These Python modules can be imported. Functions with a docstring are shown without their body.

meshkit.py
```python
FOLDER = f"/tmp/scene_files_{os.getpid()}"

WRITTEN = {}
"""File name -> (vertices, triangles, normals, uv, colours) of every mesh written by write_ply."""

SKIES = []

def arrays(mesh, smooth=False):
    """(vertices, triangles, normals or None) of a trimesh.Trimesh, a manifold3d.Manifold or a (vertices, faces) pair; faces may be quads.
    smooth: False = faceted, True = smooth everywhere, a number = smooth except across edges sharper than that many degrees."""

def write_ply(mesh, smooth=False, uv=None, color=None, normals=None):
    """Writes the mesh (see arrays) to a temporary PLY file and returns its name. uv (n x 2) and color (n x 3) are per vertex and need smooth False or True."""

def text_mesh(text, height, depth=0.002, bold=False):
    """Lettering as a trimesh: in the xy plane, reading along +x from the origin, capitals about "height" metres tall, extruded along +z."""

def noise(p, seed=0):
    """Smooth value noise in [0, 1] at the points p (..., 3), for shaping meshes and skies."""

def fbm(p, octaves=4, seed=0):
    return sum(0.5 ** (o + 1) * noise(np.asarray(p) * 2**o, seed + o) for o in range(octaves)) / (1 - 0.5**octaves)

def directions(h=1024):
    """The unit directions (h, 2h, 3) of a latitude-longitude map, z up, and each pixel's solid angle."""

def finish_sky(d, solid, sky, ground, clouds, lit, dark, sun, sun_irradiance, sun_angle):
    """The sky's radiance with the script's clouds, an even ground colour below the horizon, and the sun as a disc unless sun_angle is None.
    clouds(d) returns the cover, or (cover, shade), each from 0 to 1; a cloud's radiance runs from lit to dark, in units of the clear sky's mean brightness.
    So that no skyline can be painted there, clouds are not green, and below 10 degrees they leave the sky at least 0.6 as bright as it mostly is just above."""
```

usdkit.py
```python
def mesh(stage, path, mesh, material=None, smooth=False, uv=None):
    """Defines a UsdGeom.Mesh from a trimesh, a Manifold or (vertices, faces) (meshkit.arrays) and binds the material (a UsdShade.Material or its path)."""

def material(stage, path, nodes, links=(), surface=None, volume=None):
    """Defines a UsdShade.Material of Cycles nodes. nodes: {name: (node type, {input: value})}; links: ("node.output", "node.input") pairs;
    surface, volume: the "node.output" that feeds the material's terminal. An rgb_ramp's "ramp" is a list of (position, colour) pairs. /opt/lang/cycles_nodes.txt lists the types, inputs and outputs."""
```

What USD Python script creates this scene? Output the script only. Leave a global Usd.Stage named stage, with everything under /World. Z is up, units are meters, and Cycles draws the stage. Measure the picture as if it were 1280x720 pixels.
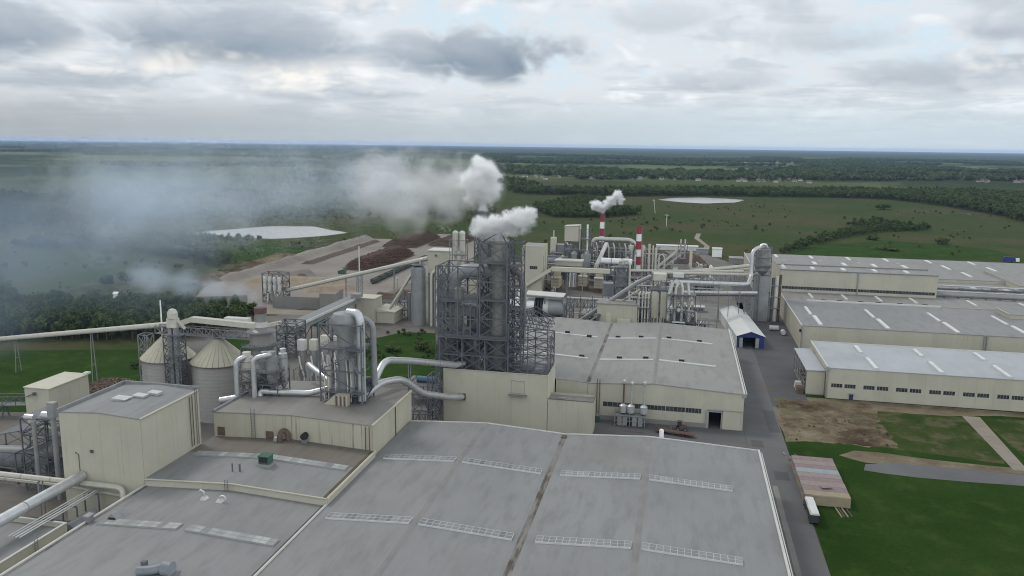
import math, random
import numpy as np
import trimesh, manifold3d, usdkit, meshkit
from pxr import Usd, UsdGeom, UsdLux, UsdShade, Gf, Vt, Sdf

stage = Usd.Stage.CreateInMemory()
UsdGeom.SetStageUpAxis(stage, UsdGeom.Tokens.z)
UsdGeom.Xform.Define(stage, '/World')
UsdGeom.Scope.Define(stage, '/World/Looks')
rnd = random.Random(7)
rng = np.random.default_rng(7)
PI = math.pi

# ---------------------------------------------------------------- camera
# world axes follow the factory grid: +y runs along the road, camera 105 m above the ground
def camera_axes(pitch=10.15, roll=0.716, yaw=-11.83):
    p, r, a = (math.radians(v) for v in (pitch, roll, -yaw))
    f = np.array([0, math.cos(p), -math.sin(p)]); R = np.array([1, 0, 0.0]); U = np.cross(R, f)
    R2, U2 = math.cos(r) * R + math.sin(r) * U, -math.sin(r) * R + math.cos(r) * U
    Z = np.array([[math.cos(a), -math.sin(a), 0], [math.sin(a), math.cos(a), 0], [0, 0, 1]])
    return Z @ R2, Z @ U2, Z @ f
cR, cU, cF = camera_axes()
cam = UsdGeom.Camera.Define(stage, '/World/camera')
cam.CreateHorizontalApertureAttr(36.0); cam.CreateVerticalApertureAttr(20.25)
cam.CreateFocalLengthAttr(28.125)
cam.CreateClippingRangeAttr(Gf.Vec2f(1.0, 90000.0))
cam.AddTransformOp().Set(Gf.Matrix4d(*cR, 0, *cU, 0, *(-cF), 0, 0, 0, 105.0, 1))
cam.CreateExposureAttr(0.0)

# ---------------------------------------------------------------- node graph helper
class G:
    """Builds a Cycles node graph: every call returns 'node.output'."""
    def __init__(s): s.nodes, s.links = {}, []
    def n(s, kind, out, **kw):
        name = 'n%d' % len(s.nodes); vals = {}
        for k, v in kw.items():
            if isinstance(v, str) and '.' in v and v.split('.')[0] in s.nodes: s.links.append((v, name + '.' + k))
            else: vals[k] = v
        s.nodes[name] = (kind, vals)
        return name + '.' + out
    def math(s, op, a, b=0.0): return s.n('math', 'value', math_type=op, value1=a, value2=b)
    def add(s, a, b): return s.math('add', a, b)
    def mul(s, a, b): return s.math('multiply', a, b)
    def pos(s): return s.n('geometry', 'position')
    def mapping(s, v, scale=(1, 1, 1), loc=(0, 0, 0)): return s.n('mapping', 'vector', mapping_type='point', vector=v, scale=scale, location=loc)
    def noise(s, v, scale, detail=4.0, rough=0.55, distortion=0.0): return s.n('noise_texture', 'fac', vector=v, scale=scale, detail=detail, roughness=rough, distortion=distortion)
    def ramp(s, f, stops): return s.n('rgb_ramp', 'color', fac=f, ramp=stops)
    def fit(s, v, a, b, c=0.0, d=1.0, kind='linear'): return s.n('map_range', 'result', range_type=kind, value=v, from_min=a, from_max=b, to_min=c, to_max=d, clamp=True)
    def mix(s, f, a, b, how='mix'): return s.n('mix', 'color', mix_type=how, fac=f, color1=a, color2=b)
    def xyz(s, v):
        a = s.n('separate_xyz', 'x', vector=v); q = a.split('.')[0]
        return q + '.x', q + '.y', q + '.z'
    def done(s, name, surface=None, volume=None): return usdkit.material(stage, '/World/Looks/' + name, s.nodes, s.links, surface=surface, volume=volume)

# ---------------------------------------------------------------- sky and sun: broken overcast, soft light from the upper left
SUN_AZ, SUN_EL = math.radians(-62), math.radians(50)     # azimuth from +y towards +x
sun_dir = np.array([math.sin(SUN_AZ) * math.cos(SUN_EL), math.cos(SUN_AZ) * math.cos(SUN_EL), math.sin(SUN_EL)])
def sky_material():
    g = G()
    d = g.n('texture_coordinate', 'generated')
    x, y, z = g.xyz(d)
    sky = g.n('sky_texture', 'color', sky_type='single_scattering', sun_disc=False, sun_elevation=SUN_EL, sun_rotation=math.atan2(sun_dir[0], sun_dir[1]))
    zz = g.math('maximum', z, 0.0)
    inv = g.math('divide', 1.0, g.add(zz, 0.10))
    plane = g.n('combine_xyz', 'vector', x=g.mul(x, inv), y=g.mul(y, inv), z=g.mul(zz, 2.5))
    az = g.math('arctan2', x, y); el = g.math('arcsine', z)
    # cloud sheet overhead, seen in perspective
    big = g.noise(plane, 0.85, 2.0, 0.5)
    mid = g.noise(g.mapping(plane, loc=(7.3, 2.1, 0)), 1.9, 4.0, 0.58, 0.35)
    # heaped clouds seen from the side near the horizon (azimuth and elevation, a little flattened)
    band = g.n('combine_xyz', 'vector', x=g.mul(az, 5.5), y=g.mul(el, 9.5), z=0.0)
    bil = g.noise(g.mapping(band, loc=(3.1, 0.4, 1.7)), 1.0, 4.0, 0.55, 0.5)
    def billow(scale, loc, detail): return g.math('absolute', g.mul(g.add(g.noise(g.mapping(band, loc=loc), scale, detail, 0.5, 0.6), -0.5), 3.2))
    lump = g.add(g.mul(billow(1.3, (2, 8, 1), 2.0), 0.6), g.mul(billow(3.4, (5, 1, 3), 2.0), 0.4))      # rounded heaps with sharp creases
    fine = g.noise(g.mapping(band, loc=(1.1, 5.4, 0.7)), 4.2, 3.0, 0.6, 0.3)
    def blob(a0, e0, ra, re, soft=1.0, wob=0.8):
        """one cloud mass around azimuth a0, elevation e0 (degrees), edge torn by noise"""
        u = g.mul(g.add(az, -math.radians(a0)), 1 / math.radians(ra)); v = g.mul(g.add(el, -math.radians(e0)), 1 / math.radians(re))
        r = g.math('sqrt', g.add(g.mul(u, u), g.mul(v, v)))
        r = g.add(r, g.mul(g.add(bil, -0.5), -2.0 * wob)); r = g.add(r, g.mul(g.add(fine, -0.5), -0.4 * wob)); r = g.add(r, g.mul(g.add(lump, -0.35), -0.8 * wob))
        return g.mul(g.fit(r, 1.15, 0.60, 0.0, soft, 'smoothstep'), g.fit(v, 0.9, -0.35, 0.22, 1.0))        # darkest along its flat base
    def union(items):
        out = None
        for args in items: out = blob(*args) if out is None else g.math('maximum', out, blob(*args))
        return out
    dark, glow = union(CLOUDS), union(GLOWS)
    puff = g.add(g.add(g.mul(bil, 0.62), g.mul(fine, 0.09)), g.mul(lump, 0.36))
    hi = g.fit(puff, 0.40, 0.62, 0.0, 1.0, 'smoothstep')            # bright heaped tops
    base = g.mix(hi, SKY_MID, SKY_LIT)
    general = g.fit(g.add(g.mul(mid, 0.55), g.mul(bil, 0.45)), 0.47, 0.60, 0.0, 0.55, 'smoothstep')
    col = g.mix(general, base, SKY_GREY)
    col = g.mix(dark, col, g.mix(g.fit(bil, 0.35, 0.70, 0, 0.8), SKY_DARK, SKY_GREY))
    col = g.mix(g.mul(glow, g.fit(puff, 0.42, 0.58)), col, SKY_GLOW)
    # thin places where blue shows
    gap = g.fit(g.add(g.mul(bil, 0.6), g.mul(fine, 0.4)), 0.45, 0.34, 0.0, 0.9, 'smoothstep')
    gap = g.mul(gap, g.fit(el, 0.05, 0.085, 0.0, 1.0))
    col = g.mix(g.mul(gap, g.fit(dark, 0.5, 0.0)), col, SKY_BLUE)
    # even grey veil towards the horizon
    veil = g.fit(el, math.radians(4.2), math.radians(0.8), 0.0, 0.90, 'smoothstep')
    col = g.mix(veil, col, g.mix(g.fit(az, math.radians(-42), math.radians(5)), SKY_VEIL_LEFT, SKY_VEIL_RIGHT))
    col = g.mix(g.fit(z, 0.0, -0.02), col, (0.85, 0.95, 0.85))      # below the horizon, behind the ground's rim
    col = g.mix(0.97, sky, col)
    bg = g.n('background_shader', 'background', color=col, strength=0.118)
    return g.done('sky_look', surface=bg)
SKY_MID, SKY_LIT, SKY_GREY, SKY_DARK = (6.5, 6.9, 7.3), (9.2, 9.4, 9.7), (4.1, 4.6, 5.2), (1.75, 2.3, 3.0)
SKY_GLOW, SKY_BLUE = (8.9, 8.6, 8.0), (5.7, 7.0, 7.9)
SKY_VEIL_LEFT, SKY_VEIL_RIGHT = (3.3, 3.6, 3.9), (5.0, 5.9, 6.5)
CLOUDS = [(-45, 6.7, 6.5, 2.7, 1.0), (-31, 6.9, 9.0, 2.4, 1.0), (-13.6, 6.3, 8.5, 2.7, 1.0), (-36, 9.6, 9, 1.6, 0.5), (-42, 3.8, 9, 1.0, 0.55), (-24, 3.4, 7, 0.7, 0.4),
          (16, 4.9, 8, 1.5, 0.55), (20, 7.4, 5, 1.8, 0.5), (2, 4.5, 6, 1.0, 0.4), (9, 7.0, 6, 1.8, 0.35), (-2, 8.6, 5, 1.5, 0.3)]
GLOWS = [(-35, 4.8, 9, 1.6, 1.0), (-25, 4.4, 8, 1.3, 1.0), (-15, 3.6, 9, 0.9, 0.9), (5, 4.9, 6, 0.8, 0.7), (18, 5.8, 5, 1.0, 0.7), (-20, 9.2, 4, 1.2, 0.6)]
dome = UsdLux.DomeLight.Define(stage, '/World/sky')
dome.CreateIntensityAttr(1.0)
UsdShade.MaterialBindingAPI.Apply(dome.GetPrim()).Bind(sky_material())
for k, v in (('kind', 'structure'), ('label', 'cloudy grey sky above the far horizon')): dome.GetPrim().SetCustomDataByKey(k, v)
sun = UsdLux.DistantLight.Define(stage, '/World/sun')
sun.CreateIntensityAttr(0.30); sun.CreateAngleAttr(14.0); sun.CreateNormalizeAttr(True); sun.CreateColorAttr(Gf.Vec3f(1.0, 0.96, 0.90))
sz = sun_dir; sx = np.cross([0, 0, 1], sz); sx /= np.linalg.norm(sx); sy = np.cross(sz, sx)
sun.AddTransformOp().Set(Gf.Matrix4d(*sx, 0, *sy, 0, *sz, 0, 0, 0, 0, 1))

# ---------------------------------------------------------------- helpers
taken = {}
def numbered(parent, name):
    k = parent + '/' + name; n = taken.get(k, 0); taken[k] = n + 1
    return k if n == 0 else '%s_%03d' % (k, n)
LOC = {}
def data(prim, label=None, cat=None, group=None, kind=None):
    for k, v in (('label', label), ('category', cat), ('group', group), ('kind', kind)):
        if v: prim.SetCustomDataByKey(k, v)
    return prim
def thing(name, label, cat, loc=(0, 0, 0), group=None, kind=None):
    path = numbered('/World', name)
    x = UsdGeom.Xform.Define(stage, path); x.AddTranslateOp().Set(Gf.Vec3d(*map(float, loc)))
    LOC[path] = np.array(loc, float)
    return data(x.GetPrim(), label, cat, group, kind)
class MB:
    """Collects shapes, in world coordinates, that become ONE mesh."""
    def __init__(s): s.v, s.f, s.k = [], [], 0
    def add(s, v, f):
        v = np.asarray(v, float); f = np.asarray(f, int)
        if f.shape[1] == 4: f = np.vstack([f[:, [0, 1, 2]], f[:, [0, 2, 3]]])
        s.v.append(v); s.f.append(f + s.k); s.k += len(v); return s
    def tm(s, m): return s.add(m.vertices, m.faces)
    def hexa(s, b, t):
        """8 corners: bottom loop b (4, counter-clockwise from above) and top loop t"""
        return s.add(list(b) + list(t), [[3, 2, 1, 0], [4, 5, 6, 7], [0, 1, 5, 4], [1, 2, 6, 5], [2, 3, 7, 6], [3, 0, 4, 7]])
    def box(s, x0, x1, y0, y1, z0, z1):
        b = [(x0, y0, z0), (x1, y0, z0), (x1, y1, z0), (x0, y1, z0)]
        return s.hexa(b, [(p[0], p[1], z1) for p in b])
    def bar(s, p, q, w, h=None):
        """square bar from p to q"""
        p, q = np.array(p, float), np.array(q, float); h = h or w; d = q - p; L = np.linalg.norm(d)
        if L < 1e-6: return s
        d /= L; a = np.cross(d, [0, 0, 1.0])
        if np.linalg.norm(a) < 1e-3: a = np.array([1.0, 0, 0])
        a /= np.linalg.norm(a); c = np.cross(a, d)
        o = [(-w/2, -h/2), (w/2, -h/2), (w/2, h/2), (-w/2, h/2)]
        return s.hexa([p + a*i + c*j for i, j in o][::-1], [q + a*i + c*j for i, j in o][::-1])
    def tube(s, pts, r, n=12, bend=None):
        """round pipe along pts; corners become elbows of radius bend"""
        P = [np.array(p, float) for p in pts]
        if bend:
            out = [P[0]]
            for i in range(1, len(P) - 1):
                a, b, c = P[i-1], P[i], P[i+1]; u = (a-b)/np.linalg.norm(a-b); w = (c-b)/np.linalg.norm(c-b)
                t = min(bend, 0.48*np.linalg.norm(a-b), 0.48*np.linalg.norm(c-b))
                for q in np.linspace(0, 1, 7): out.append((1-q)**2*(b+u*t) + 2*q*(1-q)*b + q*q*(b+w*t))
            P = out + [P[-1]]
        P = np.array(P); V = []; prev = None
        for i in range(len(P)):
            d = P[min(i+1, len(P)-1)] - P[max(i-1, 0)]; d = d/np.linalg.norm(d)
            if prev is None:
                a = np.cross(d, [0, 0, 1.0])
                if np.linalg.norm(a) < 1e-3: a = np.array([1.0, 0, 0])
            else: a = prev - d*np.dot(prev, d)
            a /= np.linalg.norm(a); prev = a; b = np.cross(d, a)
            rr = r[i] if np.ndim(r) else r
            t = np.arange(n)/n*2*PI
            V.append(P[i] + rr*(np.cos(t)[:, None]*a + np.sin(t)[:, None]*b))
        V = np.vstack(V); F = []
        for i in range(len(P)-1):
            for j in range(n): F.append([i*n+j, i*n+(j+1) % n, (i+1)*n+(j+1) % n, (i+1)*n+j])
        F = np.array(F); F = np.vstack([F[:, [0, 1, 2]], F[:, [0, 2, 3]]])
        c0, c1 = len(V), len(V)+1; V = np.vstack([V, P[0], P[-1]]); L = (len(P)-1)*n
        cap = [[c0, (j+1) % n, j] for j in range(n)] + [[c1, L+j, L+(j+1) % n] for j in range(n)]
        return s.add(V, np.vstack([F, cap]))
    def lathe(s, x, y, prof, n=24):
        """prof: (radius, z) from bottom to top"""
        t = np.arange(n)/n*2*PI; V = np.vstack([np.stack([x+r*np.cos(t), y+r*np.sin(t), np.full(n, z)], 1) for r, z in prof]); F = []
        for i in range(len(prof)-1):
            for j in range(n): F.append([i*n+j, i*n+(j+1) % n, (i+1)*n+(j+1) % n, (i+1)*n+j])
        F = np.array(F); F = np.vstack([F[:, [0, 1, 2]], F[:, [0, 2, 3]]]); k = len(V)
        V = np.vstack([V, [x, y, prof[0][1]], [x, y, prof[-1][1]]]); L = (len(prof)-1)*n
        cap = [[k, (j+1) % n, j] for j in range(n)] + [[k+1, L+j, L+(j+1) % n] for j in range(n)]
        return s.add(V, np.vstack([F, cap]))
    def cyl(s, x, y, z0, z1, r, n=16): return s.lathe(x, y, [(r, z0), (r, z1)], n)
    def prism(s, poly, z0, z1):
        m = trimesh.creation.extrude_polygon(__import__('shapely').Polygon(poly), z1 - z0, engine='earcut'); m.apply_translation([0, 0, z0]); return s.tm(m)
    def get(s): return np.vstack(s.v), np.vstack(s.f)
def put(parent, name, mb, mat, smooth=False, label=None, kind=None):
    """one Mesh prim under parent (a prim), moved into the thing's own frame"""
    pp = str(parent.GetPath()); root = '/'.join(pp.split('/')[:3])
    v, f = mb.get() if isinstance(mb, MB) else mb
    p = usdkit.mesh(stage, numbered(pp, name), (np.asarray(v) - LOC.get(root, 0), f), MAT[mat], smooth=smooth).GetPrim()
    return data(p, label, None, None, kind)
def top(name, mb, mat, label, cat=None, group=None, kind=None, smooth=False):
    v, f = mb.get() if isinstance(mb, MB) else mb
    path = numbered('/World', name)
    return data(usdkit.mesh(stage, path, (v, f), MAT[mat], smooth=smooth).GetPrim(), label, cat, group, kind)
def sheet(name, poly, z, mat, label, kind='structure'):
    """flat ground sheet with its own finely cut triangles"""
    import shapely
    v, f = trimesh.creation.triangulate_polygon(shapely.Polygon(poly), engine='earcut')
    v = np.column_stack([v, np.full(len(v), z)])
    return top(name, (v, f), mat, label, kind=kind)
def copy_of(src, loc, label, name=None, cat=None, group=None, rz=0.0, scale=None):
    was = src.GetCustomData(); path = numbered('/World', name or src.GetName())
    x = UsdGeom.Xform.Define(stage, path); p = x.GetPrim()
    p.GetReferences().AddInternalReference(src.GetPath()); p.SetInstanceable(True)
    x.ClearXformOpOrder(); x.AddTranslateOp().Set(Gf.Vec3d(*map(float, loc)))
    if rz: x.AddRotateZOp().Set(rz)
    if scale: x.AddScaleOp().Set(Gf.Vec3f(*scale))
    LOC[path] = np.array(loc, float)
    return data(p, label or was['label'], cat or was['category'], group or was.get('group'))
def instancer(name, label, cat, protos, placed, kind='stuff'):
    """protos: [[(part name, (v, f), material)]]; placed: rows x, y, z, turn, scale, proto, scale z"""
    path = numbered('/World', name); pi = UsdGeom.PointInstancer.Define(stage, path)
    for k, parts in enumerate(protos):
        q = '%s/proto_%d' % (path, k); UsdGeom.Xform.Define(stage, q); pi.CreatePrototypesRel().AddTarget(q)
        for nm, (v, f), mt in parts: usdkit.mesh(stage, q + '/' + nm, (v, f), MAT[mt])
    a = np.asarray(placed, float)
    pi.CreatePositionsAttr(Vt.Vec3fArray.FromNumpy(a[:, :3].astype(np.float32)))
    o = np.zeros((len(a), 4), np.float32); h = a[:, 3]/2
    pi.CreateOrientationsAttr(Vt.QuathArray([Gf.Quath(float(math.cos(t)), 0, 0, float(math.sin(t))) for t in h]))
    pi.CreateScalesAttr(Vt.Vec3fArray.FromNumpy(np.stack([a[:, 4], a[:, 4], a[:, 6]], 1).astype(np.float32)))
    pi.CreateProtoIndicesAttr(Vt.IntArray([int(k) for k in a[:, 5]]))
    return data(pi.GetPrim(), label, cat, None, kind)
# ---------------------------------------------------------------- materials
MAT = {}
TONE = (1.12, 1.12, 1.10)      # one common scale of the measured base colours
def tone(g, c): return g.mix(1.0, c, TONE, 'multiply')
def plain(name, col, rough=0.6, metal=0.0, var=0.12, scale=0.35, detail=5, bump=0.0, rand=0.0, spec=0.4, streak=0.0, streak_col=(0.10, 0.075, 0.05), scale3=(1, 1, 1)):
    """a real-world colour with grain, wear and (walls) streaks that run down"""
    g = G(); p = g.pos()
    n = g.noise(g.mapping(p, scale3), scale, detail, 0.6)
    lo, hi = tuple(c*(1-var) for c in col), tuple(min(1, c*(1+var)) for c in col)
    c = g.ramp(n, [(0.3, lo), (0.7, hi)])
    if rand:
        r = g.n('object_info', 'random'); c = g.mix(1.0, c, g.ramp(r, [(0, (1-rand,)*3), (1, (1+rand*0.4, 1+rand*0.4, 1+rand*0.3))]), 'multiply')
    if streak:
        s = g.noise(g.mapping(p, (1.1, 1.1, 0.035)), 1.0, 3, 0.6); m = g.noise(g.mapping(p, loc=(31, 7, 3)), 0.07, 2)
        c = g.mix(g.mul(g.mul(g.fit(s, 0.56, 0.76), g.fit(m, 0.42, 0.62)), streak), c, streak_col)
    kw = dict(base_color=tone(g, c), roughness=g.fit(n, 0.3, 0.7, rough*0.88, min(1, rough*1.1)), metallic=metal, specular_ior_level=spec)
    if bump: kw['normal'] = g.n('bump', 'normal', height=g.noise(p, scale*6, 4), strength=bump, distance=0.15)
    MAT[name] = g.done(name, surface=g.n('principled_bsdf', 'BSDF', **kw))
plain('beige_cladding', (0.338, 0.322, 0.262), 0.55, var=0.06, scale=0.12, rand=0.06, streak=0.3)
plain('beige_stained', (0.325, 0.306, 0.245), 0.6, var=0.07, scale=0.12, rand=0.07, streak=1.0)
plain('beige_far', (0.33, 0.312, 0.25), 0.6, var=0.06, scale=0.2, streak=0.3)
plain('beige_trim', (0.40, 0.38, 0.30), 0.5, var=0.06)
plain('cream_pipe', (0.40, 0.39, 0.335), 0.45, var=0.08, scale=0.6)
plain('white_trim', (0.42, 0.42, 0.40), 0.5, var=0.08)
plain('skylight_frame', (0.40, 0.405, 0.405), 0.5, var=0.12)
plain('fan_grey', (0.165, 0.18, 0.20), 0.5)
plain('pane_pale', (0.29, 0.295, 0.295), 0.3, var=0.10, scale=0.5, rand=0.45)
plain('lorry_dark', (0.028, 0.029, 0.032), 0.5)
plain('white_paint', (0.624, 0.624, 0.616), 0.45, var=0.06)
plain('steel_dark', (0.075, 0.081, 0.094), 0.55, var=0.25, scale=0.5)
plain('steel_grey', (0.151, 0.155, 0.162), 0.5, var=0.2, scale=0.5)
plain('grating', (0.108, 0.112, 0.119), 0.6, var=0.2, scale=1.2)
plain('galvanised', (0.442, 0.451, 0.459), 0.38, metal=0.75, var=0.10, scale=0.5)
plain('aluminium', (0.612, 0.620, 0.629), 0.33, metal=0.8, var=0.08, scale=0.4)
plain('dull_steel', (0.216, 0.223, 0.227), 0.5, metal=0.35, var=0.14, scale=0.25, streak=0.4)
plain('stack_steel', (0.209, 0.205, 0.194), 0.5, metal=0.3, var=0.15, scale=0.2, streak=0.6)
plain('silo_wall', (0.259, 0.256, 0.241), 0.55, metal=0.2, var=0.05, scale=0.15, scale3=(1, 1, 6), streak=0.3)
plain('silo_roof', (0.37, 0.35, 0.275), 0.5, var=0.06, rand=0.07)
plain('rust', (0.085, 0.060, 0.046), 0.85, var=0.3, scale=1.5)
plain('dark_opening', (0.012, 0.012, 0.014), 0.8, var=0.1)
plain('rubber', (0.02, 0.02, 0.022), 0.75)
plain('red_paint', (0.21, 0.028, 0.035), 0.5, var=0.12)
plain('red_brown', (0.10, 0.055, 0.052), 0.6, var=0.2)
plain('blue_paint', (0.016, 0.025, 0.112), 0.5, var=0.1)
plain('green_paint', (0.025, 0.075, 0.05), 0.5, var=0.15)
plain('green_wagon', (0.025, 0.043, 0.036), 0.6, var=0.2)
plain('tank_blue', (0.072, 0.144, 0.202), 0.5, var=0.15)
plain('tarpaulin', (0.475, 0.479, 0.475), 0.5, var=0.05, scale=0.2)
plain('tan_machine', (0.33, 0.28, 0.20), 0.6, var=0.12, scale=0.6)
plain('wood_end', (0.288, 0.216, 0.144), 0.85, var=0.25, scale=1.5, rand=0.35)
plain('bark', (0.086, 0.061, 0.047), 0.9, var=0.35, scale=0.8, rand=0.3)
plain('logs_brown', (0.097, 0.061, 0.047), 0.9, var=0.4, scale=0.6, bump=0.6, rand=0.25)
plain('wood_chips', (0.215, 0.172, 0.125), 0.95, var=0.22, scale=0.2, bump=0.5)
plain('rail_rust', (0.086, 0.065, 0.054), 0.8)
plain('plank_pink', (0.20, 0.165, 0.155), 0.7, var=0.15, scale=0.8)
plain('plank_mauve', (0.180, 0.130, 0.130), 0.7, var=0.2, scale=0.8)
plain('plank_blue', (0.20, 0.225, 0.24), 0.6, var=0.1, scale=0.8)
plain('plank_tan', (0.22, 0.19, 0.13), 0.7, var=0.12, scale=0.8)
plain('house_roof', (0.144, 0.094, 0.079), 0.7, rand=0.6)
plain('house_wall', (0.396, 0.389, 0.360), 0.7, rand=0.3)
plain('pane', (0.165, 0.170, 0.172), 0.3, var=0.10, scale=0.5, rand=0.30, spec=0.5)
plain('white_pane', (0.504, 0.511, 0.511), 0.3, var=0.05, rand=0.10)
plain('window_glass', (0.03, 0.032, 0.035), 0.12, var=0.3, scale=0.4, rand=0.4, spec=0.6)
plain('frame_grey', (0.216, 0.223, 0.223), 0.5)
plain('dirt_brown', (0.083, 0.061, 0.045), 0.95, var=0.4, scale=0.4, bump=0.4)
plain('trunk_bark', (0.065, 0.050, 0.036), 0.9, var=0.3)

def roof_look(name, col, stain=0.5, seam=True, warm=(0.125, 0.112, 0.092), sy=1.15, grime=0.7):
    """membrane roof: lap seams, ponding marks, patches of dirt"""
    g = G(); p = g.pos()
    n1 = g.noise(p, 0.035, 5, 0.6); n2 = g.noise(g.mapping(p, (1, 0.25, 1), (5, 9, 0)), 0.30, 6, 0.65); n3 = g.noise(p, 1.6, 4, 0.7)
    c = g.ramp(n1, [(0.28, tuple(v*0.80 for v in col)), (0.5, col), (0.72, tuple(v*1.12 for v in col))])
    c = g.mix(g.mul(g.fit(n2, 0.48, 0.70), grime), c, tuple(v*0.70 for v in col))
    c = g.mix(g.mul(g.fit(n3, 0.60, 0.80), 0.30), c, tuple(v*1.22 for v in col))
    big = g.noise(g.mapping(p, loc=(13, 41, 0)), 0.018, 4, 0.6)
    c = g.mix(g.mul(g.fit(big, 0.55, 0.72, 0, 1, 'smoothstep'), stain), c, warm)
    if seam:
        x, y, z = g.xyz(p)
        jit = g.mul(g.noise(g.mapping(p, (0.02, 0.02, 1)), 1.0, 2), 2.0)
        fx = g.math('fraction', g.mul(g.add(x, 1000.0), 1/2.05)); ln = g.math('less_than', fx, 0.045)
        wob = g.fit(g.noise(g.mapping(p, (0.35, 0.05, 1), (3, 3, 3)), 1.0, 3), 0.40, 0.66)
        c = g.mix(g.mul(g.mul(ln, wob), 0.5), c, tuple(v*0.62 for v in col))
    bmp = g.n('bump', 'normal', height=g.add(g.mul(n2, 0.4), g.mul(n3, 0.25)), strength=0.35, distance=0.08)
    MAT[name] = g.done(name, surface=g.n('principled_bsdf', 'BSDF', base_color=tone(g, c), roughness=g.fit(n1, 0.3, 0.7, 0.5, 0.7), normal=bmp, specular_ior_level=0.35))
roof_look('membrane', (0.182, 0.183, 0.183), 0.35)
roof_look('membrane_light', (0.205, 0.205, 0.192), 0.15)
roof_look('membrane_pale', (0.30, 0.315, 0.335), 0.0, grime=0.25)
roof_look('membrane_worn', (0.19, 0.18, 0.165), 0.75, warm=(0.13, 0.11, 0.085))
roof_look('membrane_stained', (0.125, 0.112, 0.095), 0.9, warm=(0.085, 0.066, 0.048))
roof_look('membrane_far', (0.195, 0.19, 0.18), 0.25, seam=False)

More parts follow.
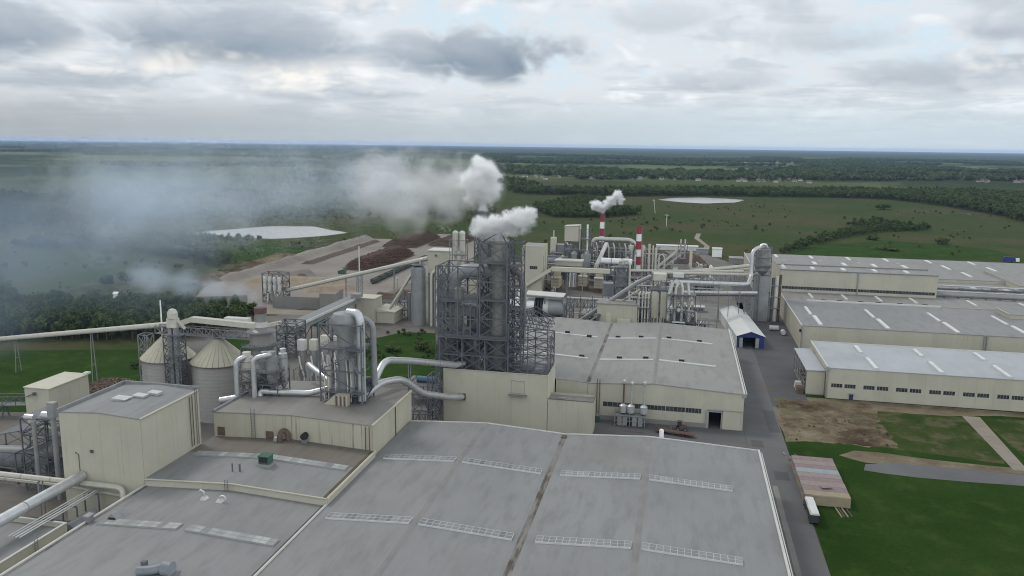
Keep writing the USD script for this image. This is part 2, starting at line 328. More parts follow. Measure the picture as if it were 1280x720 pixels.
def ground_look():
    """open country: meadow, dry grass, scrub, and farther out fields and woods"""
    g = G(); p = g.pos(); x, y, z = g.xyz(p)
    a = g.noise(p, 0.0022, 6, 0.6); b = g.noise(g.mapping(p, loc=(310, 90, 0)), 0.011, 6, 0.65); c3 = g.noise(p, 0.09, 5, 0.7); fn = g.noise(p, 0.7, 4, 0.7)
    c = g.ramp(a, [(0.30, (0.032, 0.052, 0.018)), (0.45, (0.042, 0.060, 0.021)), (0.56, (0.060, 0.062, 0.029)), (0.70, (0.050, 0.068, 0.024))])
    c = g.mix(g.mul(g.fit(b, 0.50, 0.68), 0.85), c, (0.072, 0.063, 0.036))
    c = g.mix(g.mul(g.fit(b, 0.46, 0.30), 0.8), c, (0.028, 0.058, 0.017))
    c = g.mix(g.mul(g.fit(c3, 0.52, 0.70), 0.55), c, (0.025, 0.038, 0.014))
    c = g.mix(g.mul(g.fit(c3, 0.42, 0.28), 0.45), c, (0.080, 0.085, 0.044))
    c = g.mix(g.mul(g.fit(fn, 0.5, 0.75), 0.35), c, (0.022, 0.030, 0.012))
    # far belt: woods and fields in big irregular lots
    dist = g.n('vector_math', 'value', math_type='length', vector1=p)
    far = g.fit(dist, 2000.0, 3200.0, 0, 1, 'smoothstep')
    w = g.noise(g.mapping(p, loc=(900, 2500, 0)), 0.00062, 5, 0.62, 0.4); w2 = g.noise(p, 0.006, 4, 0.6)
    wood = g.ramp(w2, [(0.3, (0.019, 0.033, 0.016)), (0.7, (0.033, 0.050, 0.021))])
    v = g.n('voronoi_texture', 'color', vector=g.mapping(p, (1, 1.6, 1)), scale=0.0016, randomness=1.0)
    vr = g.n('separate_color', 'r', color=v)
    field = g.ramp(vr, [(0.0, (0.060, 0.088, 0.032)), (0.3, (0.105, 0.125, 0.055)), (0.5, (0.045, 0.068, 0.025)), (0.7, (0.13, 0.13, 0.075)), (1.0, (0.065, 0.098, 0.032))])
    f = g.mix(g.fit(w, 0.49, 0.52), field, wood)
    deep = g.fit(dist, 6500.0, 12000.0)
    f = g.mix(g.mul(deep, 0.85), f, wood)
    c = g.mix(far, c, f)
    bmp = g.n('bump', 'normal', height=g.add(c3, g.mul(fn, 0.4)), strength=0.5, distance=0.6)
    MAT['meadow'] = g.done('meadow', surface=g.n('principled_bsdf', 'BSDF', base_color=tone(g, c), roughness=1.0, normal=bmp, specular_ior_level=0.02))
ground_look()
def turf(name, stops, s1, dirt=0.0, dirt_col=(0.13, 0.105, 0.072)):
    g = G(); p = g.pos(); a = g.noise(p, s1, 6, 0.62); f = g.noise(p, 0.9, 5, 0.75); h = g.noise(g.mapping(p, loc=(50, 20, 0)), s1*2.7, 5, 0.65)
    c = g.ramp(a, stops)
    c = g.mix(g.mul(g.fit(f, 0.48, 0.75), 0.5), c, tuple(v*0.5 for v in stops[0][1]))
    c = g.mix(g.mul(g.fit(h, 0.52, 0.70), 0.45), c, tuple(v*1.35 for v in stops[-1][1]))
    if dirt: c = g.mix(g.mul(g.fit(g.noise(g.mapping(p, loc=(9, 4, 0)), s1*1.6, 6, 0.68), 0.50, 0.60), dirt), c, dirt_col)
    bmp = g.n('bump', 'normal', height=f, strength=0.7, distance=0.3)
    MAT[name] = g.done(name, surface=g.n('principled_bsdf', 'BSDF', base_color=tone(g, c), roughness=1.0, normal=bmp, specular_ior_level=0.02))
turf('lawn', [(0.3, (0.015, 0.036, 0.006)), (0.55, (0.022, 0.047, 0.009)), (0.72, (0.036, 0.056, 0.014))], 0.035)
turf('lawn_bright', [(0.3, (0.020, 0.045, 0.010)), (0.6, (0.030, 0.058, 0.013)), (0.75, (0.046, 0.066, 0.019))], 0.04)
turf('rough_grass', [(0.3, (0.022, 0.042, 0.010)), (0.5, (0.034, 0.053, 0.014)), (0.7, (0.060, 0.062, 0.027))], 0.05, 0.45)
turf('bare_soil', [(0.3, (0.090, 0.068, 0.045)), (0.5, (0.145, 0.12, 0.085)), (0.7, (0.19, 0.165, 0.12))], 0.06, 0.0)
turf('clods', [(0.34, (0.050, 0.036, 0.025)), (0.48, (0.105, 0.080, 0.055)), (0.60, (0.175, 0.145, 0.100)), (0.72, (0.20, 0.172, 0.125))], 0.05, 0.35, (0.040, 0.052, 0.018))
turf('scrub_ground', [(0.3, (0.024, 0.040, 0.015)), (0.5, (0.044, 0.054, 0.026)), (0.7, (0.092, 0.09, 0.062))], 0.045, 0.35, (0.14, 0.13, 0.105))
def paving(name, col, s=0.02, dark=0.75, slab=0.0, tint=(0.115, 0.095, 0.075), tintf=0.4):
    g = G(); p = g.pos(); a = g.noise(p, s, 6, 0.62); b = g.noise(g.mapping(p, (0.25, 1, 1), (8, 8, 8)), 0.16, 5, 0.65); f = g.noise(p, 1.4, 4, 0.7)
    c = g.ramp(a, [(0.3, tuple(v*dark for v in col)), (0.55, col), (0.75, tuple(v*1.18 for v in col))])
    c = g.mix(g.mul(g.fit(b, 0.55, 0.72), 0.45), c, tuple(v*0.62 for v in col))
    c = g.mix(g.mul(g.fit(g.noise(g.mapping(p, loc=(70, 5, 0)), s*1.7, 5, 0.6), 0.54, 0.70), tintf), c, tint)
    c = g.mix(g.mul(g.fit(f, 0.55, 0.8), 0.25), c, tuple(v*1.25 for v in col))
    if slab:
        x, y, z = g.xyz(p)
        l = g.math('maximum', g.math('less_than', g.math('fraction', g.mul(g.add(x, 3000.0), 1/slab)), 0.02), g.math('less_than', g.math('fraction', g.mul(g.add(y, 3000.0), 1/slab)), 0.02))
        c = g.mix(g.mul(l, 0.4), c, tuple(v*0.5 for v in col))
    MAT[name] = g.done(name, surface=g.n('principled_bsdf', 'BSDF', base_color=tone(g, c), roughness=0.85, specular_ior_level=0.25))
paving('asphalt', (0.105, 0.105, 0.108), 0.03, 0.8)
paving('asphalt_dark', (0.075, 0.075, 0.08), 0.03, 0.8)
paving('concrete', (0.19, 0.185, 0.172), 0.02, 0.72, slab=6.0)
paving('plant_yard', (0.135, 0.125, 0.113), 0.025, 0.65, tintf=0.6)
paving('log_yard_paving', (0.195, 0.175, 0.155), 0.012, 0.8, tintf=0.5)
paving('gravel', (0.19, 0.178, 0.155), 0.05, 0.8)
paving('sand', (0.215, 0.19, 0.15), 0.06, 0.8)
def pond_look(name, col, rough):
    g = G(); p = g.pos()
    b = g.n('bump', 'normal', height=g.noise(g.mapping(p, (0.4, 1, 1)), 0.25, 4, 0.6), strength=0.12, distance=0.15)
    MAT[name] = g.done(name, surface=g.n('principled_bsdf', 'BSDF', base_color=col, roughness=rough, normal=b, specular_ior_level=0.5, ior=1.33))
pond_look('pond_water', (0.30, 0.30, 0.29), 0.25)      # shallow, silty water
pond_look('ditch_water', (0.14, 0.137, 0.128), 0.6)
def foliage(name, dark, light):
    g = G(); p = g.pos(); r = g.n('object_info', 'random')
    n = g.noise(p, 0.25, 4, 0.7)
    c = tone(g, g.ramp(g.add(g.mul(n, 0.75), g.mul(r, 0.30)), [(0.30, dark), (0.80, light)]))
    d = g.n('principled_bsdf', 'BSDF', base_color=c, roughness=0.75, specular_ior_level=0.2)
    t = g.n('translucent_bsdf', 'BSDF', color=g.mix(1.0, c, (1.2, 1.3, 0.6), 'multiply'))
    MAT[name] = g.done(name, surface=g.n('mix_closure', 'closure', fac=0.22, closure1=d, closure2=t))
foliage('leaf_dark', (0.034, 0.054, 0.024), (0.070, 0.096, 0.036))
foliage('leaf_far', (0.040, 0.060, 0.032), (0.066, 0.090, 0.044))
foliage('leaf_mid', (0.046, 0.070, 0.025), (0.090, 0.118, 0.043))
foliage('leaf_light', (0.044, 0.068, 0.024), (0.09, 0.115, 0.046))
foliage('leaf_conifer', (0.020, 0.036, 0.019), (0.042, 0.062, 0.028))
# ---------------------------------------------------------------- ground, paving, water
def polar_ground():
    r = np.concatenate([[0], np.geomspace(20, 45000, 90)]); n = 160
    t = np.arange(n)/n*2*PI
    V = np.array([(a*math.cos(q), a*math.sin(q), 0.0) for a in r[1:] for q in t]); V = np.vstack([V, [[0, 0, 0]]])
    F = []
    for i in range(len(r)-2):
        for j in range(n): k = (j+1) % n; F += [[i*n+j, (i+1)*n+j, (i+1)*n+k], [i*n+j, (i+1)*n+k, i*n+k]]
    F += [[len(V)-1, j, (j+1) % n] for j in range(n)]
    return V, np.array(F)
top('ground', polar_ground(), 'meadow', 'wide green and brown meadow land reaching to the flat horizon', kind='structure')
def ragged(poly, amp=1.0, step=4.0, seed=1):
    """polygon with an uneven natural outline"""
    out = []; P = [np.array(p, float) for p in poly]
    for i in range(len(P)):
        a, b = P[i], P[(i+1) % len(P)]; L = np.linalg.norm(b-a); n = max(1, int(L/step)); nr = np.array([-(b-a)[1], (b-a)[0]])/max(L, 1e-6)
        for k in range(n):
            q = a + (b-a)*k/n
            out.append(q + nr*amp*2*(meshkit.fbm(np.array([[q[0]/(step*3), q[1]/(step*3), seed]]), 3, seed)[0]-0.5))
    return out
sheet('plant_yard', ragged([(-330, 30), (27, 30), (27, 300), (40, 300), (60, 420), (62, 720), (20, 830), (-30, 830), (-120, 700), (-205, 720), (-215, 520), (-240, 440), (-285, 420), (-250, 330), (-300, 300), (-330, 200)], 0.8, 6), 0.02, 'plant_yard', 'worn grey paving between the factory buildings')
sheet('concrete_apron', [(-58, 470), (44, 470), (44, 560), (-60, 560)], 0.03, 'concrete', 'pale concrete apron behind the second hall')
sheet('side_yard', [(40.5, 360), (66, 360), (66, 640), (40.5, 640)], 0.03, 'asphalt_dark', 'dark asphalt yard beside the white tent hall')
sheet('east_road_forecourt', [(40.6, 332), (56.5, 332), (56.5, 380), (40.6, 380)], 0.035, 'asphalt_dark', 'dark asphalt forecourt beside the loading canopy')
sheet('road', [(27.3, 20), (41, 20), (41, 420), (36, 470), (27.3, 470)], 0.04, 'asphalt', 'grey asphalt road along the front hall')
for k, (x0, x1, y0, y1) in enumerate(((28.2, 31.5, 205, 219), (34, 38.6, 255, 262), (29, 33, 283, 290), (31, 40.4, 176, 180), (36.4, 40.6, 300, 326), (28, 30.2, 330, 372), (32.5, 34, 190, 250))):
    sheet('road_patch', ragged([(x0, y0), (x1, y0), (x1, y1), (x0, y1)], .25, 2, 20+k), .046+.004*(k % 3), ('asphalt_dark', 'concrete')[k % 3 == 0], ['dark repair patch on the road by the parked lorry', 'repair patch on the road beside the sheet stack', 'dark patch at the mouth of the forecourt', 'pale patch across the near road', 'dark patch on the road edge by the soil', 'dark strip on the road beside the second hall', 'narrow pale worn strip along the road'][k])
sheet('pit_paving', [(-176, 160.2), (-138.2, 160.2), (-138.2, 178.6), (-176, 178.6)], 0.04, 'asphalt_dark', 'dark paved pit between the plain block and the low annex')
sheet('hall_forecourt', [(-46, 243), (27.2, 243), (27.2, 300), (-46, 300)], 0.04, 'asphalt', 'asphalt forecourt between the two long halls')
sheet('log_yard', ragged([(-345, 540), (-341, 836), (-300, 842), (-285, 905), (-205, 910), (-190, 720), (-205, 500), (-240, 455), (-300, 440), (-330, 500)], 1.5, 10), 0.03, 'log_yard_paving', 'pale timber yard where logs are piled')
sheet('east_ground', ragged([(41, 40), (330, 40), (330, 400), (41, 400)], 0.5, 8), 0.012, 'lawn', 'deep green lawn on the right of the road')
sheet('bare_soil', ragged([(41.4, 291), (58, 296), (70, 292), (80, 300), (79, 330), (130, 342), (330, 342), (330, 349), (45, 349), (41.4, 320)], 1.2, 5, 4), 0.022, 'bare_soil', 'bare brown soil churned beside the pale building')
sheet('rough_grass', ragged([(73, 294), (112, 287), (116, 300), (114.5, 337), (83, 336), (78, 322), (76, 304)], 1.3, 4, 9), 0.03, 'rough_grass', 'rough grass plot in front of the pale roofed building')
sheet('rough_grass', ragged([(121, 290), (330, 290), (330, 338), (121, 338)], 0.8, 5, 3), 0.03, 'rough_grass', 'rough grass plot to the right of the sandy path')
sheet('gravel_track', ragged([(58, 282), (64, 288), (76, 288), (95, 285), (113, 284.4), (330, 286), (330, 278.6), (80, 278.4), (66, 277)], 0.9, 4, 5), 0.034, 'bare_soil', 'sandy strip along the grey side road')
sheet('side_road', ragged([(63.5, 270), (65, 276), (72, 279), (330, 278.8), (330, 268), (110, 268.4), (80, 267.6), (70, 268.4)], 0.9, 4, 6), 0.038, 'asphalt', 'flat grey side road along the lawn on the right')
sheet('footpath', [(113, 282), (117.6, 282), (121, 338.5), (114.4, 338.5)], 0.044, 'sand', 'pale sandy path leading to the pale roofed building')
sheet('dirt_track', ragged([(24, 832), (28, 832), (32, 880), (22, 960), (26, 1010), (20, 1010), (17, 955), (27, 885)], 0.8, 8), 0.03, 'sand', 'sandy track winding into the meadow behind the bark pile')
def pond(name, pts, mat, label):
    sheet('pond_bank', ragged([(p[0]*1.0 + 0.035*(p[0]-np.mean([q[0] for q in pts])), p[1] + 0.05*(p[1]-np.mean([q[1] for q in pts]))) for p in pts], 3, 10, 8), 0.03, 'scrub_ground', 'muddy bank round the ' + label)
    sheet(name, ragged(pts, 4, 12, 5), 0.05, mat, label)
pond('pond', [(-552, 832), (-520, 900), (-503, 925), (-455, 938), (-415, 905), (-386, 884), (-398, 848), (-420, 815), (-440, 802), (-480, 806), (-520, 812)], 'pond_water', 'bright shallow pond beyond the timber yard on the left')
pond('pond', [(-47, 1635), (-20, 1705), (38, 1748), (90, 1728), (126, 1698), (100, 1610), (42, 1565), (0, 1580)], 'pond_water', 'bright narrow pond in the meadow before the dark wood')
sheet('left_lawn', ragged([(-330, 235), (-205, 262), (-200, 300), (-230, 345), (-262, 350), (-330, 330), (-420, 320), (-420, 240)], 2, 8), 0.03, 'lawn_bright', 'bright green grass on the left behind the silos')
sheet('left_gravel', ragged([(-330, 236), (-330, 262), (-285, 268), (-262, 258), (-255, 240), (-280, 232)], 1.5, 6), 0.036, 'gravel', 'grey gravel turning place on the far left')
sheet('middle_lawn', ragged([(-165, 345), (-140, 330), (-88, 330), (-90, 390), (-122, 392), (-132, 421), (-150, 418), (-166, 392)], 1.5, 5), 0.03, 'lawn_bright', 'green lawn between the process towers')
sheet('middle_lawn', ragged([(-236, 358), (-205, 352), (-205, 372), (-238, 386)], 1, 5), 0.03, 'lawn_bright', 'green strip of grass behind the exhaust stack')
sheet('scrub_bank', ragged([(-420, 470), (-345, 470), (-330, 560), (-345, 640), (-420, 690), (-470, 620), (-440, 540)], 6, 12), 0.02, 'scrub_ground', 'pale weedy waste ground left of the timber yard')
sheet('scrub_bank', ragged([(-380, 690), (-350, 680), (-350, 800), (-380, 830), (-410, 760)], 5, 12), 0.02, 'scrub_ground', 'stony scrub between the pond and the timber yard')
sheet('scrub_bank', ragged([(405, 1560), (480, 1500), (520, 1420), (470, 1440), (400, 1500)], 10, 20), 0.02, 'scrub_ground', 'pale weedy patch before the wood on the right')
sheet('green_field', ragged([(-460, 690), (-390, 640), (-352, 650), (-352, 720), (-420, 770)], 6, 12), 0.024, 'lawn_bright', 'bright green field by the pond')
sheet('green_field', ragged([(95, 830), (330, 850), (330, 950), (240, 1010), (150, 925)], 8, 14), 0.018, 'lawn_bright', 'bright green meadow behind the hall roofs on the right')

# ---------------------------------------------------------------- uneven ground made as height fields
def heap(x0, x1, y0, y1, hfn, step):
    nx, ny = max(3, int((x1-x0)/step)+1), max(3, int((y1-y0)/step)+1)
    X, Y = np.meshgrid(np.linspace(x0, x1, nx), np.linspace(y0, y1, ny)); Z = hfn(X, Y)
    V = np.stack([X.ravel(), Y.ravel(), Z.ravel()], 1); F = []
    for j in range(ny-1):
        for i in range(nx-1): a = j*nx+i; F += [[a, a+1, a+nx+1], [a, a+nx+1, a+nx]]
    F = np.array(F); F = F[V[:, 2][F].max(1) > 0.0]; u, inv = np.unique(F, return_inverse=True)
    return V[u], inv.reshape(F.shape)
def nz(X, Y, s, seed=0, o=5): return meshkit.fbm(np.stack([X*s, Y*s, np.full_like(X, seed*1.7)], -1), o, seed)
def soil(X, Y):
    e = np.clip(np.minimum.reduce([(X-42)/4, (82-X)/8, (Y-293)/6, (346-Y)/6]), 0, 1)
    return e*(1.9*np.abs(nz(X, Y, 0.16, 3)-0.5)*2 + 1.2*nz(X, Y, 0.05, 5, 3) - 0.45) - 0.06
top('soil_heaps', heap(41, 84, 291, 347, soil, 0.6), 'clods', 'churned heaps of brown soil between road and lawn', kind='structure', smooth=True)
def ridge(ax, ay, bx, by, w, h, seed, rough=0.5, s=0.12):
    d = np.array([bx-ax, by-ay], float); L = np.linalg.norm(d); d /= L
    def f(X, Y):
        t = (X-ax)*d[0] + (Y-ay)*d[1]; q = (X-ax)*-d[1] + (Y-ay)*d[0]
        e = np.clip(np.minimum.reduce([t/w*1.6, (L-t)/w*1.6, 1.15-np.abs(q)/w]), 0, 1)
        e = e*e*(3-2*e)
        return h*e*(1-rough + 2*rough*nz(X, Y, s, seed)) - 0.05
    return f
def ridge_mesh(ax, ay, bx, by, w, h, seed, step=1.5, rough=0.5, s=0.12):
    m = w*1.3; return heap(min(ax, bx)-m, max(ax, bx)+m, min(ay, by)-m, max(ay, by)+m, ridge(ax, ay, bx, by, w, h, seed, rough, s), step)
top('earth_berm', ridge_mesh(-338, 545, -342, 838, 9, 4, 3, 2.5), 'log_yard_paving', 'long pale earth bank along the left edge of the timber yard', kind='structure', smooth=True)
top('earth_berm', ridge_mesh(-318, 640, -322, 815, 5, 2.4, 8, 2.0), 'dirt_brown', 'low dark earth bank inside the timber yard', kind='structure', smooth=True)
top('rubble_bank', ridge_mesh(-352, 520, -360, 690, 12, 3.5, 5, 2.0, 0.9, 0.2), 'clods', 'rough brown bank of rubble outside the timber yard', kind='structure', smooth=True)
top('rubble_bank', ridge_mesh(-420, 455, -350, 540, 15, 3.5, 15, 2.0, 0.9, 0.2), 'scrub_ground', 'weedy grey bank of rubble beyond the dark wood', kind='structure', smooth=True)
top('chip_heap', ridge_mesh(-320, 545, -246, 560, 15, 4.2, 21, 1.5, 0.5, 0.08), 'wood_chips', 'long orange heap of wood chips behind the filter tower', 'wood chips', smooth=True)
top('chip_heap', ridge_mesh(-262, 522, -228, 540, 10, 3.2, 23, 1.5, 0.5, 0.1), 'wood_chips', 'smaller orange heap of wood chips behind the grey wall', 'wood chips', smooth=True)
top('chip_heap', ridge_mesh(-318, 572, -285, 590, 10, 5.5, 24, 1.5, 0.5, 0.1), 'log_yard_paving', 'pale heap of shavings at the foot of the earth bank', 'wood chips', smooth=True)
top('bark_mound', ridge_mesh(-297, 576, -288, 582, 6, 3.0, 27, 1.0), 'rust', 'small dark red brown mound in the timber yard', 'bark mound', smooth=True)
for k, (a, b_, c, d, w, h, lab) in enumerate([(-28, 700, -6, 715, 20, 17, 'tall dark brown bark pile behind the red and white chimney'), (2, 700, 20, 716, 19, 15, 'reddish brown bark pile sloping down to the paving'), (-40, 742, -18, 760, 14, 11, 'dark bark pile at the back between chimney and shed')]):
    top('bark_pile', ridge_mesh(a, b_, c, d, w, h, 31+k, 1.6, 0.35, 0.07), ('dirt_brown', 'logs_brown', 'dirt_brown')[k], lab, 'bark pile', smooth=True)

# ---------------------------------------------------------------- trees
def leaf_crown(r, h, z0, n, seed, size, shape='round'):
    """many leaf clumps spread through a crown of uneven lobes"""
    q = np.random.default_rng(seed); lobes = []
    for _ in range(9):
        a = q.uniform(0, 2*PI); t = q.uniform(0.1, 1); rr = r*(0.25 + 0.45*q.random())
        if shape == 'cone': lobes.append((math.cos(a)*r*0.3*(1-t), math.sin(a)*r*0.3*(1-t), z0+h*t*0.85, r*(1.05-t)*0.75, h*0.16))
        else: lobes.append((math.cos(a)*r*0.55*math.sin(t*PI*0.8+0.3), math.sin(a)*r*0.55*math.sin(t*PI*0.8+0.3), z0+h*(0.2+0.6*t), rr, rr*h/(2.2*r)))
    V, F = [], []
    for i in range(n):
        L = lobes[q.integers(len(lobes))]; d = q.normal(size=3); d /= np.linalg.norm(d); k = q.random()**0.35
        c = np.array([L[0]+d[0]*L[3]*k, L[1]+d[1]*L[3]*k, max(z0*0.6, L[2]+d[2]*L[4]*k)])
        nrm = d + q.normal(size=3)*0.6 + [0, 0, 0.35]; nrm = nrm/np.linalg.norm(nrm); a = np.cross(nrm, q.normal(size=3)); a /= np.linalg.norm(a); b = np.cross(nrm, a); s = size*(0.6+0.8*q.random())
        b0 = len(V); V += [c+a*s, c+b*s*0.7, c-a*s, c-b*s*0.7]; F += [[b0, b0+1, b0+2], [b0, b0+2, b0+3]]
    return np.array(V), np.array(F)
def trunk_mesh(r, h, seed):
    q = np.random.default_rng(seed); m = MB(); m.tube([(0, 0, -0.3), (q.uniform(-.1, .1), q.uniform(-.1, .1), h*0.5), (q.uniform(-.3, .3), q.uniform(-.3, .3), h)], np.array([r, r*0.75, r*0.25]), 6)
    for _ in range(4):
        a = q.uniform(0, 2*PI); z = h*q.uniform(0.4, 0.75); m.tube([(0, 0, z), (math.cos(a)*h*0.22, math.sin(a)*h*0.22, z+h*0.18)], np.array([r*0.4, r*0.12]), 5)
    return m.get()
def forest(name, label, poly, spacing, kinds, seed, smin=0.8, smax=1.25, cat='wood', thin=0.0, patch=6):
    import shapely
    q = np.random.default_rng(seed); P = shapely.Polygon(poly); x0, y0, x1, y1 = P.bounds; nx, ny = int((x1-x0)/spacing)+1, int((y1-y0)/spacing)+1
    gx, gy = np.meshgrid(np.arange(nx), np.arange(ny)); pts = np.stack([x0+gx.ravel()*spacing, y0+gy.ravel()*spacing], 1) + q.uniform(-0.5, 0.5, (nx*ny, 2))*spacing
    ok = shapely.contains_xy(P, pts[:, 0], pts[:, 1]); pts = pts[ok]
    if thin: pts = pts[meshkit.fbm(np.column_stack([pts/(spacing*patch), np.zeros(len(pts))]), 3, seed) > thin]
    s = q.uniform(smin, smax, len(pts))
    rows = np.column_stack([pts, np.zeros(len(pts)), q.uniform(0, 2*PI, len(pts)), s, q.choice(len(kinds), len(pts)), s*q.uniform(0.85, 1.2, len(pts))])
    return instancer(name, label, cat, kinds, rows)
def tree_kind(r, h, n, seed, mat, size, shape='round', z0=None):
    z0 = h*0.22 if z0 is None else z0
    return [('trunk', trunk_mesh(0.22*r/3+0.1, h*0.75, seed), 'trunk_bark'), ('crown', leaf_crown(r, h-z0, z0, n, seed, size, shape), mat)]
near_kinds = [tree_kind(3.4, 11, 420, 1, 'leaf_dark', 0.62), tree_kind(3.0, 9, 380, 2, 'leaf_mid', 0.58), tree_kind(3.8, 12.5, 460, 3, 'leaf_dark', 0.66), tree_kind(3.1, 10, 400, 4, 'leaf_mid', 0.6), tree_kind(3.2, 8, 360, 5, 'leaf_light', 0.55)]
mid_kinds = [tree_kind(5.2, 13, 190, 11, 'leaf_dark', 1.35), tree_kind(4.2, 13, 140, 12, 'leaf_mid', 1.25), tree_kind(4.4, 12, 150, 13, 'leaf_mid', 1.3), tree_kind(5.6, 13.5, 200, 14, 'leaf_dark', 1.4)]
far_kinds = [tree_kind(17, 15, 70, 21, 'leaf_far', 6.5, z0=2), tree_kind(19, 14, 70, 22, 'leaf_far', 6.5, z0=2), tree_kind(16, 16, 70, 23, 'leaf_dark', 6.0, z0=2)]
bush_kinds = [tree_kind(1.6, 2.6, 160, 31, 'leaf_light', 0.42, z0=0.3), tree_kind(1.9, 3.2, 170, 32, 'leaf_mid', 0.45, z0=0.3), tree_kind(1.3, 1.9, 140, 33, 'leaf_light', 0.38, z0=0.2)]
forest('dense_wood', 'dense dark wood behind the conveyor and silos on the left', [(-700, 300), (-420, 322), (-340, 350), (-262, 368), (-240, 392), (-246, 428), (-330, 440), (-390, 410), (-470, 470), (-600, 600), (-760, 640), (-900, 560)], 5.0, near_kinds, 3)
forest('dense_wood', 'dark belt of trees on the near side of the left pond', [(-560, 740), (-500, 748), (-440, 778), (-440, 790), (-500, 788), (-580, 790)], 7, mid_kinds, 4, 0.35, 0.55)
forest('dense_wood', 'dark row of trees across the field left of the timber yard', [(-640, 660), (-520, 668), (-440, 640), (-384, 606), (-380, 628), (-440, 690), (-540, 720), (-650, 730)], 7, mid_kinds, 5, 0.5, 0.85)
forest('dense_wood', 'smoky dark woods on the far left', [(-1400, 700), (-700, 720), (-620, 800), (-700, 1050), (-1500, 1400), (-1900, 1000)], 13, mid_kinds, 6, 0.7, 1.2, thin=0.42)
forest('dense_wood', 'scattered trees and thickets beyond the left pond', [(-900, 900), (-600, 900), (-420, 960), (-260, 1100), (-330, 1500), (-700, 1600), (-1300, 1500)], 15, mid_kinds, 7, 0.4, 0.9, thin=0.53)
forest('dense_wood', 'dark triangle of trees in the meadow behind the chimneys', [(-185, 1165), (-110, 1185), (-60, 1270), (-95, 1330), (-130, 1500), (-205, 1590), (-222, 1450), (-240, 1300)], 6.5, mid_kinds, 8, 0.6, 1.0)
forest('dense_wood', 'long dark wood crossing the meadow behind the right pond', [(-330, 1690), (-100, 1722), (60, 1800), (330, 1850), (430, 1840), (480, 1690), (505, 1500), (500, 1345), (560, 1240), (900, 1500), (1050, 1900), (700, 2180), (350, 2080), (60, 2000), (-150, 1860), (-400, 1800)], 9.5, mid_kinds, 9, 0.8, 1.3)
forest('dense_wood', 'low dark trees left of the plume in the middle distance', [(-900, 1750), (-420, 1800), (-350, 2050), (-520, 2500), (-1200, 2400)], 20, mid_kinds, 10, 0.7, 1.1, thin=0.42)
forest('dense_wood', 'straight dark line of trees running up the meadow on the right', [(97, 828), (104, 832), (146, 925), (210, 1040), (262, 1110), (310, 1140), (316, 1165), (250, 1150), (196, 1075), (135, 950)], 6, mid_kinds, 11, 0.35, 0.6, cat='tree line')
forest('dense_wood', 'dark end of the tree line below the right wood', [(225, 1180), (262, 1110), (322, 1140), (330, 1185), (280, 1250)], 8, mid_kinds, 12, 0.45, 0.75, cat='tree line')
forest('village_trees', 'trees between the small houses in the middle distance', [(-300, 2560), (-100, 2540), (200, 2580), (420, 2700), (430, 3000), (100, 3050), (-330, 2950)], 24, mid_kinds, 13, 0.4, 0.75, thin=0.52)
forest('far_woods', 'far woods in dark bands towards the horizon', [(-5200, 2600), (-600, 2400), (600, 2900), (1500, 3300), (3200, 4200), (4200, 8500), (-3000, 9500), (-9000, 8500)], 50, far_kinds, 14, 0.8, 1.3, thin=0.595, patch=17)
forest('far_woods', 'far woods on the right edge of the plain', [(900, 1500), (2200, 2300), (3200, 4200), (1500, 3300), (1150, 2400)], 30, far_kinds, 15, 0.6, 1.0, thin=0.56, patch=12)
q_ = np.random.default_rng(5); rows = []
for _ in range(380):
    x, y = q_.uniform(-220, 480), q_.uniform(850, 1620); x += (y-1100)*0.05
    if meshkit.fbm(np.array([[x/120, y/120, 0]]), 3, 4)[0] < 0.54: continue
    s = q_.uniform(0.7, 1.6); rows.append((x, y, 0, q_.uniform(0, 6), s, q_.integers(3), s))
for _ in range(900):
    x, y = q_.uniform(-640, -230), q_.uniform(470, 1300)
    if x > -348 and y < 905: continue
    if (-560 < x < -380) and (795 < y < 945): continue
    if meshkit.fbm(np.array([[x/70, y/70, 3]]), 3, 9)[0] < 0.5: continue
    s = q_.uniform(0.5, 1.7); rows.append((x, y, 0, q_.uniform(0, 6), s, q_.integers(3), s))
instancer('meadow_shrubs', 'small shrubs scattered over the meadow', 'shrubs', bush_kinds, rows)
rows = []
for _ in range(160):
    x, y = q_.uniform(-166, -95), q_.uniform(345, 420)
    if meshkit.fbm(np.array([[x/16, y/16, 3]]), 2, 5)[0] < 0.5: continue
    s = q_.uniform(0.5, 1.1); rows.append((x, y, 0, q_.uniform(0, 6), s, q_.integers(3), s))
for _ in range(60):
    x, y = q_.uniform(41.6, 86), q_.uniform(288, 346)
    if meshkit.fbm(np.array([[x/9, y/9, 7]]), 2, 5)[0] < 0.56: continue
    s = q_.uniform(0.15, 0.4); rows.append((x, y, 0.2, q_.uniform(0, 6), s, q_.integers(3), s))
instancer('weeds', 'weeds and low bushes on the lawn and soil', 'weeds', bush_kinds, rows)
# single trees and bushes one can point at
def bush(name, label, cat, x, y, r, h, n, mat, size, seed, group=None):
    t = thing(name, label, cat, (x, y, 0), group)
    def sh(vf): return vf[0] + np.array([x, y, 0]), vf[1]
    put(t, 'trunk', sh(trunk_mesh(0.07*r+0.08, h*0.7, seed)), 'trunk_bark'); put(t, 'crown', sh(leaf_crown(r, h*0.92, h*0.06, n, seed, size)), mat)
    return t
bush('round_tree', 'left one of two round dark trees alone in the left field', 'tree', -405, 500, 5.2, 9, 600, 'leaf_dark', 0.85, 61)
bush('round_tree', 'right one of two round dark trees alone in the left field', 'tree', -392.5, 503.5, 5.6, 11, 650, 'leaf_dark', 0.9, 62)
bush('round_bush', 'low dark bush clump in the meadow above the hall roofs', 'bush', 222, 1005, 9, 6, 500, 'leaf_dark', 1.2, 63)
bush('round_bush', 'tall round bush right of the low bush clump in the meadow', 'bush', 292, 985, 8.5, 8.5, 500, 'leaf_mid', 1.2, 64)
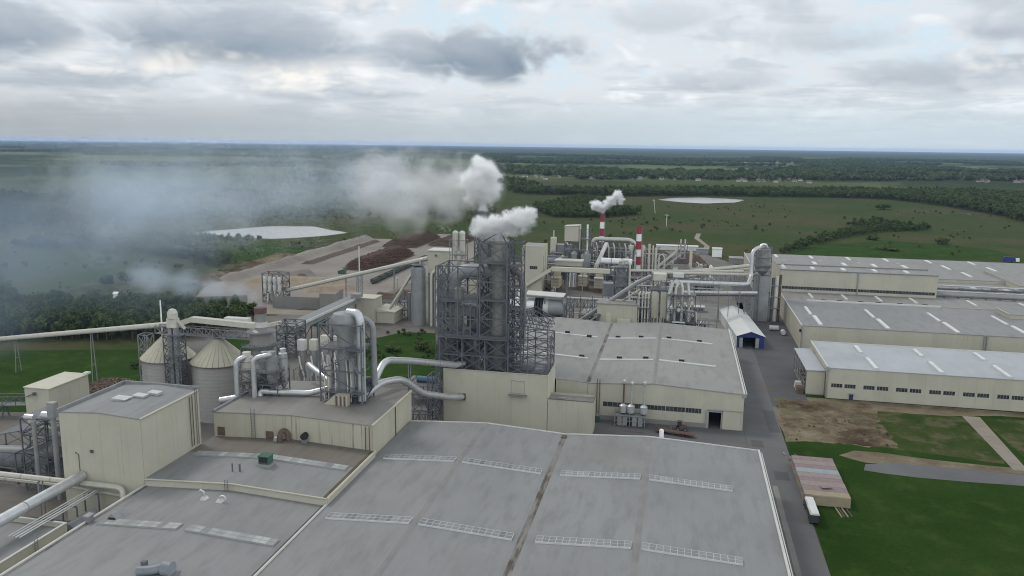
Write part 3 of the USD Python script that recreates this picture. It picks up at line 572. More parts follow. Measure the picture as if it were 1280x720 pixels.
bush('round_bush', 'wide flat bushes in the meadow nearest the far hall roofs', 'bush', 214, 905, 15, 4.5, 600, 'leaf_mid', 1.1, 65)
bush('round_bush', 'dark bush before the right wood beside the pale weeds', 'bush', 352, 1530, 16, 10, 500, 'leaf_dark', 1.8, 66)
bush('round_bush', 'biggest bush on the lawn between the process towers', 'bush', -128, 385, 6.5, 4.5, 600, 'leaf_mid', 0.6, 67)
bush('round_bush', 'dark bush at the left edge of the lawn between the towers', 'bush', -141, 376, 5, 3.6, 500, 'leaf_mid', 0.55, 68)
bush('young_tree', 'small lone tree on the left lawn by the log stack', 'tree', -246, 318, 2.6, 3.4, 260, 'leaf_mid', 0.5, 69)
# ---------------------------------------------------------------- large halls
import shapely
from shapely import geometry as sg
def topline(prof, s0, s1):
    S = [p[0] for p in prof]; Z = [p[1] for p in prof]
    return [(s, float(np.interp(s, S, Z))) for s in sorted({s0, s1, *[s for s in S if s0 < s < s1]})]
def slab(poly, p, d, n, t0, t1):
    """(s, z) polygon pushed out from offset t0 to t1 along n"""
    m = trimesh.creation.extrude_polygon(poly, t1-t0, engine='earcut'); v = np.array(m.vertices)
    w = np.array(p)[None, :2] + v[:, :1]*d + (v[:, 2:]+t0)*n
    V = np.column_stack([w, v[:, 1]]); F = np.array(m.faces)
    return V, (F if np.cross(d, n) > 0 else F)[:, ::-1]
def wall(t, p, q, prof, z0, pw=6.0, mat='beige_cladding', holes=(), gap=0.02, name='wall', back='beige_far'):
    """cladding wall from p to q; the outside lies to the right of that way. prof: (distance, height)"""
    p, q = np.array(p, float), np.array(q, float); L = np.linalg.norm(q-p); d = (q-p)/L; n = np.array([d[1], -d[0]])
    if np.isscalar(prof): prof = [(0, prof), (L, prof)]
    H = shapely.union_all([sg.box(a, c, b, e) for a, b, c, e in holes]) if len(holes) else sg.Polygon()
    whole = sg.Polygon([(0, z0)] + [(L, z0)] + topline(prof, 0, L)[::-1]).difference(H)
    mb = MB()
    for g_ in getattr(whole, 'geoms', [whole]): mb.add(*slab(g_, p, d, n, -0.25, -0.02))
    w = put(t, name, mb, back); k = max(1, round(L/pw))
    for i in range(k):
        a, b = L*i/k+gap, L*(i+1)/k-gap
        g_ = sg.Polygon([(a, z0)] + [(b, z0)] + topline(prof, a, b)[::-1]).difference(H)
        mb = MB()
        for q_ in getattr(g_, 'geoms', [g_]):
            if q_.area > 0.05: mb.add(*slab(q_, p, d, n, -0.018, 0.035))
        if mb.v: put(w, 'panel', mb, mat)
    return w
def frame_window(t, p, q, a, b, z0, z1, panes, name='window'):
    """window set in a hole of the wall p-q between distances a and b"""
    p, q = np.array(p, float), np.array(q, float); d = (q-p)/np.linalg.norm(q-p); n = np.array([d[1], -d[0]]); mb = MB(); e = 0.10
    def bx(s0, s1, za, zb, t0, t1, m):
        c = [p+d*s0+n*t0, p+d*s0+n*t1, p+d*s1+n*t1, p+d*s1+n*t0]; m.hexa([(*v, za) for v in c], [(*v, zb) for v in c])
    bx(a, b, z0, z0+e, -0.2, 0.0, mb); bx(a, b, z1-e, z1, -0.2, 0.0, mb); w = (b-a)/panes
    for i in range(panes+1):
        s = a+w*i; bx(max(a, s-e/2), min(b, s+e/2), z0+e, z1-e, -0.2, 0.02, mb)
    f = put(t, name, mb, 'frame_grey')
    for i in range(panes):
        m = MB(); bx(a+w*i+e/2+.01, a+w*(i+1)-e/2-.01, z0+e+.01, z1-e-.01, -0.16, -0.12, m); put(f, 'pane', m, 'window_glass')
    return f
def roof(t, prof, y0, y1, mat, over=0.25, th=0.28, name='roof'):
    """roof slab over an x profile [(x, z), ...] from y0 to y1"""
    mb = MB(); x = [p[0] for p in prof]
    P = [(prof[0][0]-over, prof[0][1])] + list(prof[1:-1]) + [(prof[-1][0]+over, prof[-1][1])]
    ys = np.linspace(y0-over, y1+over, 2)
    for (xa, za), (xb, zb) in zip(P[:-1], P[1:]):
        b = [(xa, ys[0], za), (xb, ys[0], zb), (xb, ys[1], zb), (xa, ys[1], za)]
        mb.hexa(b, [(u, v, w+th) for u, v, w in b])
    return put(t, name, mb, mat)
def on_profile(prof, x): return float(np.interp(x, [p[0] for p in prof], [p[1] for p in prof]))
def skylight_x(t, xa, xb, y, w, prof, panes, th=0.28, curb='skylight_frame', pmat='pane', hh=0.45):
    """strip of panes running along x on a pitched roof"""
    za, zb = on_profile(prof, xa)+th, on_profile(prof, xb)+th; mb = MB(); e = 0.11
    def q(s): return xa+(xb-xa)*s, za+(zb-za)*s
    def piece(s0, s1, y0, y1, h0, h1, m):
        (x0, z0), (x1, z1) = q(s0), q(s1)
        m.hexa([(x0, y0, z0+h0), (x1, y0, z1+h0), (x1, y1, z1+h0), (x0, y1, z0+h0)], [(x0, y0, z0+h1), (x1, y0, z1+h1), (x1, y1, z1+h1), (x0, y1, z0+h1)])
    L = abs(xb-xa); u = e/L
    piece(0, 1, y-w/2, y-w/2+e, -0.05, hh, mb); piece(0, 1, y+w/2-e, y+w/2, -0.05, hh, mb)
    for i in range(panes+1):
        s = i/panes; piece(max(0, s-u/2), min(1, s+u/2), y-w/2+e, y+w/2-e, -0.05, hh, mb)
    piece(0, 1, y-0.05, y+0.05, hh-0.02, hh+0.01, mb)
    f = put(t, 'skylight', mb, curb)
    for i in range(panes):
        m = MB(); piece(i/panes+u/2, (i+1)/panes-u/2, y-w/2+e, y+w/2-e, hh-0.16, hh-0.05+0.03*rnd.random(), m); put(f, 'pane', m, pmat)
    return f
def skylight_y(t, x, y0, y1, w, z, panes, curb='white_trim', pmat='white_pane', hh=0.6):
    mb = MB(); e = 0.16; L = y1-y0
    mb.box(x-w/2, x-w/2+e, y0, y1, z-.05, z+hh).box(x+w/2-e, x+w/2, y0, y1, z-.05, z+hh)
    for i in range(panes+1):
        y = y0+L*i/panes; mb.box(x-w/2+e, x+w/2-e, max(y0, y-e/2), min(y1, y+e/2), z-.05, z+hh)
    f = put(t, 'skylight', mb, curb)
    for i in range(panes):
        a, b = y0+L*i/panes+e/2, y0+L*(i+1)/panes-e/2; m = MB()
        m.hexa([(x-w/2+e, a, z+hh-.2), (x+w/2-e, a, z+hh-.2), (x+w/2-e, b, z+hh-.2), (x-w/2+e, b, z+hh-.2)], [(x-w/2+.3, a, z+hh+.12), (x+w/2-.3, a, z+hh+.12), (x+w/2-.3, b, z+hh+.12), (x-w/2+.3, b, z+hh+.12)])
        put(f, 'pane', m, pmat)
    return f
def ladder(t, x, y, z0, z1, face='y', mat='steel_dark', w=0.9, name='ladder'):
    mb = MB(); o = (lambda s, k: (x+s, y+k)) if face == 'y' else (lambda s, k: (x+k, y+s))
    for s in (-w/2, w/2): mb.bar((*o(s, 0), z0), (*o(s, 0), z1), 0.10)
    z = z0+.4
    while z < z1: mb.bar((*o(-w/2, 0), z), (*o(w/2, 0), z), 0.06); z += 0.6
    return put(t, name, mb, mat)
def drain_dirt(name, base, dirt):
    g = G(); p = g.pos(); a = g.noise(g.mapping(p, (0.8, 0.10, 1)), 1.0, 5, 0.65); b = g.noise(g.mapping(p, loc=(4, 4, 4)), 0.06, 3)
    c = g.ramp(g.noise(p, 0.5, 5), [(0.3, tuple(v*0.85 for v in base)), (0.7, base)])
    c = g.mix(g.mul(g.fit(a, 0.40, 0.55), g.fit(b, 0.36, 0.56)), c, dirt)
    MAT[name] = g.done(name, surface=g.n('principled_bsdf', 'BSDF', base_color=c, roughness=0.8))
drain_dirt('valley_felt', (0.20, 0.19, 0.175), (0.060, 0.045, 0.032))
plain('ridge_felt', (0.165, 0.162, 0.156), 0.7, var=0.18, scale=0.25)

# front hall: two bays
HP = [(-85.2, 13.0), (-59.3, 14.45), (-33.0, 13.0), (-6.2, 14.5), (27.0, 13.0)]
t = thing('factory_hall', 'broad grey twin gabled hall roof filling the bottom of the view', 'factory hall', (-29, 164, 0))
wall(t, (27, 90), (27, 244), 13.0, 0, 8.0)
wall(t, (27, 244), (-85.2, 244), [(27-x, z) for x, z in HP[::-1]], 0, 8.0)
roof(t, HP, 90, 244, 'membrane')
def strip_on(t, x, w, y0, y1, prof, mat, name, up=0.03, th=0.28):
    mb = MB(); xs = [x-w/2, x, x+w/2]; z = [on_profile(prof, v)+th+up for v in xs]
    for i in (0, 1):
        b = [(xs[i], y0, z[i]-.02), (xs[i+1], y0, z[i+1]-.02), (xs[i+1], y1, z[i+1]-.02), (xs[i], y1, z[i]-.02)]
        mb.hexa(b, [(u, v, s+.02) for u, v, s in b])
    return put(t, name, mb, mat)
strip_on(t, -33.0, 1.7, 90, 243, HP, 'valley_felt', 'valley_gutter')
put(t, 'drain_box', MB().box(-33.8, -32.2, 240.2, 242.6, 13.28, 13.7), 'rust')
for x in (-59.3, -6.2): strip_on(t, x, 1.6, 90, 243.6, HP, 'ridge_felt', 'ridge_strip')
for y in (132, 172.5, 212):
    for xa, xb in ((-82.2, -60.6), (-58.2, -35.2), (-29.6, -7.4), (-5.0, 17.3)): skylight_x(t, xa, xb, y, 3.0, HP, 14)
mb = MB()
for (xa, za), (xb, zb) in zip(HP[:-1], HP[1:]): mb.bar((xa, 244.2, za+.42), (xb, 244.2, zb+.42), 0.35, 0.3)
put(t, 'edge_coping', mb, 'white_trim')
put(t, 'edge_coping', MB().box(26.7, 27.3, 90, 244.4, 13.2, 13.62), 'white_trim')
put(t, 'gutter_pipe', MB().tube([(27.75, 90, 13.1), (27.75, 243, 13.1)], 0.16, 8), 'white_trim')
put(t, 'edge_coping', MB().box(-85.55, -85.2, 90, 178.7, 13.2, 13.75), 'white_trim')
m = MB().cyl(-2.6, 246.4, 0, 14.2, 0.16).cyl(-2.6, 246.4, 14.2, 16.4, 0.75, 12); m.lathe(-2.6, 246.4, [(0.75, 16.4), (0.55, 16.8), (0.1, 17.0)], 12)
v = thing('roof_vent', 'small white capped vent standing at the far edge of the front roof', 'vent', (-2.6, 246.4, 0)); put(v, 'pipe', m, 'white_paint')
# left hall: low front part and raised rear part
LP = [(-138.0, 12.7), (-112, 14.1), (-86.0, 12.7)]
t = thing('factory_hall', 'grey roofed hall at the lower left with one row of skylights', 'factory hall', (-112, 135, 0))
wall(t, (-138, 179), (-138, 90), 12.7, 0, 8.0)
roof(t, LP, 90, 178.6, 'membrane')
for y in (118, 157.5):
    for xa, xb in ((-134.8, -113.2), (-110.8, -88.2)): skylight_x(t, xa, xb, y, 3.0, LP, 12, curb='frame_grey', pmat='pane_pale')
put(t, 'edge_rail', MB().box(-138.35, -137.95, 90, 179, 12.9, 13.5), 'white_trim')
put(t, 'gutter', MB().box(-137.9, -137.2, 90, 178.6, 12.98, 13.1), 'valley_felt')
put(t, 'gutter', MB().box(-86.6, -85.75, 90, 178.6, 12.98, 13.1), 'dirt_brown')
MP = [(-138.0, 14.7), (-112, 16.0), (-85.2, 14.7)]
t = thing('factory_hall', 'raised grey roof with beige fascia before the process building', 'factory hall', (-112, 195, 0))
wall(t, (-138, 178.8), (-85.2, 178.8), [(x+138, z) for x, z in MP], 10, 9)
wall(t, (-85.2, 178.8), (-85.2, 212), 14.7, 10, 9)
roof(t, MP, 178.9, 198.9, 'membrane', over=0.1); roof(t, MP, 199.12, 212, 'membrane_stained', over=0.1, name='rear_roof')
for xa, xb in ((-135.0, -113.4), (-111.0, -88.0)): skylight_x(t, xa, xb, 197.5, 3.0, MP, 11, curb='frame_grey', pmat='pane_pale')
put(t, 'edge_coping', MB().box(-85.35, -84.95, 178.7, 212, 14.8, 15.35), 'beige_trim')
mb = MB()
for (xa, za), (xb, zb) in zip(MP[:-1], MP[1:]): mb.bar((xa, 178.6, za+.35), (xb, 178.6, zb+.35), 0.3, 0.25)
put(t, 'edge_coping', mb, 'beige_trim')
put(t, 'gutter', MB().box(-86.6, -85.5, 179.2, 211.6, 14.98, 15.1), 'dirt_brown')
for x, lab in ((-113.4, 'fascia ladder with hoops on the raised beige edge'),):
    l = ladder(t, x, 178.2, 13.9, 17.4)
# process building (carries the cyclones and the scrubber tower)
PP = [(-138.0, 22.6), (-112, 23.7), (-86.0, 22.6)]
t = thing('process_building', 'low wide beige building with rust streaked front carrying the silver ducts', 'building', (-112, 230, 0))
wall(t, (-138, 212.2), (-86, 212.2), [(x+138, z) for x, z in PP], 10, 3.5, 'beige_stained')
wall(t, (-86, 212.2), (-86, 247), 22.6, 0, 4.4, 'beige_stained')
wall(t, (-138, 247), (-138, 212.2), 22.6, 0, 4.4)
wall(t, (-86, 247), (-138, 247), [(x+138, z) for x, z in PP], 0, 5)
roof(t, PP, 212.2, 247, 'membrane_worn', over=0.15)
put(t, 'edge_coping', MB().box(-138.3, -137.5, 212, 247.3, 22.9, 23.5), 'steel_grey')
put(t, 'edge_coping', MB().box(-86.2, -85.75, 212, 247.3, 22.75, 23.15), 'beige_trim')
for x in (-135.6, -119.3): put(t, 'louvre', MB().box(x-1.2, x+1.2, 211.9, 212.06, 15.5, 18.2), 'rust')
ladder(t, -124.6, 211.8, 15.6, 25.0, w=1.2)
for x in (-88.2, -87.0): put(t, 'downpipe', MB().tube([(x, 211.9, 13), (x, 211.9, 22.4)], 0.12, 6), 'rust')
put(t, 'downpipe', MB().tube([(-85.75, 231, 13), (-85.75, 231, 22.4)], 0.15, 6), 'rust')
f = put(t, 'wall_fan', MB().tube([(-107.4, 212.1, 18.1), (-107.4, 210.2, 18.1)], 0.95, 14), 'dark_opening'); put(f, 'bracket', MB().box(-108.2, -106.6, 210.6, 212.1, 16.0, 17.15), 'steel_grey')
f = put(t, 'elbow_vent', MB().tube([(-114.6, 209.4, 15.6), (-114.6, 209.4, 18.3), (-114.6, 211.0, 19.4), (-113.0, 211.4, 18.8), (-112.6, 211.0, 16.2)], 0.75, 12, bend=1.2), 'rust'); put(f, 'fan_case', MB().tube([(-116.2, 209.6, 16.7), (-115.2, 209.6, 16.7)], 1.1, 14), 'dull_steel')
# big plain block on the left
t = thing('tall_block', 'big plain beige windowless block at the left edge of the roofs', 'building', (-151, 192, 0))
BP = [(-163.5, 31.5), (-151, 32.3), (-138.3, 31.5)]
wall(t, (-163.5, 179), (-138.3, 179), [(x+163.5, z) for x, z in BP], 0, 6)
wall(t, (-138.3, 179), (-138.3, 205.5), 31.5, 0, 6.6)
wall(t, (-163.5, 205.5), (-163.5, 179), 31.5, 0, 6.6)
wall(t, (-138.3, 205.5), (-163.5, 205.5), [(x+163.5, z) for x, z in BP], 0, 6)
roof(t, BP, 179, 205.5, 'membrane', over=0.1)
put(t, 'parapet', MB().box(-164.0, -163.3, 178.8, 206.0, 31.6, 32.7), 'steel_grey'); put(t, 'parapet', MB().box(-163.2, -138.0, 205.3, 205.9, 31.6, 32.9), 'steel_grey')
put(t, 'edge_coping', MB().box(-138.45, -138.05, 178.8, 205.2, 31.7, 32.05), 'beige_trim')
for k, (x, y, s) in enumerate(((-152.6, 190.5, 1.9), (-149.2, 194.0, 1.5), (-147.0, 197.4, 1.4))):
    m = MB().box(x-s, x+s, y-s*.7, y+s*.7, 32.2, 32.9); m.hexa([(x-s-.3, y-s*.7-.3, 32.9), (x+s+.3, y-s*.7-.3, 32.9), (x+s+.3, y+s*.7+.3, 32.9), (x-s-.3, y+s*.7+.3, 32.9)], [(x-s-.3, y-s*.7-.3, 33.2), (x+s+.3, y-s*.7-.3, 33.05), (x+s+.3, y+s*.7+.3, 33.05), (x-s-.3, y+s*.7+.3, 33.2)])
    put(t, 'roof_vent', m, 'skylight_frame')
for y in (200.4, 201.6): put(t, 'downpipe', MB().tube([(-137.95, y, 16), (-137.95, y, 31.3)], 0.13, 6), 'rust')
put(t, 'downpipe', MB().tube([(-158.2, 178.8, 13), (-158.2, 178.8, 20), (-159.2, 178.8, 20.6)], 0.09, 6), 'rust'); put(t, 'lamp_bracket', MB().box(-154.3, -153.5, 178.5, 178.9, 21, 21.7), 'rust')
ladder(t, -138.0, 203.6, 15.6, 33.2, face='x', w=0.9)
# beige base of the stack tower with a low annex
t = thing('tower_base', 'tall beige block carrying the steel tower, pipe entering its front', 'building', (-65, 290, 0))
TP = [(0, 21.4), (40, 21.4)]
wall(t, (-85, 281), (-45, 281), TP, 0, 6.6, holes=[(26.2, 31.4, 13.6, 18.6)])
wall(t, (-45, 281), (-45, 299), 21.4, 0, 6); wall(t, (-85, 299), (-85, 281), 21.4, 0, 6)
put(t, 'roof', MB().box(-85, -45, 281, 299, 20.3, 20.8), 'membrane_worn')
mb = MB().box(-85.1, -44.9, 280.85, 281.15, 21.4, 21.6).box(-45.15, -44.85, 281.2, 299, 21.4, 21.6); put(t, 'edge_coping', mb, 'beige_trim')
h = put(t, 'wall_hatch', MB().box(-58.7, -53.7, 281.0, 281.1, 13.7, 18.5), 'beige_cladding'); put(h, 'balcony', MB().box(-59.6, -52.6, 279.6, 280.9, 13.2, 13.45).bar((-59.5, 279.7, 14.3), (-52.7, 279.7, 14.3), .08), 'steel_grey')
put(t, 'pipe_collar', MB().box(-79.0, -76.2, 280.7, 281.1, 9.6, 12.2), 'rust')
a = thing('annex', 'low beige flat roofed annex beside the tower base', 'building', (-36.5, 285, 0))
wall(a, (-44.8, 281), (-28, 281), 12.6, 0, 5.6); wall(a, (-28, 281), (-28, 289.5), 12.6, 0, 4.2); wall(a, (-28, 289.5), (-44.8, 289.5), 12.6, 0, 5.6)
put(a, 'roof', MB().box(-44.8, -28.2, 281.2, 289.3, 11.4, 11.8), 'membrane_worn')
put(a, 'edge_coping', MB().box(-44.8, -27.9, 280.85, 281.15, 12.6, 12.75).box(-28.15, -27.85, 281.2, 289.4, 12.6, 12.75), 'rust'); put(a, 'roof_vent', MB().box(-41.5, -38.5, 284, 285, 11.8, 12.5), 'dull_steel')
# second hall
H2 = [(-86, 14.1), (-59.3, 15.6), (-32.0, 14.1), (-6.8, 15.7), (26.6, 14.0)]
t = thing('second_hall', 'long hall with light grey gabled roof, window band and open gate', 'factory hall', (-30, 354, 0))
H2r = [(x+32, z) for x, z in H2[2:]]
DOOR = (46.1, 50.6, -0.1, 6.5); p0, p1 = (-32, 299.2), (26.6, 299.2)
wins = [(6.0, 15.2), (15.35, 22.6), (22.75, 29.9), (30.05, 37.2), (37.35, 43.3)]
wall(t, p0, p1, H2r, 0, 7.3, holes=[DOOR] + [(a, b, 5.4, 7.4) for a, b in wins])
for a_, b_ in wins: frame_window(t, p0, p1, a_, b_, 5.4, 7.4, 5)
wall(t, (-44.6, 299.2), (-32.1, 299.2), [(0, 14.8), (12.5, 14.1)], 0, 6.2)
wall(t, (26.6, 299.2), (26.6, 409), 14.0, 0, 8); wall(t, (26.6, 409), (-86, 409), [(26.6-x, z) for x, z in H2[::-1]], 0, 8); wall(t, (-86, 409), (-86, 299.5), 14.1, 0, 8)
roof(t, H2[:3], 299.6, 409, 'membrane_light', over=0.1, name='roof'); roof(t, H2[2:], 299.2, 409, 'membrane_light', over=0.2)
strip_on(t, -32.0, 1.5, 300, 408.6, H2, 'valley_felt', 'valley_gutter'); strip_on(t, -6.8, 1.3, 299.6, 408.8, H2, 'ridge_felt', 'ridge_strip')
d = put(t, 'gateway', MB().box(13.9, 14.1, 299.1, 309, -.05, 6.5).box(18.6, 18.8, 299.1, 309, -.05, 6.5).box(13.9, 18.8, 309, 309.2, -.05, 6.5).box(13.9, 18.8, 299.2, 309, 6.5, 6.7), 'dark_opening')
put(d, 'door_frame', MB().box(13.0, 14.1, 298.85, 299.1, 0, 6.9).box(18.6, 18.9, 298.85, 299.1, 0, 6.9).box(14.1, 18.6, 298.85, 299.1, 6.5, 6.9), 'frame_grey')
put(t, 'sliding_gate', MB().box(19.2, 25.6, 298.8, 299.1, 0.1, 7.2), 'beige_cladding'); put(t, 'gate_rail', MB().box(13.5, 26.2, 298.7, 299.1, 7.25, 7.5), 'frame_grey')
put(t, 'wall_base', MB().box(-32, 13.8, 299.0, 299.15, 0, 1.8), 'concrete')
for x in (-28.4, -27.4): put(t, 'downpipe', MB().tube([(x, 298.7, 2.6), (x, 298.7, 16.4)], 0.14, 6), 'rust')
for y in (334, 373.5):
    for xa, xb in ((-82, -61), (-57, -36), (-31, -8.4), (-6.0, 17.4)):
        if xb < -40 and y < 340: pass
        skylight_x(t, xa, xb, y, 1.6, H2, 8, pmat='white_pane', hh=0.35)
for x, y in ((-51, 376), (-40, 373), (-26.5, 375.2), (-15.6, 375.4), (-2.6, 375.6), (11.4, 375.4), (-39, 335.6), (-22.8, 336), (-11.6, 336), (3.4, 336)):
    z = on_profile(H2, x)+.28; h = put(t, 'smoke_hatch', MB().box(x-1.1, x+1.1, y-.6, y+.6, z-.05, z+.9), 'dark_opening'); put(h, 'lid', MB().box(x-1.2, x+1.2, y+.62, y+.75, z+.1, z+1.15), 'white_trim')
put(t, 'edge_coping', MB().box(26.3, 26.9, 299, 409.2, 14.2, 14.7), 'white_trim'); put(t, 'gutter_pipe', MB().tube([(27.5, 300, 14.1), (27.5, 408, 14.1)], 0.2, 8), 'white_trim')
put(t, 'roof_end', MB().tube([(26.6, 298.8, 13.6), (26.6, 300.4, 13.6)], 0.8, 12), 'frame_grey')
# three dust filters before the second hall
t = thing('dust_filter', 'grey dust filter rack with three thin exhaust pipes before the window band', 'dust filter', (-15, 296, 0))
for x in (-20.8, -15.2, -9.6):
    for y in (293.5, 297.5): put(t, 'leg', MB().bar((x, y, 0), (x, y, 5.4), 0.25), 'dull_steel')
put(t, 'platform', MB().box(-21.2, -9.2, 293.2, 297.8, 4.1, 4.3).bar((-21, 293.3, 2.2), (-9.4, 293.3, 2.2), .15).bar((-21, 293.3, 0.3), (-15.2, 293.3, 4), .12), 'dull_steel')
for x in (-19, -17, -13.4, -11.2): put(t, 'screen', MB().box(x-.85, x+.85, 293.3, 293.45, 0.3, 3.9), 'dull_steel')
for x, zt in ((-18.0, 16.4), (-15.0, 15.8), (-10.2, 16.2)):
    put(t, 'filter_drum', MB().lathe(x, 295.6, [(.5, 4.4), (1.5, 5.0), (1.5, 7.6), (.6, 8.2)], 14), 'galvanised')
    e = put(t, 'exhaust_pipe', MB().tube([(x, 297.6, 7.0), (x, 297.6, zt)], 0.33, 8), 'rust' if x < -16 else 'galvanised'); put(e, 'cowl', MB().lathe(x, 297.6, [(.45, zt-.9), (.62, zt-.2), (.62, zt+.3), (.1, zt+1.0)], 10), 'galvanised')
# ------------- right side halls
R1 = 13.2
t = thing('pale_hall', 'beige hall with pale blue white roof and paired windows on the right', 'factory hall', (150, 374, 0))
p0, p1 = (64.4, 350), (330, 350); holes = []
for k in range(20):
    x = 66.3-64.4+12.88*k; holes += [(x, x+4.5, 4.8, 6.6), (x+5.35, x+9.85, 4.8, 6.6)]
wall(t, p0, p1, R1, 0, 6.44, holes=holes)
for a_, b_, _, _ in holes: frame_window(t, p0, p1, a_, b_, 4.8, 6.6, 4)
wall(t, (64.4, 397), (64.4, 350), R1, 0, 7.8); wall(t, (330, 397), (64.4, 397), R1, 0, 9)
put(t, 'roof', MB().box(64.4, 330, 349.8, 397.2, R1, R1+.25), 'membrane_pale')
put(t, 'edge_coping', MB().box(64.1, 64.7, 349.7, 397.3, R1+.2, R1+.75), 'white_trim'); put(t, 'corner_box', MB().tube([(64.4, 349.4, R1-.2), (64.4, 350.6, R1-.2)], 0.9, 10), 'frame_grey')
put(t, 'downpipe', MB().tube([(64.7, 349.7, 0), (64.7, 349.7, R1)], 0.18, 6), 'frame_grey'); put(t, 'rear_coping', MB().box(64.8, 330, 396.9, 397.3, R1+.2, R1+.6), 'white_trim')
for x in range(10):
    X = 84+25.6*x; skylight_y(t, X, 351.6, 369.5, 1.9, R1+.25, 7); skylight_y(t, X-.6, 379, 391.5, 1.9, R1+.25, 5)
d = put(t, 'door', MB().box(73.9, 75.4, 349.7, 350.0, 0.1, 2.4), 'blue_paint'); put(d, 'canopy', MB().box(73.6, 75.7, 348.7, 350, 2.6, 2.75), 'frame_grey')
t = thing('loading_canopy', 'lean to canopy with pale sheet roof and open side by the pale hall', 'canopy', (60, 370, 0))
wall(t, (56.6, 353), (64.1, 353), 10.7, 0.5, 2.5); put(t, 'roof', MB().hexa([(56.2, 352.6, 10.8), (64.0, 352.6, 11.0), (64.0, 392, 11.0), (56.2, 392, 10.8)], [(56.2, 352.6, 11.0), (64.0, 352.6, 11.2), (64.0, 392, 11.2), (56.2, 392, 11.0)]), 'membrane_pale')
put(t, 'base', MB().box(56.6, 64.1, 353, 392, 0, 0.5), 'concrete')
for y in (356, 363, 370, 377, 384, 391): put(t, 'post', MB().bar((56.7, y, .5), (56.7, y, 10.8), .3), 'steel_grey')
for z in (4, 7.4): put(t, 'rail', MB().bar((56.7, 354, z), (56.7, 391.5, z), .2), 'steel_grey')
for k in range(7):
    y = 357+4.6*k; c = thing('pallet_stack', ['nearest brown stack of pallets under the loading canopy', 'second brown stack of pallets under the loading canopy', 'third stack of pallets inside the canopy', 'middle stack of pallets inside the canopy', 'fifth stack of pallets inside the canopy', 'sixth stack of pallets inside the canopy', 'farthest stack of pallets under the loading canopy'][k], 'pallets', (58.6, y, .5))
    for j in range(4 + k % 3):
        m = MB()
        for i in range(5): m.box(57.6, 60.0, y-1.1+i*.5, y-.78+i*.5, .5+j*.62+.36, .5+j*.62+.44)
        for i in range(3): m.box(57.6+i*1.1, 57.8+i*1.1, y-1.1, y+1.2, .5+j*.62, .5+j*.62+.35)
        put(c, 'pallet', m, 'plank_tan' if (j+k) % 2 else 'plank_pink')
for k, (y, mt) in enumerate(((354.5, 'rust'), (358.2, 'plank_tan'), (362.4, 'white_trim'))):
    c = thing('timber_bundle', ['red brown bundle outside the canopy corner', 'tan bundle behind the red brown bundle by the canopy', 'pale wrapped bundle beside the open side of the canopy'][k], 'bundle', (54.4, y, 0))
    for j in range(4): put(c, 'layer', MB().box(53.2+.1*j, 55.8, y-1.4, y+1.4, .1+j*.72, .1+j*.72+.64), mt)
R2 = 13.1
t = thing('grey_roof_hall', 'long beige hall with dark grey flat roof and four rows of skylights', 'factory hall', (180, 470, 0))
wall(t, (65.2, 434), (330, 434), R2, 0, 9); wall(t, (65.2, 540), (65.2, 434), R2, 0, 9)
put(t, 'roof', MB().box(65, 330, 433.8, 506, R2, R2+.25), 'membrane'); put(t, 'rear_roof', MB().box(65, 330, 506.2, 540, R2-.4, R2-.1), 'membrane_far')
put(t, 'roof_step', MB().box(78, 153, 505.6, 507.2, R2+.1, R2+1.1), 'white_trim'); put(t, 'roof_step', MB().box(153.3, 330, 505.8, 506.9, R2+.1, R2+.6), 'frame_grey')
put(t, 'edge_coping', MB().box(64.9, 65.4, 433.7, 540, R2+.1, R2+.5), 'white_trim')
for x in (65.6, 153, 154.2): put(t, 'downpipe', MB().tube([(x, 433.6, 0), (x, 433.6, R2)], 0.3, 6), 'frame_grey')
for x in (74.5, 107.5, 140.7, 174, 207, 240): skylight_y(t, x-.6, 463, 485, 1.8, R2+.25, 6); skylight_y(t, x+.5, 436, 459.5, 2.3, R2+.25, 7)
for x in (83, 103, 123, 143, 176, 205): skylight_y(t, x, 518, 534, 1.7, R2-.1, 5)
for x in (88, 97, 109, 119, 131, 145): put(t, 'smoke_hatch', MB().box(x-1.4, x+1.4, 507.6, 508.6, R2-.1, R2+1.3), 'dark_opening')
put(t, 'wall_fan', MB().tube([(65.1, 434.2, 10.5), (64.2, 434.2, 10.5)], .8, 10), 'dark_opening')
t = thing('high_hall', 'high beige hall with one long dark window band on the right', 'factory hall', (113, 560, 0))
p0, p1 = (65.5, 540), (160, 540)
wall(t, p0, p1, 27.0, 11, 7.3, holes=[(1.5, 93.6, 14.6, 16.6)])
for k in range(12): frame_window(t, p0, p1, 1.5+k*7.675, 1.5+(k+1)*7.675-.06, 14.6, 16.6, 4)
wall(t, (65.5, 590), (65.5, 540), 27, 0, 8); wall(t, (160, 540), (160, 590), 27, 0, 8); wall(t, (160, 590), (65.5, 590), 27, 0, 9)
put(t, 'roof', MB().box(65.3, 160.2, 539.8, 590.2, 27, 27.25), 'membrane_far'); put(t, 'downpipe', MB().tube([(113, 539.6, 13), (113, 539.6, 27)], 0.4, 6), 'frame_grey')
put(t, 'front_coping', MB().box(65.3, 160.2, 539.6, 540.1, 27.2, 27.6), 'steel_grey'); put(t, 'roof_step', MB().box(65.6, 160, 562, 562.8, 27.2, 28.0), 'steel_grey')
for x in (86, 105, 124, 143): skylight_y(t, x, 543, 552, 2.6, 27.25, 4, hh=.9); skylight_y(t, x+5, 566, 578, 2.6, 27.25, 4, hh=.9)
put(t, 'roof_vent', MB().hexa([(67, 542, 27.2), (69.4, 542, 27.2), (69.4, 556, 27.2), (67, 556, 27.2)], [(67.4, 542, 28.4), (69, 542, 28.4), (69, 556, 28.4), (67.4, 556, 28.4)]), 'white_trim')
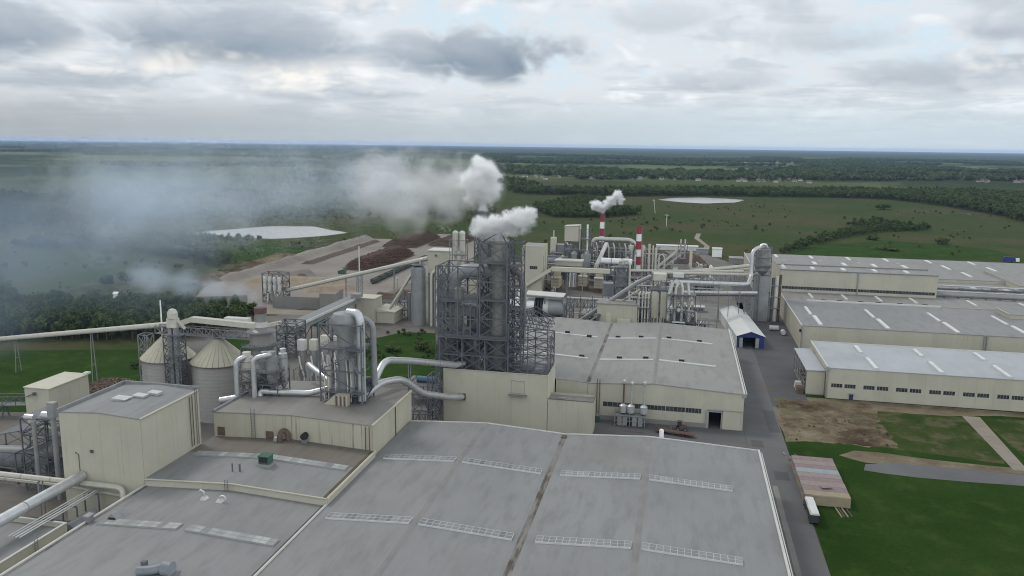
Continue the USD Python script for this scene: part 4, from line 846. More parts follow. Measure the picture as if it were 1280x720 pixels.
t = thing('far_hall', 'far flat grey hall roofs with white skylight rows at the meadow edge', 'factory hall', (190, 660, 0))
wall(t, (55.5, 610), (330, 610), 15, 0, 9); wall(t, (55.5, 715), (55.5, 610), 15, 0, 9); put(t, 'roof', MB().box(55.3, 330, 609.8, 715, 15, 15.25), 'membrane_far')
put(t, 'front_roof', MB().box(160.5, 330, 541, 609.6, 12.6, 12.9), 'membrane_far'); put(t, 'edge_coping', MB().box(55.2, 55.7, 609.7, 715, 15.2, 15.8), 'white_trim')
for x in (88, 116, 145, 174, 206, 238): skylight_y(t, x, 622, 642, 2.4, 15.25, 5, hh=.8); skylight_y(t, x-4, 656, 676, 2.4, 15.25, 5, hh=.8); skylight_y(t, x-8, 690, 706, 2.4, 15.25, 4, hh=.8)
t = thing('end_block', 'beige block at the right edge behind the grey roofs', 'building', (262, 590, 0))
wall(t, (224, 586), (330, 586), 16, 0, 9); wall(t, (224, 652), (224, 586), 16, 0, 9); put(t, 'roof', MB().box(223.8, 330, 585.8, 652, 16, 16.25), 'membrane_far'); put(t, 'downpipe', MB().tube([(229, 585.6, 12), (229, 585.6, 16)], 0.4, 6), 'frame_grey')
t = thing('end_block', 'small beige block on the grey roof at the right edge', 'building', (250, 482, 0))
wall(t, (181, 482), (330, 482), 15.6, 13.2, 9); wall(t, (181, 502), (181, 482), 15.6, 13.2, 9); put(t, 'roof', MB().box(180.8, 330, 481.8, 502, 15.6, 15.8), 'membrane'); put(t, 'edge_coping', MB().box(180.6, 181.0, 481.7, 502, 15.75, 16.1), 'white_trim')
# pipework on the low roof right of the high hall
t = thing('roof_pipework', 'bundles of grey pipes across the low roof right of the high hall', 'pipework', (200, 548, 0))
for y, z, r, mt in ((543, 14.0, .45, 'steel_dark'), (546, 14.2, .5, 'steel_grey'), (561, 14.4, .35, 'galvanised'), (570, 14.5, .6, 'steel_dark'), (584, 14.6, .5, 'galvanised')): put(t, 'pipe', MB().tube([(161, y, z), (330, y, z)], r, 8), mt)
for x in range(166, 330, 8): put(t, 'support', MB().box(x-.2, x+.2, 542.4, 546.6, 12.9, 13.6), 'steel_grey')
for k, x in enumerate((186, 193, 200, 206, 213, 219)): put(t, 'valve_box', MB().box(x-1.6, x+1.6, 576-k % 3, 579, 12.9, 14.6+.5*(k % 2)), ('steel_grey', 'white_trim', 'dull_steel')[k % 3])
# tent hall
t = thing('tent_hall', 'white roofed storage tent with blue gable and open doorway', 'tent hall', (36, 465, 0))
TL = [(0, 6.3), (7.2, 8.8), (14.4, 6.3)]; ax = np.array([-.085, .9964]); ac = np.array([.9964, .085]); P0 = np.array([32.5, 431.0])
def tp(s, d, z=None): p = P0+ac*s+ax*d; return tuple(p) if z is None else (p[0], p[1], z)
wall(t, tp(0, 0), tp(14.4, 0), TL, 0, 2.4, 'blue_paint', holes=[(3.2, 9.6, -.1, 5.6)], back='blue_paint')
wall(t, tp(14.4, 0), tp(14.4, 70), 6.3, 0, 5, 'tarpaulin', back='tarpaulin'); wall(t, tp(0, 70), tp(0, 0), 6.3, 0, 5, 'tarpaulin', back='tarpaulin'); wall(t, tp(14.4, 70), tp(0, 70), TL, 0, 3, 'blue_paint', back='blue_paint')
for (sa, za), (sb, zb) in (((-.4, 6.2), (7.2, 8.85)), ((7.2, 8.85), (14.8, 6.2))):
    for k in range(10):
        d0, d1 = -.5+7.1*k, -.5+7.1*(k+1)-.04; b = [tp(sa, d0, za), tp(sb, d0, zb), tp(sb, d1, zb), tp(sa, d1, za)]; put(t, 'roof_sheet', MB().hexa(b, [(u, v, w+.14) for u, v, w in b]), 'tarpaulin')
for s in (2.2, 10.6): put(t, 'door_leaf', MB().bar(tp(s-.9, -.3, 2.75), tp(s+.9, -.3, 2.75), .12, 5.3), 'frame_grey')
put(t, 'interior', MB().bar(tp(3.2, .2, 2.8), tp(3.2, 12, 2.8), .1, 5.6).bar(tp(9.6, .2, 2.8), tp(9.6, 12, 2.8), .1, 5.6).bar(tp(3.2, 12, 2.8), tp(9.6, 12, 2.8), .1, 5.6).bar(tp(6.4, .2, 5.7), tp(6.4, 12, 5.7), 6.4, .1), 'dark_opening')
# ---------------------------------------------------------------- process plant
def lattice(t, x0, x1, y0, y1, zs, w=0.45, mat='steel_dark', brace='x', floors=(), rails=False, nx=1, ny=1, sides='fblr', bw=None):
    """open steel frame: columns, a ring of beams at every height in zs, braces in every bay, grated floors"""
    bw = bw or w*0.6; X = np.linspace(x0, x1, nx+1); Y = np.linspace(y0, y1, ny+1)
    edge = [(a, b) for a in X for b in Y if a in (x0, x1) or b in (y0, y1)]
    for a, b in edge: put(t, 'column', MB().bar((a, b, zs[0]), (a, b, zs[-1]), w), mat)
    seg = []
    if 'f' in sides: seg += [((X[i], y0), (X[i+1], y0)) for i in range(nx)]
    if 'b' in sides: seg += [((X[i], y1), (X[i+1], y1)) for i in range(nx)]
    if 'l' in sides: seg += [((x0, Y[i]), (x0, Y[i+1])) for i in range(ny)]
    if 'r' in sides: seg += [((x1, Y[i]), (x1, Y[i+1])) for i in range(ny)]
    for k, z in enumerate(zs):
        if k == 0: continue
        for p, q in seg:
            put(t, 'beam', MB().bar((*p, z), (*q, z), w*0.8), mat)
            if brace:
                m = MB(); za = zs[k-1]+w*.4; zb = z-w*.4
                if brace == 'x': m.bar((*p, za), (*q, zb), bw).bar((*p, zb), (*q, za), bw*.96)
                elif brace == 'v': c = ((p[0]+q[0])/2, (p[1]+q[1])/2); m.bar((*p, za), (*c, zb), bw).bar((*q, za), (*c, zb), bw)
                elif brace == 'z': (m.bar((*p, za), (*q, zb), bw) if k % 2 else m.bar((*p, zb), (*q, za), bw))
                put(t, 'brace', m, mat)
    for z in floors:
        put(t, 'floor', MB().box(x0+.1, x1-.1, y0+.1, y1-.1, z+w*.42, z+w*.42+.12), 'grating')
        if rails:
            m = MB()
            for p, q in seg:
                for h in (.6, 1.15): m.bar((*p, z+w*.42+h), (*q, z+w*.42+h), .08)
                n = max(2, int(math.dist(p, q)/1.6))
                for i in range(n+1): c = (p[0]+(q[0]-p[0])*i/n, p[1]+(q[1]-p[1])*i/n); m.bar((*c, z+w*.42), (*c, z+w*.42+1.15), .08)
            put(t, 'railing', m, mat)
def stairs(t, x0, x1, y, z0, z1, w=1.0, mat='steel_grey', name='stair'):
    m = MB()
    for s in (-w/2, w/2): m.bar((x0, y+s, z0), (x1, y+s, z1), .14, .22); m.bar((x0, y+s, z0+1), (x1, y+s, z1+1), .07)
    n = max(4, int(abs(z1-z0)/.35))
    for i in range(n): u = (i+.5)/n; m.box(x0+(x1-x0)*u-.16, x0+(x1-x0)*u+.16, y-w/2, y+w/2, z0+(z1-z0)*u-.02, z0+(z1-z0)*u+.03)
    return put(t, name, m, mat)
def truss(t, p, q, w, h, n, mat='steel_dark', deck='grating', cover=None, b=.22):
    """bridge of two braced sides and a deck from p to q (points at deck level)"""
    p, q = np.array(p, float), np.array(q, float); d = q-p; u = d/np.linalg.norm(d[:2]); s = np.array([-u[1], u[0], 0])*w/2; up = np.array([0, 0, h])
    for sg_ in (-1, 1):
        a, c = p+s*sg_, q+s*sg_
        put(t, 'chord', MB().bar(a, c, b*1.3), mat); put(t, 'chord', MB().bar(a+up, c+up, b*1.3), mat)
        for i in range(n):
            e, f = a+d*i/n, a+d*(i+1)/n; m = MB().bar(e, e+up, b); m.bar(e, f+up, b) if i % 2 else m.bar(e+up, f, b); put(t, 'lattice_bay', m, mat)
    m = MB().bar(p, q, w*.96, .12); put(t, 'deck', m, deck)
    if cover: put(t, 'cover', MB().bar(p+up*1.08, q+up*1.08, w*1.12, .18), cover)
def legs(t, pts, w=.3, mat='steel_grey', spread=1.6, name='trestle'):
    """A-shaped supports under (x, y, z) points"""
    for x, y, z in pts: put(t, name, MB().bar((x, y-spread, 0), (x, y-.4, z), w).bar((x, y+spread, 0), (x, y+.4, z), w).bar((x, y-spread*.6, z*.45), (x, y+spread*.6, z*.45), w*.7), mat)
def flanges(m_or_t, pts, r, step, mat='dull_steel', w=.18):
    """raised joint bands along a straight pipe, as one sub-part each"""
    a, b = np.array(pts[0], float), np.array(pts[1], float); L = np.linalg.norm(b-a); d = (b-a)/L; n = int(L/step)
    for i in range(1, n): c = a+d*L*i/n; put(m_or_t, 'joint_band', MB().tube([c-d*w/2, c+d*w/2], r*1.07, 14), mat)
def tank(t, x, y, prof, mat, name='shell', n=28, bands=(), bmat='dull_steel'):
    s = put(t, name, MB().lathe(x, y, prof, n), mat, smooth=40)
    for z, r in bands: put(s, 'band', MB().lathe(x, y, [(r, z-.12), (r+.14, z-.12), (r+.14, z+.12), (r, z+.12)], n), bmat)
    return s

# --- main stack tower on the beige base
t = thing('stack_tower', 'tall dark steel tower round a thick grey stack puffing white steam', 'tower', (-65, 290, 20.8))
Z = [20.8, 27, 34, 41, 48, 55, 62, 69.3]
lattice(t, -71.5, -61.2, 283, 297, Z, .55, brace='x', floors=(34, 48, 62), rails=True)
lattice(t, -60.4, -56.0, 284, 290, [20.8, 25, 29, 33, 37, 41, 45, 49, 53, 57, 61, 65, 70], .34, brace='z', floors=(29, 37, 45, 53, 61))
for i in range(11): stairs(t, *((-60, -56.4) if i % 2 else (-56.4, -60)), 287, 21+i*4.1, 25+i*4.1, .9, 'steel_dark')
s = tank(t, -65.4, 290, [(4.3, 20.9), (4.3, 34), (3.9, 36), (3.9, 55), (3.5, 56), (3.5, 66.5), (2.9, 67), (2.9, 69.5)], 'stack_steel', 'stack', bands=[(28, 4.3), (41, 3.9), (47, 3.9), (53, 3.9), (60, 3.5)])
ladder(t, -62.9, 286.0, 22, 66)
put(t, 'crown_frame', MB().bar((-71.5, 283, 69.3), (-65.4, 290, 73), .3).bar((-61.2, 283, 69.3), (-65.4, 290, 73), .3).bar((-71.5, 297, 69.3), (-65.4, 290, 73), .3).bar((-61.2, 297, 69.3), (-65.4, 290, 73), .3), 'steel_dark')
put(t, 'side_duct', MB().tube([(-61.8, 292, 58), (-58.5, 293, 58), (-57.0, 293, 52), (-57.0, 293, 30)], 1.3, 12, bend=2), 'stack_steel', smooth=50)
# left bay with its ducts
t = thing('dryer_frame', 'left half of the dark tower with a grey arched duct on top', 'tower', (-80, 290, 0))
lattice(t, -87.6, -72.4, 283.2, 297.5, [20.9, 27.5, 34, 40.5, 47, 53.5, 60.3], .45, brace='x', floors=(27.5, 34, 47), rails=True, nx=2, ny=1)
lattice(t, -88.6, -85.8, 283, 290, [0, 5, 10, 15, 20, 25, 30, 35, 40, 45, 50, 55, 60], .26, brace='x')
put(t, 'arch_duct', MB().tube([(-84, 292, 24), (-84, 292, 57.5), (-66, 292, 57.8)], 2.7, 20, bend=7), 'dull_steel', smooth=50)
c = put(t, 'drum', MB().tube([(-79.5, 288, 45.5), (-72.2, 288, 45.5)], 1.6, 18), 'aluminium', smooth=50); flanges(c, [(-79.5, 288, 45.5), (-72.2, 288, 45.5)], 1.6, 2.2)
put(t, 'cabin', MB().box(-76.2, -72.8, 286, 290, 50.2, 54.6), 'beige_trim')
for k, (x, y, z0, z1, r) in enumerate(((-81, 288, 35, 52, 2.2), (-76.5, 294, 34, 45, 2.6), (-80.5, 294, 28, 33.6, 2.4), (-75, 288, 21, 33, 1.8), (-82.5, 287, 21, 30, 1.6))): tank(t, x, y, [(r*.4, z0), (r, z0+2), (r, z1-.8), (r*.3, z1)], ('stack_steel', 'dull_steel', 'steel_grey', 'stack_steel', 'steel_grey')[k], 'vessel', 18)
for x in (-86, -83.4, -80.8, -78.2, -75.6): put(t, 'riser', MB().tube([(x, 285, 28), (x, 285, 46)], .32, 8), 'steel_grey')
put(t, 'machine_box', MB().box(-83, -74, 286, 293, 41, 44.5), 'steel_grey'); put(t, 'machine_box', MB().box(-85, -77, 287, 296, 21, 26.5), 'steel_dark'); put(t, 'machine_box', MB().box(-74, -72.6, 284, 296, 28, 33), 'dull_steel')
stairs(t, -86, -79, 284.2, 28, 34); stairs(t, -79, -86, 284.2, 34.2, 40.4); stairs(t, -86, -79, 284.2, 21, 27.4)
# low frame across the whole base roof
t = thing('platform_frame', 'low wide dark frame with peaked trusses standing on the beige base', 'steel frame', (-66, 283, 21))
lattice(t, -86.6, -60.2, 281.4, 282.6, [21.0, 27.0, 33.4], .42, brace='x', nx=3, ny=1, sides='fb')
lattice(t, -60.2, -45.4, 281.6, 298, [21.0, 24.4, 27.8, 31.2, 34.6], .36, brace='x', nx=2, ny=2)
put(t, 'walkway', MB().box(-86.8, -60.2, 280.6, 282.8, 33.6, 33.8), 'grating')
m = MB()
for x in np.linspace(-86.6, -45.6, 24): m.bar((x, 280.7, 33.8), (x, 280.7, 35), .08)
put(t, 'railing', m.bar((-86.6, 280.7, 35), (-45.6, 280.7, 35), .1).bar((-86.6, 280.7, 34.4), (-45.6, 280.7, 34.4), .08), 'steel_dark')
for y in (281.6, 287, 292.6, 298):
    put(t, 'roof_truss', MB().bar((-60.2, y, 41), (-52.8, y, 43.6), .34).bar((-52.8, y, 43.6), (-45.4, y, 39.4), .34).bar((-60.2, y, 38.6), (-45.4, y, 37.2), .3), 'steel_dark')
    m = MB(); prev = (-60.2, y, 38.6)
    for i in range(1, 13):
        x = -60.2+14.8*i/12; zt = 41+2.6*(x+60.2)/7.4 if x < -52.8 else 43.6-4.2*(x+52.8)/7.4; zb = 38.6-1.4*i/12
        c = (x, y, zt if i % 2 else zb); m.bar(prev, c, .18); prev = c
    put(t, 'roof_web', m, 'steel_dark')
for x in (-60.2, -52.8, -45.4): put(t, 'purlin', MB().bar((x, 281.6, 40 if x > -50 else 42), (x, 298, 40 if x > -50 else 42), .3), 'steel_dark'); put(t, 'column', MB().bar((x, 281.6, 34.6), (x, 281.6, 40), .4), 'steel_dark')
put(t, 'floor', MB().box(-60, -45.6, 282, 297.6, 21.2, 21.35), 'grating'); put(t, 'machine_box', MB().box(-58, -52, 286, 292, 21.4, 23.4), 'steel_grey'); put(t, 'machine_box', MB().box(-50.5, -47.5, 284, 290, 21.4, 22.8), 'dull_steel')
# rear lattice stack
t = thing('lattice_stack', 'narrow dark lattice stack behind the main tower under the biggest plume', 'stack', (-82, 330, 0))
lattice(t, -85, -79.4, 327, 333, list(np.linspace(0, 76.5, 16)), .4, brace='x', floors=(30.6, 51, 66))
tank(t, -82.2, 330, [(1.9, 0), (1.9, 60), (1.7, 61), (1.7, 77.2)], 'stack_steel', 'flue', 18)
# twin cream exhaust pipes
t = thing('twin_exhaust', 'pair of tall cream exhaust pipes with box heads left of the towers', 'exhaust', (-112, 400, 0))
for x in (-114.2, -110.6):
    put(t, 'pipe', MB().tube([(x, 400, 20), (x, 400, 54)], .75, 12), 'cream_pipe'); h = put(t, 'head', MB().tube([(x, 400, 50), (x, 400, 59)], 1.55, 14), 'cream_pipe', smooth=50); put(h, 'hood', MB().lathe(x, 400, [(1.55, 59), (1.7, 59.4), (1.2, 60.4), (.2, 60.8)], 14), 'white_trim')
lattice(t, -116.6, -108.2, 397.6, 402.4, [0, 10, 20, 30, 40, 48, 56], .3, mat='steel_grey', brace='z', floors=(30, 48))
# ---- mixer building with grey lower half, silo and pipes
t = thing('silo_house', 'beige block on top of a dark grey panelled shaft left of the towers', 'building', (-136, 446, 0))
wall(t, (-142.2, 440), (-128.8, 440), 44, 31, 6.7); wall(t, (-128.8, 440), (-128.8, 452), 44, 31, 6); wall(t, (-142.2, 452), (-142.2, 440), 44, 31, 6)
put(t, 'roof', MB().box(-142.6, -128.4, 439.6, 452.4, 44, 44.4), 'white_trim')
wall(t, (-142.2, 440.2), (-128.8, 440.2), 31, 0, 3.3, 'steel_grey', back='steel_dark'); wall(t, (-128.8, 440.2), (-128.8, 452), 31, 0, 4, 'steel_grey', back='steel_dark'); wall(t, (-142.2, 452), (-142.2, 440.2), 31, 0, 4, 'steel_grey', back='steel_dark')
put(t, 'lamp', MB().box(-137.8, -136.6, 439.3, 439.9, 41, 42), 'steel_dark')
for k, x in enumerate((-139.6, -136.8)): put(t, 'pipe', MB().tube([(x, 437.6, 0), (x, 437.6, 31-k*1.5), (x+2, 439, 33-k*1.5)], .75, 12, bend=2), 'cream_pipe', smooth=50)
t = thing('grey_silo', 'slim grey steel silo with bands beside the beige topped shaft', 'silo', (-148.2, 440, 0))
tank(t, -148.2, 440, [(4.3, 0), (4.3, 33), (3.2, 34.6), (.4, 35)], 'dull_steel', bands=[(z, 4.3) for z in (4, 9, 14, 19, 24, 29)]); put(t, 'top_rail', MB().lathe(-148.2, 440, [(4.2, 35.6), (4.3, 35.6), (4.3, 35.75), (4.2, 35.75)], 20), 'steel_dark'); ladder(t, -144.3, 437.4, 0, 35)
put(t, 'vent', MB().tube([(-147, 440, 34.6), (-147, 440, 38.5), (-145.4, 440, 39)], .5, 8, bend=1), 'galvanised')
t = thing('screen_rack', 'dark steel rack of pipes between the small silo and the beige huts', 'steel frame', (-159, 446, 0))
lattice(t, -164, -154.4, 452, 460, [0, 5, 10, 15], .35, brace='x', floors=(5, 10), nx=2); tank(t, -157, 450, [(1.3, 0), (1.3, 17)], 'steel_grey', 'pipe', 12); tank(t, -154.2, 447, [(1.0, 0), (1.0, 20)], 'stack_steel', 'pipe', 12)
# beige huts
t = thing('conveyor_hut', 'plain beige hut at the head of the dark conveyor gallery', 'building', (-179, 441, 0))
wall(t, (-188.6, 436), (-174, 436), 14.6, 0, 7.3); wall(t, (-174, 436), (-174, 448), 14.6, 0, 6); wall(t, (-188.6, 448), (-188.6, 436), 14.6, 0, 6); put(t, 'roof', MB().box(-188.9, -173.7, 435.7, 448.2, 14.6, 14.9), 'beige_trim')
t = thing('low_hut', 'low beige hut with sloping roof joined to the plain conveyor hut', 'building', (-167, 446, 0))
wall(t, (-173.8, 438), (-162.6, 438), 6.6, 0, 5.6); wall(t, (-162.6, 438), (-162.6, 454), 6.6, 0, 5.3); put(t, 'roof', MB().hexa([(-173.8, 437.7, 6.6), (-162.3, 437.7, 6.6), (-162.3, 454.3, 6.6), (-173.8, 454.3, 6.6)], [(-173.8, 437.7, 8.4), (-162.3, 437.7, 6.8), (-162.3, 454.3, 6.8), (-173.8, 454.3, 8.4)]), 'beige_trim')
# long concrete wall and filter tower at the timber yard
t = thing('yard_wall', 'long grey concrete panel wall along the edge of the timber yard', 'wall', (-260, 456, 0))
wall(t, (-300, 440), (-268, 456), 8.5, 0, 4, 'concrete', back='concrete'); wall(t, (-254, 462), (-216, 466), 7.5, 0, 4, 'concrete', back='concrete'); wall(t, (-216, 466), (-222, 500), 7.5, 0, 4, 'concrete', back='concrete'); put(t, 'buttress', MB().box(-222, -213, 463.2, 465.6, 0, 10.5), 'concrete')
sheet('loading_slab', [(-262, 440), (-212, 448), (-210, 462), (-262, 456)], 0.055, 'sand', 'pale loading slab before the concrete wall')
t = thing('filter_tower', 'black steel tower holding two rows of pale cyclone filters', 'filter tower', (-261, 480, 0))
lattice(t, -268.4, -253.6, 476, 485, [0, 4.5, 9, 14, 19.5], .5, brace='x', nx=2, floors=(9, 14))
for z in (9.4, 14.4):
    for x in (-266, -262.6, -259.2, -255.8): put(t, 'cyclone', MB().lathe(x, 475.2, [(.3, z-3.4), (1.25, z), (1.25, z+2.6), (.5, z+3.3)], 12), 'white_trim')
for x in (-264.5, -257.5): put(t, 'chute', MB().bar((x, 475, .4), (x+.6, 475, 6.5), .7), 'white_trim')
t = thing('green_container', 'teal green container standing by the dark gallery near the grass', 'container', (-205, 421, 0))
b = put(t, 'body', MB().box(-208, -199, 420, 423, .2, 4.6), 'green_paint'); m = MB()
for i in range(14): m.box(-207.8+i*.65, -207.5+i*.65, 419.9, 420, .4, 4.4)
put(b, 'rib', m, 'green_paint')
# conveyors
def tube_conveyor(name, label, p, q, r, mat, sup=(), group=None):
    t = thing(name, label, 'conveyor', (p[0], p[1], 0), group); c = put(t, 'casing', MB().tube([p, q], r, 12), mat, smooth=50); flanges(c, (p, q), r, 9, mat, .3)
    p, q = np.array(p, float), np.array(q, float)
    put(t, 'walkway_rail', MB().bar(p+[0, -r*1.1, -r*.6], q+[0, -r*1.1, -r*.6], .25), 'steel_grey')
    for u in sup: c_ = p+(q-p)*u; legs(t, [(c_[0], c_[1], c_[2]-r)], .28)
    return t
tube_conveyor('tube_conveyor', 'long cream conveyor rising from the filter tower to the beige shaft', (-253.5, 480, 8), (-142.8, 443, 39.3), 1.25, 'cream_pipe', (.45, .78))
tube_conveyor('tube_conveyor', 'short steep cream conveyor from the low hut up to the slim silo', (-165, 437.5, 9), (-150, 440, 33), .95, 'cream_pipe')
tube_conveyor('tube_conveyor', 'long pale conveyor crossing the trees to the twin cone roofed silos', (-345, 314, 6.5), (-187, 270, 35.4), 1.05, 'cream_pipe', (.33, .66))
t = thing('silo_bridge', 'pale covered conveyor bridge over the two cone roofed silos', 'conveyor', (-172, 270, 35))
put(t, 'casing', MB().bar((-188, 270, 35.2), (-182.5, 270, 37.2), 2.4, 2).bar((-182.5, 270, 37.2), (-155, 270, 36.2), 2.6, 2), 'cream_pipe'); put(t, 'cover', MB().box(-170, -160, 271.6, 274.4, 36.6, 38.2), 'white_trim')
truss(t, (-197, 268.6, 31.4), (-153.6, 268.6, 31.4), 3.0, 3.0, 14, 'steel_grey')
lattice(t, -205.5, -201.5, 268, 272, [0, 6, 12, 18, 24, 30], .3, mat='steel_grey', brace='x')
t = thing('dark_gallery', 'long dark flat roofed conveyor gallery with one pale side strip', 'conveyor gallery', (-187, 390, 0))
put(t, 'roof', MB().box(-188.8, -182.4, 352, 434, 16.0, 16.3), 'steel_grey'); put(t, 'side_strip', MB().box(-182.3, -181.8, 352, 434, 15.2, 16.5), 'white_trim'); put(t, 'belt_box', MB().box(-188.6, -182.6, 352.4, 434, 12.6, 15.9), 'dull_steel')
for y in (372, 392, 412, 430): put(t, 'support', MB().bar((-189.6, y, 0), (-189.6, y, 12.6), .5).bar((-183.2, y, 0), (-183.2, y, 12.6), .5).bar((-189.6, y, 1), (-183.2, y, 12), .3), 'steel_dark')
lattice(t, -192, -181, 352, 361, [0, 4, 8, 12, 17.5], .5, brace='x', nx=2, floors=(12,)); put(t, 'chute', MB().bar((-200, 352, 15), (-190, 353, 17.5), 2.2, 1.6), 'cream_pipe')
put(t, 'drive_house', MB().box(-184.5, -179.5, 426, 432, 16.4, 18.8), 'stack_steel')
# --- two concrete silos with cone roofs
def cone_silo(x, y, r, ze, za, label):
    t = thing('cone_silo', label, 'silo', (x, y, 0), 'cone roofed silos')
    sh = put(t, 'shell', MB().lathe(x, y, [(r, 0), (r, ze)], 48), 'silo_wall', smooth=40)
    z = 2.0
    while z < ze-.3: put(sh, 'course_band', MB().lathe(x, y, [(r, z-.06), (r+.07, z-.06), (r+.07, z+.06), (r, z+.06)], 48), 'silo_wall'); z += 1.35
    n = 30; rt = 1.1
    for i in range(n):
        a0, a1 = 2*PI*(i+.04)/n, 2*PI*(i+.96)/n; R_ = r+.5; P = lambda a, q, zz: (x+math.cos(a)*q, y+math.sin(a)*q, zz)
        m = MB().hexa([P(a0, R_, ze-.25), P(a1, R_, ze-.25), P(a1, rt, za-.25), P(a0, rt, za-.25)], [P(a0, R_, ze+.05), P(a1, R_, ze+.05), P(a1, rt, za+.05), P(a0, rt, za+.05)]); put(t, 'roof_panel', m, 'silo_roof')
    put(t, 'cone_core', MB().lathe(x, y, [(r+.4, ze-.2), (1.0, za-.2)], 30), 'dull_steel'); put(t, 'eave_ring', MB().lathe(x, y, [(r+.35, ze-.45), (r+.6, ze-.45), (r+.6, ze-.2), (r+.35, ze-.2)], 48), 'rust'); put(t, 'cap', MB().lathe(x, y, [(1.3, za-.2), (1.3, za+.8), (.3, za+1.1)], 14), 'rust')
    return t
cone_silo(-193.0, 268.5, 9.6, 22.2, 31.2, 'left silo with pale cone roof, half hidden by the elevator tower')
cone_silo(-171.2, 269, 10.2, 22.0, 31.0, 'right and nearer silo with rust stained pale cone roof')
t = thing('elevator_tower', 'dark lattice elevator tower between the cone roofed silos with cream head', 'elevator tower', (-184, 262, 0))
lattice(t, -187.6, -180.8, 258.6, 262.4, list(np.linspace(0, 33, 9)), .32, brace='x', floors=(12.4, 24.8, 33), sides='fblr')
for x in (-185.4, -183.2): put(t, 'leg_casing', MB().box(x-.7, x+.7, 259.6, 261.4, 0, 36), 'dull_steel')
put(t, 'head', MB().box(-186.2, -182.4, 259.2, 261.8, 36, 39.6).lathe(-184.3, 260.5, [(1.9, 39.6), (1.9, 41.6), (1.2, 42.8), (.2, 43.2)], 16), 'cream_pipe'); put(t, 'chute', MB().bar((-182.6, 260.5, 39), (-180.4, 262, 35.4), 1.0), 'cream_pipe'); stairs(t, -187, -181.4, 258.0, 20, 24.6)
t = thing('mast', 'slim white mast standing left of the silos', 'mast', (-207, 285, 0)); put(t, 'pole', MB().tube([(-206.9, 285, 0), (-206.9, 285, 40.5)], np.array([.42, .26]), 10), 'white_paint'); put(t, 'foot', MB().box(-207.8, -206, 284.2, 285.8, 0, .6), 'concrete')
t = thing('mast', 'white lattice mast beside the conveyor in the timber yard', 'mast', (-212, 505, 0)); put(t, 'pole', MB().bar((-212, 505, 14), (-212, 505, 36), .7), 'white_trim')
lattice(t, -213.6, -210.4, 503.4, 506.6, [0, 6, 12, 18], .25, mat='steel_grey', brace='x')
for k, (x, y, l) in enumerate(((-186, 560, 'short grey lamp mast by the goods wagons'), (-172, 470, 'grey lamp mast behind the beige huts'))): m_ = thing('lamp_mast', l, 'lamp mast', (x, y, 0)); put(m_, 'pole', MB().tube([(x, y, 0), (x, y, 22)], np.array([.3, .15]), 6), 'steel_grey'); put(m_, 'lamp_head', MB().box(x-1, x+1, y-.3, y+.3, 21.6, 22.2), 'white_trim')
# --- exhaust stack and cyclones on the process building
t = thing('exhaust_stack', 'stout grey exhaust stack with red brown rim behind the cyclones', 'stack', (-149, 262, 0))
tank(t, -149, 262, [(4.2, 0), (4.2, 34.4), (3.6, 36.2), (2.2, 37), (2.1, 43.2)], 'stack_steel', 'shell', bands=[(10, 4.2), (20, 4.2), (30, 4.2)]); put(t, 'rim', MB().lathe(-149, 262, [(2.1, 43.2), (2.3, 43.2), (2.3, 45.3), (2.0, 45.3)], 24), 'red_brown'); put(t, 'lower_pipe', MB().lathe(-149, 262, [(2.15, 38), (2.3, 38), (2.3, 40), (2.15, 40)], 24), 'white_trim')
lattice(t, -154.4, -143.6, 256.6, 267.4, [0, 8, 16, 24, 31], .36, brace='z', floors=(31,), rails=True); put(t, 'gallery_deck', MB().lathe(-149, 262, [(4.3, 36.2), (5.4, 36.2), (5.4, 36.4), (4.3, 36.4)], 20), 'grating')
t = thing('cyclone_group', 'group of grey cyclones with bent silver ducts on the process building roof', 'cyclones', (-132, 233, 23))
lattice(t, -139.8, -125.2, 228.6, 237, [23, 27, 31], .3, brace='x', nx=2, floors=(27, 31), rails=True)
for k, (x, y, r, z0, z1) in enumerate(((-137.2, 231.4, 1.9, 27, 36.4), (-132.6, 234.6, 1.7, 27, 36.0), (-128.2, 231.2, 1.9, 27, 37.2), (-126.2, 235, 1.4, 27, 37.4))):
    tank(t, x, y, [(.4, z0-3.4), (r, z0+2), (r, z1-1), (r*.7, z1-.6), (r*.7, z1+.6), (.3, z1+.8)], ('cream_pipe', 'dull_steel', 'dull_steel', 'galvanised')[k], 'cyclone', 20, bands=[(z1-2.5, r)])
for x0_, y0_, zt, x1_ in ((-139.2, 228.0, 34.6, -137.2), (-132.9, 227.8, 36.0, -128.2)): put(t, 'duct', MB().tube([(x0_, y0_, 23.1), (x0_, y0_, zt), (x1_, y0_+1.6, zt+1.1), (x1_, y0_+3.2, zt+.6)], .85, 14, bend=2), 'galvanised', smooth=50)
put(t, 'fan_case', MB().tube([(-139.0, 228.9, 33.6), (-139.0, 228.1, 33.6)], 1.15, 16), 'dull_steel')
for x, y in ((-134, 229), (-130.6, 232), (-136, 235)): put(t, 'machine_box', MB().box(x-1.2, x+1.2, y-1, y+1, 23.2, 25.8), 'steel_dark')
